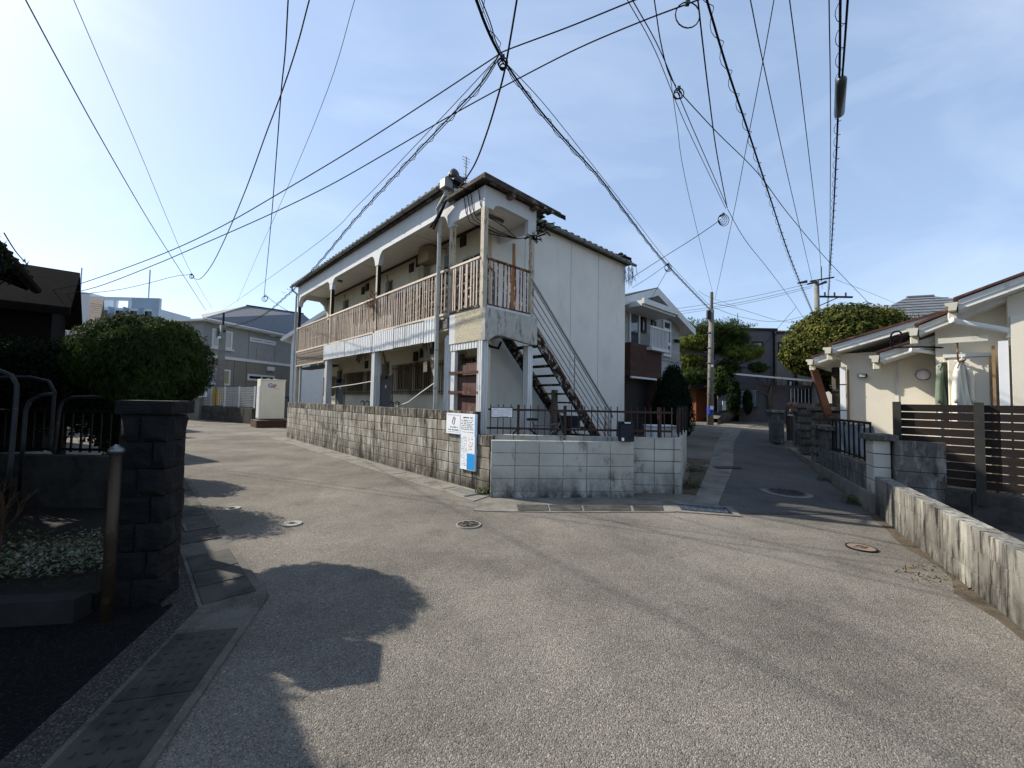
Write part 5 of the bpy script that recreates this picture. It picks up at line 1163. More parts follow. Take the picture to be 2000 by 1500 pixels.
MB().tube([(-.1, -.02, 0), (-.0, -.02, 0)], .035, 8).build('body', 'black', cam_); MB().box(-.02, .0, -.06, .02, -.03, .03).build('bracket', 'black', cam_)
# laundry on a pole
xp0, zp0 = cpx(1843, 712, -.6); xp1, zp1 = cpx(1880, 690, -1.15)
lp = T('laundry_pole', 'pole on hanging hooks holding two garments under the eave', 'laundry pole', ch.loc, ch.rz)
MB().tube([(xp0, -.45*CY, zp0), (xp1, -1.25*CY, zp0+.02)], .016, 8).build('pole', 'gutter_cream', lp)
for x_, y_ in ((xp0+.06, -.5), (xp1-.05, -1.15)):
    MB().tube([(x_, y_*CY, zp0+.3), (x_, y_*CY, zp0+.02), (x_+.04, y_*CY, zp0-.03), (x_+.08, y_*CY, zp0+.03)], .012, 6).build('hook', 'rust', lp)
    MB().box(x_-.2, x_+.3, min((y_-.02)*CY, (y_+.02)*CY), max((y_-.02)*CY, (y_+.02)*CY), zp0+.28, zp0+.36).build('bracket_board', 'gutter_cream', lp)
def smooth_pts(P): 
    P = [Vector(p) for p in P]; return [P[i].lerp(P[i+1], k/3) for i in range(len(P)-1) for k in range(3)]+[P[-1]]
def shirt(label, m, x, y, z, L_, w, seed, sleeve=True):
    t = T('hanging_shirt', label, 'shirt', ch.loc+ch.X*x+DR*y+Vector((0, 0, z)), ch.rz+R(52))
    MB().tube([(0, 0, .14), (.03, 0, .17), (.03, 0, .1), (0, 0, .04)], .006, 5).build('hanger_hook', 'white_plastic', t); MB().tube([(-w*.42, 0, -.03), (0, 0, .04), (w*.42, 0, -.03)], .008, 5).build('hanger', 'white_plastic', t)
    rr = random.Random(seed); ph = rr.random()*6; nu, nv = 36, 26; b = MB()
    def prof(f): return .10+.62*min(1, f/.12)**.8+.34*f
    for sd in (1, -1):
        for j in range(nv+1):
            f = j/nv
            for i in range(nu+1):
                s_ = 2*i/nu-1; x_ = s_*w/2*prof(f); A = .012+.038*f
                y_ = A*math.sin(s_*9+ph+1.2*math.sin(f*3+ph))+.4*A*math.sin(s_*17+2*ph)+sd*(.012+.014*f)*(1-s_*s_)**.5
                b.v.append((x_, y_, .03-.10*abs(s_)*min(1, f*8)-L_*f+.012*math.sin(s_*7+ph)*(f > .95)))
    k0 = (nu+1)*(nv+1)
    for o_ in (0, k0): b.f += [(o_+j*(nu+1)+i, o_+j*(nu+1)+i+1, o_+(j+1)*(nu+1)+i+1, o_+(j+1)*(nu+1)+i) for j in range(nv) for i in range(nu)]
    for i in (0, nu): b.f += [(j*(nu+1)+i, (j+1)*(nu+1)+i, k0+(j+1)*(nu+1)+i, k0+j*(nu+1)+i) for j in range(nv)]
    b.build('body', m, t, smooth=True)
    for s in (-1, 1):
        sl_ = MB(); P = [(s*w*.30, -.03, -.10), (s*w*.38, -.035, -.24), (s*w*.40, -.03, -.42), (s*w*.43, -.035, -.60)]
        sl_.tube(smooth_pts(P), .032, 10, r1=.03); sl_.build('sleeve', m, t, smooth=True)
    MB().tube([(.05*math.cos(k), .035*math.sin(k), .03) for k in [2*math.pi*i/12 for i in range(13)]], .012, 6).build('collar', m, t)
shirt('sage green shirt hanging on the laundry pole', 'shirt_green', xp1-.20, -.82, zp0-.02, .88, .30, 3); shirt('white shirt hanging on the laundry pole', 'shirt_white', xp1-.02, -1.1, zp0-.02, .90, .32, 8)
# fire extinguisher
xf, zf_ = cpx(1851, 790, -.25); fe = T('fire_extinguisher', 'red fire extinguisher standing by the laundry bay', 'fire extinguisher', ch.loc+ch.X*xf-DR*.25+Vector((0, 0, 1.22)), 0)
MB().lathe([(.001, 0), (.07, 0), (.072, .02), (.072, .36), (.05, .42), (.02, .44), (.02, .48), (.001, .48)], 16).build('cylinder', 'red_paint', fe, smooth=True); Bx('handle', 'black', fe, -.02, .09, -.015, .015, .48, .53); MB().tube([(.03, 0, .49), (-.08, 0, .42), (-.085, 0, .15)], .012, 6).build('hose', 'black', fe)
Bx('shelf', 'wall_cream', fe, -.2, .2, -.15, .15, -.9, -.002)
# cable loop and bracket on the eave
xk, zk = cpx(1750, 655, -.8)
MB().tube([(xk+.07*math.cos(t), -.8*CY, zk+.09*math.sin(t)-.012*t) for t in [k*.5 for k in range(22)]]+[(xk+.3, -.8*CY, zk-.22), (xk+.7, -.7*CY, zk-.27), (xk+1.0, -.6*CY, zk-.3)], .014, 6).build('cable_loop', 'cable', ch.o)
# slanted red post left of the house, low brown fence and other bits
rp0 = DY(1590, 722, 9.2); rp1 = DY(1618, 812, 8.9); rpp = T('leaning_board', 'red brown board leaning under the house eave corner', 'board', rp1, 0)
MB().beam((0, 0, 0), rp0-rp1, .16, .05, up=(0, 1, 0)).build('board', 'red_post', rpp)
dkp = T('dark_post', 'dark timber post at the garden side of the cream house', 'post', DY(1634, 800, 9.6)-Vector((0, 0, .9)), 0); Bx('post', 'wood_grey', dkp, -.06, .06, -.06, .06, 0, 1.9)
bf = T('board_fence', 'low brown board fence across the garden beyond the gate piers', 'fence', DY(1536, 800, 13.8)-Vector((0, 0, .75)), R(-12))
for k in range(5): Bx('board', 'batten', bf, 0, 3.0, 0, .03, k*.2+.005, k*.2+.19)
for k in range(4): Bx('post', 'wood_grey', bf, k*.98, k*.98+.07, -.07, -.001, -.3, 1.05)

# dirt gathered along the wall feet
def dirt_edge(pts, n, w, seed):
    rr = random.Random(seed); b = MB(); P = []
    for a_, b_ in zip(pts[:-1], pts[1:]):
        for k in range(12): P.append(a_.lerp(b_, k/12))
    P.append(pts[-1])
    for p in P: ww = w*rr.uniform(.25, 1.2); q_ = p+n*ww; b.v += [(p.x, p.y, terr(p.x, p.y)+.006), (q_.x, q_.y, terr(q_.x, q_.y)+.003)]
    b.f = [(2*k, 2*k+1, 2*k+3, 2*k+2) for k in range(len(P)-1)]
    tag(b.build('dirt_edge', 'dirt', fix=False), kind='structure')
RN = Vector((-RWD.y, RWD.x, 0))
dirt_edge([RW0+RN*.0, RW1-RWD*.9], RN, .16, 3); dirt_edge([up_(0, -.05), up_(7.4, -.05)], UN, .22, 4)
dirt_edge([BK1+Vector((.08, 0, 0)), SD1+Vector((.1, 0, 0)), SD1+Vector((.6, 1.5, 0))], Vector((.9, -.4, 0)), .8, 5)

# darker asphalt strip of the lane
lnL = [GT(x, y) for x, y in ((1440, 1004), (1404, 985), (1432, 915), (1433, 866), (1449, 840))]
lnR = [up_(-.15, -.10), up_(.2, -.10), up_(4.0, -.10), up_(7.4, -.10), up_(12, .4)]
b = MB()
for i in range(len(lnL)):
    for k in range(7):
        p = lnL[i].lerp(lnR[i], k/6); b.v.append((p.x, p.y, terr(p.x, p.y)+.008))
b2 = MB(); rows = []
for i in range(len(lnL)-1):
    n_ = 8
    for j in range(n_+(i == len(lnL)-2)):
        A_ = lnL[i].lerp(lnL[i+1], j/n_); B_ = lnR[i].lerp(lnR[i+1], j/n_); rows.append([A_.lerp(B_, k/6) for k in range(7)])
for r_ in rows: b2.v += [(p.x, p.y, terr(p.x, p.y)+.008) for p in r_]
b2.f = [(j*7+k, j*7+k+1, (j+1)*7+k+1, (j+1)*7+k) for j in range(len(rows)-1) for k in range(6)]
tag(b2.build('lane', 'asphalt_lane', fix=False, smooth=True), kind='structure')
# ================================================================ PLANTS
from mathutils import noise as _mn
def foliage(name, m, parent, blobs, n, size, seed=1, shell=.3, elong=1.7, droop=0., up=0., rough=.16, nf=2.2, core='core_dark', cs=.80):
    rr = random.Random(seed); b = MB()
    ar = [x[3]*x[4]+x[4]*x[5]+x[3]*x[5] for x in blobs]; tot = sum(ar)
    for (cx, cy, cz, rx, ry, rz_), a in zip(blobs, ar):
        for _ in range(int(n*a/tot)):
            while True:
                d = Vector((rr.uniform(-1, 1), rr.uniform(-1, 1), rr.uniform(-1, 1)))
                if .05 < d.length < 1: break
            d.normalize()
            k = 1+rough*(_mn.noise(Vector((d.x*nf+cx, d.y*nf+cy, d.z*nf+seed)))*1.6)+.10*_mn.noise(Vector((d.x*9+cx, d.y*9, d.z*9+seed)))
            k *= 1-shell*rr.random()**2.0
            p = Vector((cx+d.x*rx*k, cy+d.y*ry*k, cz+d.z*rz_*k))
            nrm = (d+Vector((rr.uniform(-1, 1), rr.uniform(-1, 1), rr.uniform(-1, 1)))*.75).normalized()
            t = nrm.cross(Vector((rr.uniform(-1, 1), rr.uniform(-1, 1), rr.uniform(-1, 1)))); t.z += up; t -= nrm*t.dot(nrm)
            if t.length < 1e-3: continue
            t.normalize(); s_ = nrm.cross(t); L_ = size*rr.uniform(.6, 1.35)*elong*.5; w_ = size*rr.uniform(.6, 1.2)*.5
            b.v += [tuple(p-t*L_), tuple(p+s_*w_), tuple(p+t*L_+Vector((0, 0, -droop*L_))), tuple(p-s_*w_)]
            i = len(b.v)-4; b.f.append((i, i+1, i+2, i+3))
    o = b.build(name, m, parent, fix=False)
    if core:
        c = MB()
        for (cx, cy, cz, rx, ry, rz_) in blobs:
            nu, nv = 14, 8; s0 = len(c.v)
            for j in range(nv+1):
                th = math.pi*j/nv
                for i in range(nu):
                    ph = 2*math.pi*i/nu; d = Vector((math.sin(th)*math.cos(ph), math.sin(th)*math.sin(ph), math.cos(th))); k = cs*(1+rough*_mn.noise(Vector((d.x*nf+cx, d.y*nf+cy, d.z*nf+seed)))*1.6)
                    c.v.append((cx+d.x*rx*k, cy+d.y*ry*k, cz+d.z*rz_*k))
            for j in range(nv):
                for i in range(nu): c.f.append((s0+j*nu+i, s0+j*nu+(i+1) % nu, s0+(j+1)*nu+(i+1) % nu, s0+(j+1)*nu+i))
        c.build('dark_core', core, parent, smooth=True)  # solid near-black core stops sky showing through the crown
    return o
def branch(b, p, d, L_, r, depth, rr, spread=.7, up=.25, n=3):
    q_ = p+d*L_; mid = (p+q_)/2+Vector((rr.uniform(-.06, .06), rr.uniform(-.06, .06), rr.uniform(-.03, .03)))*L_
    b.tube([p, mid, q_], [r, r*.8, r*.6], 5 if r > .01 else 4, cap=True)
    if depth:
        for _ in range(n):
            nd = (d+Vector((rr.uniform(-spread, spread), rr.uniform(-spread, spread), rr.uniform(-spread*.5, spread)+up))).normalized(); branch(b, p+d*L_*rr.uniform(.55, 1), nd, L_*rr.uniform(.55, .85), r*.6, depth-1, rr, spread, up, n)
def trunk(parent, pts, r0, r1, m='bark', name='trunk'):
    return MB().tube(pts, r0, 8, r1=r1).build(name, m, parent, smooth=True)
def tree(name, label, loc, cat='tree', group=None): return T(name, label, cat, loc, 0, group)
# round topiary by the road (left)
t = tree('topiary_tree', 'large round clipped topiary tree above the dark stone pillar', (-3.80, 4.18, .1))
trunk(t, [(0, 0, 0), (.05, .02, .6), (.0, .05, 1.2)], .09, .06); branch(tb_ := MB(), Vector((0, 0, .8)), Vector((.3, 0, .9)).normalized(), .5, .045, 1, random.Random(2)); tb_.build('limb', 'bark', t)
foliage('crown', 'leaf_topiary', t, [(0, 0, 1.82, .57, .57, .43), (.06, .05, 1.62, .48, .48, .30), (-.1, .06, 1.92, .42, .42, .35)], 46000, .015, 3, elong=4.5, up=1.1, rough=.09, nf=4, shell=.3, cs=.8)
t = tree('added_shade_tree', 'rounded evergreen out of view, added to shade the kerb', (-5.3, 2.95, .0))  # unseen tree added to throw a rounded shadow over the near kerb
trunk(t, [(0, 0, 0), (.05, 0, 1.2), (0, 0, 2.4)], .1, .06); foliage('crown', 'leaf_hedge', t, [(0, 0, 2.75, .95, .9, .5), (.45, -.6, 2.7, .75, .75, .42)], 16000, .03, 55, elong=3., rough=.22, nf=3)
# clipped hedge canopy
t = tree('clipped_hedge', 'dark clipped hedge with a flat top filling the shaded garden', (-7.2, 6.0, .1), 'hedge')
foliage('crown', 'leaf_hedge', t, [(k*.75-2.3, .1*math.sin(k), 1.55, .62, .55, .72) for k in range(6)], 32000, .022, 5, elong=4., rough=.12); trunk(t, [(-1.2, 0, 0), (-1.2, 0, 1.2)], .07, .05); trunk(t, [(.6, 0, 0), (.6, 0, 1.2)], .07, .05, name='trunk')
t = tree('garden_bush', 'dark bush behind the round topiary tree', (-7.0, 7.5, .1), 'bush')
foliage('crown', 'leaf_hedge', t, [(0, 0, 1.05, .65, .6, .85)], 5000, .05, 6, elong=2.); trunk(t, [(0, 0, 0), (0, 0, .9)], .06, .04)
# ground cover and small shrub in the bed
def cover_leaves(name, label, m, cx, cy, rx, ry, n, size, z=.14, seed=1, rot=0):
    rr = random.Random(seed); b = MB()
    for _ in range(n):
        a = rr.uniform(0, 6.28); d = math.sqrt(rr.random()); x = cx+rx*d*math.cos(a); y = cy+ry*d*math.sin(a); hh = z+terr(x, y)*0+rr.random()**2*.14
        t = Vector((rr.uniform(-1, 1), rr.uniform(-1, 1), rr.uniform(-.1, .8))).normalized(); s_ = t.cross(Vector((rr.uniform(-.3, .3), rr.uniform(-.3, .3), 1))).normalized(); L_ = size*rr.uniform(.5, 1.3); p = Vector((x, y, hh))
        b.v += [tuple(p-t*L_*.5), tuple(p+s_*L_*.28), tuple(p+t*L_*.6), tuple(p-s_*L_*.28)]; i = len(b.v)-4; b.f.append((i, i+1, i+2, i+3))
    return tag(b.build(name, m, fix=False), label, 'ground cover', kind='stuff')
cover_leaves('ground_cover', 'low green ground cover in the shaded garden bed', 'leaf_weed', -4.6, 3.45, 1.6, .65, 1700, .035, seed=2)
cover_leaves('pale_ground_cover', 'pale grey leafed ground cover in the garden bed', 'leaf_grey', -3.75, 3.55, .55, .4, 1500, .035, seed=3)
cover_leaves('dry_leaf_litter', 'dry brown leaf litter on the garden soil', 'straw', -4.2, 3.5, .8, .5, 900, .035, seed=4)
t = tree('bare_shrub', 'leafless twiggy shrub in the dark garden bed', (-4.15, 3.35, .12), 'shrub'); b = MB(); rr = random.Random(11)
for k in range(5): branch(b, Vector((0, 0, 0)), Vector((rr.uniform(-.5, .5), rr.uniform(-.5, .5), 1)).normalized(), .32, .012, 3, rr, .8, .15, 3)
b.build('twigs', 'twig_brown', t)
# dry plant on the balcony rail
_bp = AC+DL*4.75+DR*.0
t = tree('dried_plant', 'dried brown plant tangled over the balcony railing post', (_bp.x, _bp.y, 3.4), 'plant'); b = MB(); rr = random.Random(5)
for k in range(34): branch(b, Vector((rr.uniform(-.06, .1), rr.uniform(-.1, .1), rr.uniform(.55, 1.0))), Vector((rr.uniform(-.9, .7), rr.uniform(-.9, .7), rr.uniform(-.3, .9))).normalized(), .15, .007, 2, rr, .9, -.05, 3)
for k in range(8): branch(b, Vector((rr.uniform(-.02, .1), rr.uniform(-.1, .1), .8)), Vector((rr.uniform(-.2, .2), rr.uniform(-.2, .2), -1)).normalized(), .3, .006, 1, rr, .4, -.3, 3)
b.build('stems', 'twig_rust', t)
# dry vines hanging from the far corner of the apartment roof
_vp = AC+DL*1.0+DR*6.9
t = tree('hanging_vine', 'dry vine hanging from the apartment roof corner', (_vp.x, _vp.y, 6.0), 'plant'); b = MB(); rr = random.Random(9)
for k in range(16): branch(b, Vector((rr.uniform(-.25, .15), rr.uniform(-.2, .2), rr.uniform(-.05, .1))), Vector((rr.uniform(-.2, .2), rr.uniform(-.2, .2), -1)).normalized(), rr.uniform(.2, .4), .008, 2, rr, .5, -.45, 2)
b.build('stems', 'bark', t)
# leafless bushes behind the iron fence
for i, (x_, y_, s_, n_) in enumerate(((2.1, 8.1, 1.0, 8), (2.75, 8.5, .8, 7), (1.0, 8.3, .5, 4))):
    t = tree('bare_shrub', ('tall leafless bush behind the iron fence at the stair foot', 'leafless bush behind the fence near the side wall', 'small leafless bush under the outside stair')[i], (x_, y_, .32), 'shrub'); b = MB(); rr = random.Random(20+i)
    for k in range(n_): branch(b, Vector((rr.uniform(-.2, .2), rr.uniform(-.2, .2), 0)), Vector((rr.uniform(-.45, .45), rr.uniform(-.45, .45), 1)).normalized(), .48*s_, .012, 3, rr, .55, .25, 2)
    b.build('twigs', 'twig_brown', t)
# conical cypress
cp = GT(1312, 824); cp = DY(1313, 800, 13.2)
t = tree('cypress_shrub', 'dark green cone shaped cypress beside the stone clad house', (cp.x, cp.y, terr(cp.x, cp.y)), 'shrub')
foliage('crown', 'leaf_cypress', t, [(0, 0, .95, .66, .66, .95), (0, 0, 1.5, .55, .55, .85), (.02, 0, 2.0, .34, .34, .62)], 18000, .035, 8, elong=2.8, up=1.2, rough=.12); trunk(t, [(0, 0, 0), (0, 0, .6)], .06, .05)
# pine with cloud pads
pp_ = DY(1398, 800, 24.5)
t = tree('pine_tree', 'cloud pruned pine tree with spreading pads behind the utility pole', (pp_.x, pp_.y, .5))
def ppx(x, y, Y=24.5): q_ = DY(x, y, Y); return q_-Vector((pp_.x, pp_.y, .5))
TR = [ppx(1425, 815), ppx(1405, 770), ppx(1388, 720), ppx(1395, 690), ppx(1398, 650)]
trunk(t, TR, .16, .07)
pads = [(1398, 645, 52, 18), (1352, 670, 32, 14), (1405, 672, 40, 16), (1440, 660, 20, 16), (1443, 690, 30, 13), (1468, 688, 20, 13), (1346, 706, 24, 12), (1480, 718, 14, 8), (1418, 722, 24, 14), (1360, 735, 34, 16)]
for i, (x, y, w_, h_) in enumerate(pads):
    c = ppx(x, y, 24.5+random.uniform(-.6, .6)); rw = w_/FPX*24.5
    foliage('needle_pad', 'leaf_pine2' if i in (1, 4, 5, 6) else 'leaf_pine', t, [(c.x, c.y, c.z, rw, rw*.8, h_/FPX*24.5)], int(1400+w_*90), .045, 30+i, elong=6., up=1.2, rough=.6, nf=3.2, shell=.55, cs=.45)
    MB().tube([TR[2 if y > 680 else 3], (TR[2 if y > 680 else 3]+c)/2+Vector((0, 0, .1)), c-Vector((0, 0, .1))], [.07, .05, .03], 5).build('limb', 'bark', t)
b = MB(); rr = random.Random(3); c = ppx(1450, 705)
MB().tube([ppx(1416, 745), ppx(1432, 728), ppx(1440, 712), ppx(1460, 705)], [.09, .07, .06, .04], 6).build('limb', 'bark_pale', t)
for k in range(10): branch(b, c+Vector((rr.uniform(-.5, .5), rr.uniform(-.3, .3), rr.uniform(-.2, .1))), Vector((rr.uniform(-1, 1), rr.uniform(-.5, .5), rr.uniform(0, .6))).normalized(), .4, .02, 2, rr, .7, .1, 2)
b.build('bare_twigs', 'bark_pale', t)
# big round evergreen on the right
rp_ = DY(1652, 700, 14.5)
t = tree('round_evergreen', 'big dome shaped evergreen tree behind the cream house', (rp_.x, rp_.y, terr(rp_.x, rp_.y)))
def rpx(x, y, Y=14.5): q_ = DY(x, y, Y); return q_-t.location
trunk(t, [(0, 0, 0), (.1, 0, 1.2), (0, .1, 2.6)], .2, .13)
c0 = rpx(1655, 672); sc_ = 14.5/FPX
foliage('crown', 'leaf_gloss', t, [(c0.x, c0.y, c0.z, 104*sc_, 100*sc_, 74*sc_), (rpx(1590, 690).x, rpx(1590, 690).y, rpx(1590, 690).z, 54*sc_, 60*sc_, 44*sc_), (rpx(1720, 690).x, rpx(1720, 690).y+.3, rpx(1720, 690).z, 60*sc_, 60*sc_, 54*sc_)], 36000, .065, 12, elong=1.8, rough=.07, nf=4, shell=.22)
foliage('sun_tint_leaves', 'leaf_olive', t, [(c0.x, c0.y, c0.z+.02, 107*sc_, 103*sc_, 76*sc_), (rpx(1590, 690).x, rpx(1590, 690).y, rpx(1590, 690).z, 56*sc_, 62*sc_, 46*sc_)], 9000, .065, 14, elong=1.8, rough=.07, nf=4, shell=.12, core=None)  # lighter olive leaf layer paints sunlight onto the main and left crown
lw = rpx(1625, 735); foliage('low_spray', 'leaf_gloss', t, [(lw.x, lw.y, lw.z, .5, .4, .6)], 1300, .10, 17, core=None, shell=.8)
# shrubs along the lane fence
for i, (x, y, w_, h_, m_, lb) in enumerate(((1433, 775, 12, 34, 'leaf_hedge', 'narrow dark shrub against the lane fence'), (1460, 785, 8, 22, 'leaf_hedge', 'small dark shrub pressed through the lane fence'), (1586, 768, 12, 14, 'leaf_gloss', 'potted green shrub near the taupe wing'), (1405, 745, 18, 30, 'leaf_pine', 'dark bushy shrub under the pine branches'))):
    c = DY(x, y, 21.5 if i < 2 else (24 if i == 2 else 22.5)); t = tree('lane_shrub', lb, (c.x, c.y, c.z-h_/FPX*c.y), 'shrub')
    foliage('crown', m_, t, [(0, 0, h_/FPX*c.y, w_/FPX*c.y, w_/FPX*c.y, h_/FPX*c.y)], 1800, .09, 40+i, elong=2)
t = tree('bare_tree', 'pale leafless pruned tree at the end of the lane fence', DY(1505, 800, 23.5)-Vector((0, 0, .3)), 'tree'); b = MB(); rr = random.Random(31)
trunk(t, [(0, 0, 0), (-.1, 0, 1.0), (.1, 0, 1.7)], .1, .06, 'bark_pale')
for k in range(9): branch(b, Vector((rr.uniform(-.1, .1), 0, rr.uniform(1.0, 1.8))), Vector((rr.uniform(-1, 1), rr.uniform(-.5, .5), rr.uniform(.1, .7))).normalized(), .55, .03, 2, rr, .7, .1, 2)
b.build('branches', 'bark_pale', t)
# weeds
def weed(label, px, py, r_, n, m='leaf_weed', seed=1, h=.1, dy=0):
    p = GT(px, py); b = MB(); rr = random.Random(seed)
    for _ in range(n):
        a = rr.uniform(0, 6.28); d = r_*math.sqrt(rr.random()); q_ = Vector((d*math.cos(a), d*math.sin(a)*.6, rr.random()**1.5*h)); t_ = Vector((rr.uniform(-1, 1), rr.uniform(-1, 1), rr.uniform(0, 1))).normalized(); s_ = t_.cross(Vector((0, 0, 1)))*.4; L_ = rr.uniform(.015, .04)
        b.v += [tuple(q_-t_*L_), tuple(q_+s_*L_), tuple(q_+t_*L_), tuple(q_-s_*L_)]; i = len(b.v)-4; b.f.append((i, i+1, i+2, i+3))
    o = b.build('weed_clump', m, None, (p.x, p.y, terr(p.x, p.y)), fix=False); tag(o, label, 'weeds', kind='stuff')
weed('green weeds at the corner of the stained block wall', 943, 966, .13, 260, seed=1, h=.12)
weed('leafy weeds at the foot of the grey footing up the lane', 1683, 985, .3, 420, seed=2, h=.12)
weed('small weeds further along the lane footing', 1628, 940, .35, 260, seed=3, h=.08)
weed('weeds in the shaded dirt beside the side wall', 1338, 950, .3, 300, seed=4, h=.1)
weed('weeds along the wall near the lane drain', 1350, 920, .3, 240, seed=5, h=.12)
weed('straw coloured grass debris along the low wall foot', 1870, 1130, .5, 160, 'straw', 50, .02)
# ================================================================ LEFT FOREGROUND: stone pillar, bollard, posts, garden fence, hoops
def rough_stone(w, d, h, seed, amp=.012):
    bm = bmesh.new(); bmesh.ops.create_cube(bm, size=1); bmesh.ops.subdivide_edges(bm, edges=bm.edges[:], cuts=4, use_grid_fill=True)
    for v in bm.verts:
        p = Vector((v.co.x*w, v.co.y*d, v.co.z*h)); e = [abs(v.co.x) > .49, abs(v.co.y) > .49, abs(v.co.z) > .49]
        n = _mn.noise_vector(Vector((p.x*9, p.y*9, p.z*9+seed*3.1)))
        k = amp*(.35 if sum(e) > 1 else 1.3)
        p += n*k
        if sum(e) == 1 and not e[2]: p += Vector((math.copysign(amp*.9, v.co.x) if e[0] else 0, math.copysign(amp*.9, v.co.y) if e[1] else 0, 0))
        v.co = p
    me = bpy.data.meshes.new('stone'); bm.to_mesh(me); bm.free(); me.materials.append(M['stone']); return me
pz = math.atan2(.26, .9656)
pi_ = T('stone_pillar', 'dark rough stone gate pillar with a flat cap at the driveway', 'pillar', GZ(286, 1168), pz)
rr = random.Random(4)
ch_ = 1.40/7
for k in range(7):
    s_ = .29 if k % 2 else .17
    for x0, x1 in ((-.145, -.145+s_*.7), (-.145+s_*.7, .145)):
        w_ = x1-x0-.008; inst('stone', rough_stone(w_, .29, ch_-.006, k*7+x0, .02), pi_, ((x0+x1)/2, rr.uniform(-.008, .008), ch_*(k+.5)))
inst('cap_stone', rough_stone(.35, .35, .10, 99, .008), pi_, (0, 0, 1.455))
bo_ = T('bronze_bollard', 'bronze metal bollard post with a domed cap before the stone pillar', 'bollard', GZ(207, 1214), 0)
MB().lathe([(.034, 0), (.034, 1.14)], 20).build('post', 'bronze_post', bo_, smooth=True); MB().lathe([(.036, 1.14), (.046, 1.15), (.046, 1.165), (.036, 1.18), (.02, 1.19), (.01, 1.20), (.001, 1.202)], 20).build('cap', 'steel', bo_, smooth=True)
gp_ = T('gate_post', 'slim steel gate post fixed to the stone pillar', 'post', GZ(246, 1152), pz)
Bx('post', 'bronze_post', gp_, -.025, .025, -.02, .02, 0, 1.02); Bx('post_cap', 'steel', gp_, -.04, .04, -.03, .03, 1.021, 1.04)
for z_ in (.06, .95): Bx('hinge', 'dark_metal', gp_, -.15, -.026, -.01, .01, z_, z_+.025)
Bx('latch', 'copper', gp_, -.03, .0, -.035, -.021, .72, .84)
wedge = T('kerb_ramp', 'grey plastic kerb ramp block beside the stone pillar', 'ramp', GZ(352, 1112), math.atan2(-DL.y, -DL.x))
MB().ext([(-.14, 0, 0), (-.14, -.12, 0), (-.14, -.12, .1)], (.28, 0, 0)).build('wedge', 'steel', wedge)
gf = T('garden_fence', 'black iron railing on a low wall inside the shaded garden', 'fence', (-9.2, 5.15, 0), R(1.2))
Bx('kerb_wall', 'concrete_dark', gf, 0, 4.4, -.08, .08, 0, .76)
for k in range(36): Bx('bar', 'black', gf, .1+k*.12, .118+k*.12, -.009, .009, .8, 1.30)
for z_ in (.82, 1.30): Bx('rail', 'black', gf, .05, 4.4, -.015, .015, z_, z_+.03)
def hoop(label, pts, r_=.017):
    p0 = GZ(*pts[-1][:2], .1); h_ = T('garden_hoop', label, 'hoop', p0, 0, None)
    P = [DY(x, y, Y)-p0 for x, y, Y in pts]
    Q = []
    for i in range(len(P)-1):
        for k in range(4): Q.append(P[i].lerp(P[i+1], k/4))
    Q.append(P[-1]); MB().tube(Q, r_, 8).build('pipe', 'hoop_grey', h_, smooth=True)
hy = 3.35
hoop('tall grey pipe hoop in the garden with a rounded shoulder', [(-90, 725, hy), (0, 724, hy), (22, 733, hy), (33, 752, hy), (30, 800, hy), (18, 930, hy), (13, 985, GZ(13, 985, .1).y)])
hoop('second grey pipe hoop behind the first in the garden', [(-60, 738, 4.3), (60, 737, 4.3), (95, 745, 4.3), (106, 765, 4.3), (102, 820, 4.3), (96, 880, 4.35)])
hoop('short grey pipe hoop with a sloping top rail in the garden', [(105, 769, 3.8), (80, 772, 3.8), (58, 783, 3.8), (50, 800, 3.8), (44, 880, 3.8), (36, 975, GZ(36, 975, .1).y)])
hoop('far grey pipe hoop before the garden railing', [(200, 775, 4.6), (140, 776, 4.6), (122, 784, 4.6), (116, 800, 4.6), (110, 850, 4.6), (105, 885, 4.65)])

# ================================================================ FENCE ON THE FRONT WALL
fy = 7.02
xa = (957-1000)/FPX*fy; xb = 2.78
fo = T('iron_fence', 'brown iron picket fence on top of the grey front wall', 'fence', (xa, fy+.02, 0), R(-.4))
Lx = xb-xa
me = MB().box(-.007, .007, -.007, .007, .985, 1.50).mesh('picket', 'fence_brown')
nb_ = 27
for k in range(nb_+1): inst('picket', me, fo, (.02+k*(Lx-.04)/nb_, 0, 0), (0, random.uniform(-.01, .01), 0))
Bx('rail', 'fence_brown', fo, -.02, Lx, -.02, -.008, 1.395, 1.43); Bx('rail', 'fence_brown', fo, -.04, Lx-.02, -.02, -.008, 1.075, 1.11)
for x_ in (1013.7, 1105, 1289): X_ = (x_-1000)/FPX*fy-xa; Bx('post', 'fence_brown', fo, X_-.022, X_+.022, -.03, .015, .985, 1.50)
sp_ = T('panel_fence', 'brown metal panel fence on the side wall along the lane', 'fence', (2.90, 7.15, .99), math.atan2(SD1.y-7.15, SD1.x-2.9))
for k in range(10): Bx('slat', 'fence_brown', sp_, .05+k*.2, .05+k*.2+.19, -.01, .01, .05, .5)
for k in range(4): Bx('post', 'dark_metal', sp_, k*.66, k*.66+.045, -.04, -.012, 0, .54)
bs = T('fence_sign', 'white framed notice with a ring emblem hung on the iron fence', 'sign', (xa, fy-.03, 0), R(-.4))
s0, s1 = (960-957)/FPX*fy, (1003-957)/FPX*fy
zs1 = DY(980, 795, fy).z; zs0 = DY(980, 816, fy).z
Bx('frame', 'black', bs, s0, s1, -.012, .0, zs0, zs1); Bx('board', 'sign_white', bs, s0+.012, s1-.012, -.016, -.0125, zs0+.014, zs1-.014)
MB().tube([(s0+.085+.055*math.cos(t), -.018, (zs0+zs1)/2+.055*math.sin(t)) for t in [2*math.pi*k/20 for k in range(21)]], .0025, 4).build('ring_emblem', 'ink_pale', bs)
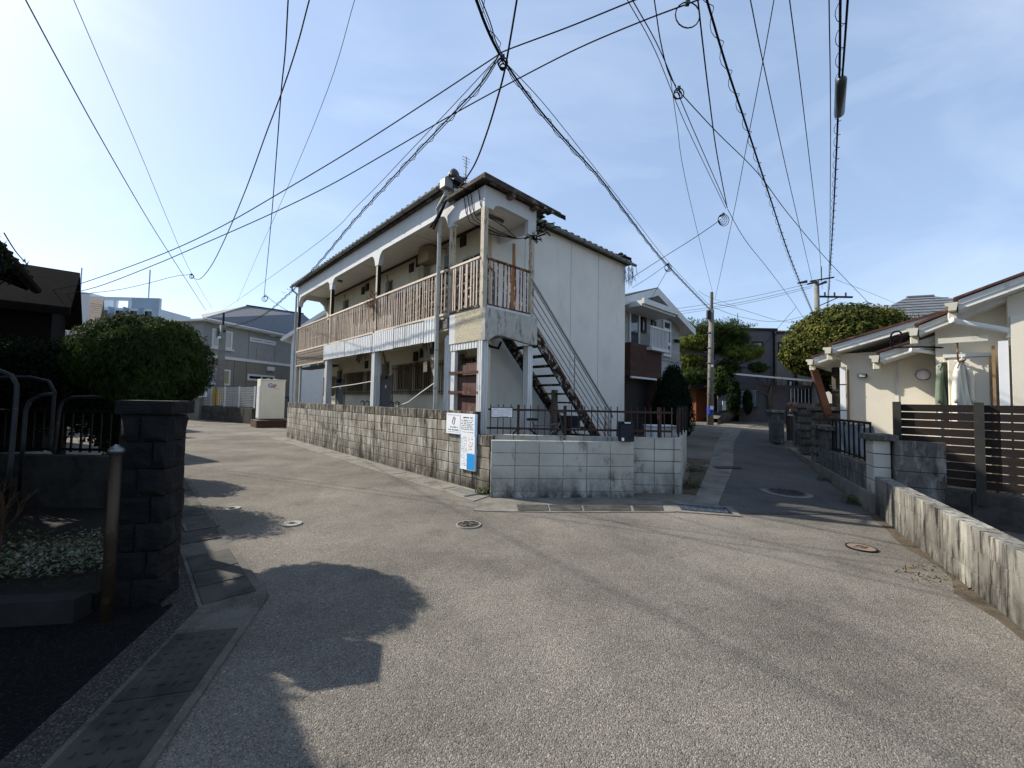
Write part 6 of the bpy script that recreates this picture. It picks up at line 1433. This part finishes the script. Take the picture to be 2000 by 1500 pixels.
for k in range(6): Bx('text_line', 'ink_pale', bs, s0+.16+(k % 2)*.1, s0+.22+(k % 2)*.1+.02*(k % 3), -.0185, -.0165, zs0+.05+k*.018, zs0+.055+k*.018)
for k in range(7): Bx('text_mark', 'ink', bs, s0+.15+k*.022, s0+.162+k*.022, -.0185, -.0165, zs0+.02, zs0+.032)
nvb = T('delivery_bag', 'navy blue insulated delivery bag hung over the grey wall', 'bag', DY(1222, 862, 6.72), R(2))
Bx('body', 'navy', nvb, -.115, .115, -.09, .06, .0, .30, .012); Bx('lid', 'navy', nvb, -.12, .12, -.095, .065, .301, .325, .01); Bx('tag', 'sign_white', nvb, -.095, -.055, -.094, -.0905, .015, .065); Bx('handle', 'sign_white', nvb, -.05, .05, -.097, -.0955, .30, .315)
MB().tube([(.03, -.094, .06), (.11, -.094, .16)], .004, 4).build('strap', 'black', nvb)
wb = T('white_water_heater', 'white metal equipment box standing behind the iron fence', 'box', DY(1292, 850, 8.1)-Vector((0, 0, .55)), R(12))
Bx('body', 'white_plastic', wb, -.27, .27, -.2, .2, 0, .72, .015); Bx('lid', 'white_plastic', wb, -.285, .285, -.215, .215, .721, .75, .01)
# bicycle under the stair
bk = T('bicycle', 'old bicycle parked under the outside stair', 'bicycle', DY(1065, 850, 8.4)-Vector((0, 0, .52)), R(25))
for x_ in (-.5, .5):
    MB().tube([(x_+.33*math.cos(t), 0, .34+.33*math.sin(t)) for t in [2*math.pi*k/24 for k in range(25)]], .018, 6).build('wheel', 'black', bk)
for a_, b_ in (((-.5, 0, .34), (-.15, 0, .3)), ((-.15, 0, .3), (-.3, 0, .8)), ((-.15, 0, .3), (.35, 0, .75)), ((-.28, 0, .72), (.35, 0, .75)), ((.5, 0, .34), (.33, 0, .95))): MB().tube([a_, b_], .015, 6).build('frame_tube', 'steel', bk)
MB().tube([(.33, -.25, .98), (.36, 0, 1.0), (.33, .25, .98)], .012, 6).build('handlebar', 'steel', bk); Bx('saddle', 'black', bk, -.42, -.2, -.07, .07, .82, .87, .02); Bx('basket', 'iron_dark', bk, .45, .75, -.15, .15, .7, .92)
# clinic signs on the long wall: root frame x along -DL (to the right), facing -DR
def wall_sign(label, x0, y0, x1, y1, name):
    a = PL(x0, y0, WE, DR); b = PL(x1, y1, WE, DR); s = T(name, label, 'sign', (a-DR*.012), math.atan2(-DL.y, -DL.x)); return s, (b-a).dot(-DL), b.z-a.z
s, w_, _ = wall_sign('white clinic sign with a tooth emblem fixed to the block wall', 876, 806, 933, 812, 'clinic_sign')
h_ = .40
Bx('board', 'sign_white', s, 0, w_, -.03, .008, -h_+.02, .0); Bx('blue_edge', 'sign_edge', s, w_-.022, w_+.003, -.033, -.0305, -h_+.02, .0); Bx('divider', 'ink_pale', s, w_*.49, w_*.495, -.033, -.0305, -h_+.04, -.02)
tx, tz = w_*.26, -.15
MB().tube([(tx+.035*math.cos(t)*(1+.25*math.sin(2*t)), -.033, tz+.055*math.sin(t)) for t in [2*math.pi*k/20 for k in range(21)]], .004, 4).build('tooth_outline', 'ink_blue', s)
MB().tube([(tx+.02+.03*math.cos(t), -.034, tz+.055+.03*math.sin(t)) for t in [-.6+k*.25 for k in range(15)]], .004, 4).build('orange_arc', 'ink_orange', s)
Bx('text_line', 'ink_blue', s, .03, w_*.45, -.033, -.0305, -.035, -.031); Bx('text_line', 'sign_edge', s, .03, w_*.45, -.033, -.0305, -.345, -.341)
rr = random.Random(2)
def marks(s, x0, x1, z, hgt, m, dens=.7):
    x = x0
    while x < x1:
        ww = rr.uniform(.008, .02)
        if rr.random() < dens: Bx('text_mark', m, s, x, x+ww*.75, -.033, -.0306, z, z+hgt*rr.uniform(.6, 1))
        x += ww
marks(s, w_*.12, w_*.40, -.265, .022, 'ink_pale', .9); marks(s, w_*.08, w_*.43, -.315, .02, 'ink', .85); marks(s, w_*.58, w_*.90, -.075, .022, 'ink', .9)
for k in range(6): marks(s, w_*.53, w_*.70, -.12-k*.032, .013, 'ink', .7); marks(s, w_*.73, w_*.93, -.12-k*.032, .013, 'ink', .7)
marks(s, w_*.53, w_*.93, -.33, .015, 'ink_pale', .5)
s, w_, _ = wall_sign('tall white clinic timetable sign with a blue panel on the block wall', 903, 847, 932, 850, 'timetable_sign')
h_ = .62
Bx('board', 'sign_white', s, 0, w_, -.03, .008, -h_, 0.); Bx('blue_panel', 'sign_blue', s, w_*.48, w_*.97, -.033, -.0305, -h_+.01, -h_*.53); Bx('blue_edge', 'sign_edge', s, w_-.008, w_+.003, -.034, -.0335, -h_, 0.); Bx('blue_edge', 'sign_edge', s, -.003, .008, -.034, -.0305, -h_, 0.)
for k in range(10): marks(s, .03, w_*.45, -.05-k*.03, .009, 'ink_pale', .6); marks(s, w_*.53, w_*.88, -.05-k*.03, .01, 'ink', .5 if k % 2 else .25)
for k in range(8): marks(s, .03, w_*.42, -h_*.58-k*.028, .009, 'ink_pale', .55)

# ================================================================ LANE: fence with netting, curb bank
lf = T('lane_fence', 'weathered pipe and net fence along the bank of the upper lane', 'fence', DY(1402, 806, 22.4), 0)
lp_ = [DY(x, y, Y)-lf.location for x, y, Y in ((1402, 806, 22.4), (1440, 799, 22.9), (1475, 795, 23.5), (1508, 791, 25))]
lt_ = [p+Vector((0, 0, .95)) for p in lp_]
for i, p in enumerate(lp_): MB().tube([p, lt_[i]], .03, 6).build('post', 'gutter_metal', lf)
MB().tube(lt_, .025, 6).build('top_rail', 'gutter_metal', lf)
for i in range(3): MB().add([lp_[i]+Vector((0, 0, .05)), lp_[i+1]+Vector((0, 0, .05)), lt_[i+1], lt_[i]], [(0, 1, 2, 3)]).build('net_panel', 'net_blue', lf)
ntc = T('fence_notice', 'small white board tied to the lane fence', 'sign', DY(1414, 792, 22.2), R(10)); Bx('board', 'sign_white', ntc, -.1, .1, -.02, 0, -.25, .25)
bank = MB(); bl_ = [GT(x, y) for x, y in ((1400, 831), (1412, 826), (1430, 820), (1475, 811), (1520, 805))]
bt_ = [DY(x, y, Y) for x, y, Y in ((1402, 818, 22.3), (1414, 808, 22.4), (1440, 800, 22.8), (1475, 796, 23.5), (1510, 792, 25))]
for a_, b_ in zip(bl_, bt_): bank.v += [tuple(a_-Vector((0, 0, .1))), tuple(b_), tuple(b_+Vector((-2, 6, .3)))]
for i in range(4): bank.f += [(3*i, 3*i+3, 3*i+4, 3*i+1), (3*i+1, 3*i+4, 3*i+5, 3*i+2)]
tag(bank.build('bank', 'block_dark'), kind='structure')

# ================================================================ UTILITY POLES
def pole(name, label, p, h_, r0, r1, lean=(0, 0)):
    t = T(name, label, 'utility pole', p, 0); MB().tube([(0, 0, 0), (lean[0]*.5, lean[1]*.5, h_*.5), (lean[0], lean[1], h_)], r0, 14, r1=r1).build('shaft', 'pole_concrete', t, smooth=True); return t
pr1 = GT(1387, 830)
P1 = pole('utility_pole', 'round concrete utility pole with a blue sticker beside the garden shed', (pr1.x, pr1.y, terr(pr1.x, pr1.y)), 6.0, .165, .125, (.08, 0))
MB().tube([(.08, 0, 6), (.09, 0, 6.95)], .09, 8).build('top_extension', 'pole_concrete', P1); MB().tube([(-.13, -.1, 5.5), (-.12, -.1, 5.95)], .11, 8).build('cable_box', 'black', P1)
MB().tube([(0, -.02, .55), (0, -.02, .95)], .169, 14).build('sticker', 'logo_blue', P1); Bx('sticker_patch', 'sign_white', P1, -.08, .08, -.195, -.19, .8, .98); Bx('tag', 'sign_white', P1, .0, .1, -.17, -.155, 3.0, 3.12)
for k in range(5): MB().tube([(0, 0, 1.6+k*.8), (0, 0, 1.63+k*.8)], .168-.006*k, 12).build('band', 'steel', P1)
for k in range(8): MB().tube([(.12*(1 if k % 2 else -1), 0, 2.0+k*.45), (.3*(1 if k % 2 else -1), 0, 2.0+k*.45)], .012, 5).build('step_bolt', 'steel', P1)
pl_ = GZ(425, 821)
P2 = pole('utility_pole', 'grey utility pole with a yellow and black striped guard at the bend', (pl_.x, pl_.y, 0), 6.1, .24, .17, (.05, 0))
MB().tube([(.05, 0, 6.1), (.05, 0, 6.9)], .06, 8).build('top_extension', 'dark_metal', P2); MB().tube([(0, 0, 0), (0, 0, .8)], .27, 14).build('base_sleeve', 'wall_grey', P2); MB().tube([(0, 0, 1.0), (0, 0, 1.95)], .255, 14).build('guard', 'black', P2)
for k in range(8): a = math.radians(-170+k*23); MB().tube([(.26*math.cos(a), .26*math.sin(a), 1.0), (.26*math.cos(a), .26*math.sin(a), 1.95)], .03, 5).build('stripe', 'yellow', P2)
MB().tube([(-.15, -.1, 5.6), (.3, -.1, 5.75)], .05, 6).build('arm', 'dark_metal', P2); MB().tube([(-.2, 0, 5.3), (-.2, 0, 5.9)], .14, 8).build('cable_box', 'insulator', P2); Bx('light', 'white_plastic', P2, -.05, .1, -.3, -.2, 5.2, 5.35)
p3 = DY(1597, 700, 25)
P3 = pole('utility_pole', 'tall utility pole with crossarms rising behind the round evergreen', (p3.x, p3.y, .6), DY(1590, 548, 25).z-.6, .2, .13)
zt3 = DY(1590, 548, 25).z-.6
MB().tube([(-.4, 0, zt3-.05), (1.0, -.1, zt3+.2)], .05, 6).build('crossarm', 'dark_metal', P3); MB().box(-.1, 2.2, -.06, .06, zt3-1.05, zt3-.95).build('crossarm', 'dark_metal', P3); MB().beam((.1, 0, zt3-1.6), (1.4, 0, zt3-1.0), .05, .05).build('brace', 'dark_metal', P3)
MB().tube([(.3, 0, zt3), (.3, 0, zt3+.9)], .03, 5).build('spike', 'dark_metal', P3)
for x_ in (-.9, -.3, .3): MB().tube([(x_-.35, -.1, zt3-.3-.1*x_), (x_+.2, -.1, zt3-.1)], [.05, .1], 6).build('insulator', 'insulator', P3)
for x_ in (.5, 1.1, 1.8): MB().tube([(x_, 0, zt3-.95), (x_, 0, zt3-.72)], .05, 6).build('insulator', 'insulator', P3)
p4 = DY(1441, 700, 42)
P4 = pole('utility_pole', 'slender distant utility pole with one crossarm above the pine', (p4.x, p4.y, 1.), DY(1441, 632, 42).z-1, .2, .14)
z4 = DY(1441, 632, 42).z-1
MB().tube([(0, 0, z4), (0, 0, z4+1.1)], .03, 5).build('spike', 'dark_metal', P4); MB().box(-1.4, 1.2, -.05, .05, z4-.35, z4-.25).build('crossarm', 'dark_metal', P4)
for x_ in (-1.3, -.7, .6, 1.1): MB().tube([(x_-.3, 0, z4-.4), (x_+.1, 0, z4-.15)], [.05, .1], 6).build('insulator', 'insulator', P4)

# ================================================================ OVERHEAD CABLES
def smooth_line(P, n=6):
    out = []; k = len(P)
    for i in range(k-1):
        p0, p1, p2, p3 = P[max(i-1, 0)], P[i], P[i+1], P[min(i+2, k-1)]
        for j in range(n):
            t = j/n; out.append(.5*((2*p1)+(p2-p0)*t+(2*p0-5*p1+4*p2-p3)*t*t+(3*p1-p0-3*p2+p3)*t*t*t))
    out.append(P[-1]); return out
def wpts(px, zs):
    """pixels to 3-D: ends on given heights, the points between in the vertical plane through the ends (sag)"""
    A = GZ(px[0][0], px[0][1], zs[0]); B = GZ(px[-1][0], px[-1][1], zs[1]); d = (B-A); h = Vector((d.x, d.y, 0))
    n = Vector((-h.y, h.x, 0)).normalized(); P = [A]; dist = abs((CAM-A).dot(n))
    for i, (x, y) in enumerate(px[1:-1]):
        if dist > .8: P.append(PL(x, y, A, n))
        else:
            zz = zs[0]+(zs[1]-zs[0])*(i+1)/(len(px)-1); P.append(GZ(x, y, zz))
    return P+[B]
def cable(label, px, zs, r_=.012, m='cable', group=None, spiral=0., sp_r=.05, name='overhead_cable', tail=None):
    P = wpts(px, zs)
    P = [P[0]+(P[0]-P[1]).normalized()*1.5]+P if px[0][1] <= 2 else P
    S_ = smooth_line(P); o0 = S_[0]; t = T(name, label, 'cable', o0, 0, group)
    r_ *= .82
    MB().tube([p-o0 for p in S_], r_, 5).build('line', m, t)
    if spiral:
        tot = 0; Q = []; ph = 0
        for i in range(len(S_)-1):
            a, b = S_[i], S_[i+1]; L_ = (b-a).length; k = max(2, int(L_/spiral*10))
            d = (b-a).normalized(); u = d.cross(Vector((0, 0, 1))).normalized(); w = u.cross(d)
            for j in range(k):
                f = j/k; ang = (tot+f*L_)/spiral*2*math.pi; Q.append(a.lerp(b, f)+u*(sp_r*math.cos(ang))+w*(sp_r*math.sin(ang)-sp_r*.6)-o0)
            tot += L_
        MB().tube(Q, .005, 3).build('spiral_hanger', m, t)
        MB().tube([p-o0-Vector((0, 0, sp_r*1.2)) for p in S_], r_*.6, 5).build('carrier', m, t)
    return t
HUB = (976, 106); hz_ = 6.0
cable('thick cable bundle coming from overhead to the junction in mid air', [(926, -12), (945, 40), (960, 75), HUB], (6.1, hz_), .022)
cable('thin looped line beside the thick overhead bundle', [(936, -12), (958, 45), (968, 80), (982, 108)], (6.2, hz_+.05), .009, spiral=.5, sp_r=.06)
cable('black cable bundle with spiral hangers running along the apartment to the bend', [(974, 108), (940, 162), (880, 227), (790, 322), (690, 432), (620, 516), (560, 577), (500, 622), (433, 642)], (hz_, 6.0), .013, spiral=.6, sp_r=.04)
cable('thin wire above the bundle along the apartment front', [(972, 112), (900, 190), (800, 296), (700, 400), (600, 490), (430, 610)], (hz_+.05, 6.6), .007, 'cable_grey')
cable('black cable bundle with spiral hangers crossing the sky to the shed pole', [(978, 108), (1035, 190), (1100, 268), (1170, 345), (1225, 418), (1285, 496), (1335, 550), (1389, 606)], (hz_, 5.9), .016, spiral=.6, sp_r=.04)
cable('thin wire beside the bundle to the shed pole', [(985, 120), (1060, 200), (1140, 300), (1230, 415), (1310, 517), (1389, 600)], (hz_+.1, 6.0), .007, 'cable_grey')
cable('service drop running down to the apartment roof corner', [(1011, -10), (996, 80), (985, 140), (972, 190), (950, 262), (925, 325), (893, 372)], (6.4, 5.85), .016)
cable('straight dark wire through the junction to the left, upper of two', [(1240, 0), (1110, 53), (990, 98), (960, 116), (840, 195), (700, 285), (560, 369), (420, 449), (300, 503), (160, 553), (103, 566)], (6.6, 4.4), .011)
cable('straight dark wire crossing below the junction, lower of two', [(1358, 2), (1250, 43), (1130, 94), (1010, 155), (880, 226), (760, 296), (640, 364), (520, 422), (400, 475), (300, 518), (190, 560), (108, 579)], (6.6, 4.3), .011)
cable('sagging twisted cable falling to a loop above the hedge', [(606, -8), (580, 90), (551, 178), (520, 260), (480, 370), (440, 465), (412, 520), (390, 545), (374, 541)], (7.0, 6.0), .012)
cable('service wire from the loop to the houses on the left', [(372, 536), (340, 540), (290, 553), (230, 566), (150, 575), (100, 580)], (6.0, 4.3), .010)
cable('twisted cable dropping to the wire loop at the apartment far end', [(563, -8), (557, 100), (549, 180), (540, 300), (528, 450), (516, 575)], (6.8, 5.9), .012)
cable('short lead from the wire loop to the apartment far end', [(517, 574), (535, 590), (560, 606), (590, 622)], (5.9, 5.2), .012)
cable('fine grey wire slanting across the sky above the bend', [(694, -5), (640, 175), (560, 370), (500, 505), (463, 590)], (8.5, 7.6), .007, 'cable_grey')
cable('dark wire slanting down the left sky to the grey house', [(46, -8), (120, 130), (200, 275), (290, 430), (350, 525), (402, 606)], (7.6, 6.4), .013, 'cable_grey')
cable('fine wire slanting down the left sky beside the dark wire', [(142, -5), (200, 130), (270, 290), (330, 435), (372, 530), (414, 602)], (8.4, 7.0), .008, 'cable_grey')
cable('fine wire from overhead to the meeting point of drops, left of two', [(1222, -6), (1280, 100), (1340, 245), (1418, 408)], (7.4, 6.9), .008)
cable('fine wire from overhead to the meeting point of drops, right of two', [(1232, -6), (1290, 100), (1345, 232), (1421, 406)], (7.5, 6.9), .010)
cable('cable sloping from the meeting point down to the far lane', [(1421, 408), (1455, 468), (1500, 525), (1545, 585), (1582, 640)], (6.9, 6.5), .010)
cable('twin lead with a white insulator fitting high over the lane', [(1277, -6), (1290, 80), (1305, 140), (1320, 168)], (7.4, 7.2), .011)
cable('fine wire falling from the lane fitting to the shed pole', [(1308, 140), (1322, 240), (1345, 380), (1391, 568)], (7.3, 7.2), .007, 'cable_grey')
cable('cable from the fitting slanting right behind the evergreen', [(1326, 178), (1400, 258), (1480, 338), (1540, 418), (1620, 512), (1705, 600)], (7.2, 6.4), .011)
cable('wavy service cable dropping to the loop above the stone clad house', [(1362, -8), (1373, 90), (1385, 190), (1400, 300), (1420, 405)], (7.2, 6.9), .014)
cable('service cable from the drop loop to the stone clad house', [(1409, 428), (1360, 462), (1300, 500), (1222, 550)], (6.8, 6.0), .012)
cable('black cable with spiral hangers descending over the lane', [(1379, -8), (1420, 130), (1460, 250), (1500, 372), (1550, 520), (1591, 618)], (6.6, 6.9), .012, spiral=.55, sp_r=.05)
cable('straight wire over the lane crossing another near the top', [(1464, -8), (1492, 130), (1540, 350), (1586, 548)], (8.6, 9.0), .012)
cable('straight wire leaning left across the lane sky', [(1513, -8), (1490, 120), (1462, 265), (1430, 430), (1397, 582)], (8.2, 7.4), .010)
cable('straight wire over the lane to the crossarm pole', [(1541, -8), (1570, 220), (1600, 480), (1606, 565)], (8.6, 9.0), .012)
cable('plumb looking wire beside the thick lane bundle', [(1619, -8), (1622, 300), (1620, 565)], (8.0, 8.4), .012)
lb = cable('thick lane cable bundle with spiral hangers', [(1641, -8), (1639, 150), (1632, 330), (1624, 480), (1615, 622)], (6.6, 7.0), .020, spiral=.5, sp_r=.05)
cable('cable joining the lane bundle at its splice closure', [(1656, -8), (1650, 80), (1645, 150)], (6.6, 6.65), .018)
a_ = GZ(1643, 152, 6.62); b_ = GZ(1639, 226, 6.64)
cl = T('splice_closure', 'black splice closure sleeve hanging on the thick lane bundle', 'cable box', a_, 0); d_ = (b_-a_)
MB().tube([d_*0, d_*.06, d_*.94, d_], [.03, .075, .075, .02], 10).build('sleeve', 'insulator', cl, smooth=True)
cable('feeder wires running level to the crossarm pole, upper of three', [(1322, 603), (1450, 583), (1590, 552)], (8.0, 9.1), .014)
cable('feeder wires running level to the crossarm pole, middle of three', [(1325, 609), (1450, 590), (1588, 558)], (7.9, 8.9), .014)
cable('feeder wires running level to the crossarm pole, lowest of three', [(1330, 613), (1460, 592), (1585, 562)], (7.8, 8.8), .012)
cable('drop wires tangling between the shed pole and the far lane, upper', [(1392, 592), (1450, 605), (1520, 626), (1572, 632)], (6.5, 6.8), .011)
cable('drop wires tangling between the shed pole and the far lane, lower', [(1392, 600), (1450, 620), (1520, 628), (1590, 612)], (6.4, 7.2), .011)
cable('loose wire looping from the far lane pole to the charcoal house', [(1555, 600), (1530, 628), (1500, 665), (1482, 690)], (7.0, 4.6), .012)
cable('fine wire from the left to the shed pole top', [(1365, 568), (1385, 580), (1440, 600)], (7.0, 7.0), .008)
cable('service wires spraying from the bundle joint to the apartment rear', [(1304, 515), (1270, 540), (1235, 562)], (5.9, 5.7), .009)
cable('service wire from the bundle joint to the stone clad house gable', [(1308, 520), (1285, 560), (1262, 600)], (5.9, 5.5), .009)
cable('fine far wire across the right sky', [(1632, 546), (1700, 572), (1790, 610)], (8.4, 8.0), .010, 'cable_grey')
cable('dark service line at the eave of the looming dark house', [(8, 455), (30, 490), (52, 515)], (4.2, 4.2), .012)
def loop(label, px, py, z, r_, n=3, name='cable_loop', m='cable', tilt=.3, rr_=.009):
    c = GZ(px, py, z); t = T(name, label, 'cable loop', c, 0)
    for k in range(n):
        q_ = r_*(1-.18*k); MB().tube([(q_*math.cos(a)*.9, .05*k, -q_+q_*math.sin(a)) for a in [2*math.pi*i/16 for i in range(17)]], rr_, 5).build('turn', m, t)
    Bx('clamp', 'insulator', t, -.025, .025, -.02, .03, -.03, .03)
loop('coil of wires at the joint above the apartment far end', 517, 578, 5.9, .13)
loop('coil of wires where the drops meet above the lane', 1413, 418, 6.85, .17, 4)
loop('coil and white insulators of the fitting high over the lane', 1326, 172, 7.2, .10, 3)
loop('coil of wires at the bundle joint before the shed pole', 1305, 516, 5.9, .12, 3)
loop('cable tangle hanging at the mid air junction', 982, 112, 6.0, .07, 3)
loop('big drooping cable loop at the top over the lane', 1343, 4, 6.6, .17, 1, rr_=.008)
loop('small cable loop on the service wire above the hedge', 374, 536, 6.0, .08, 2)
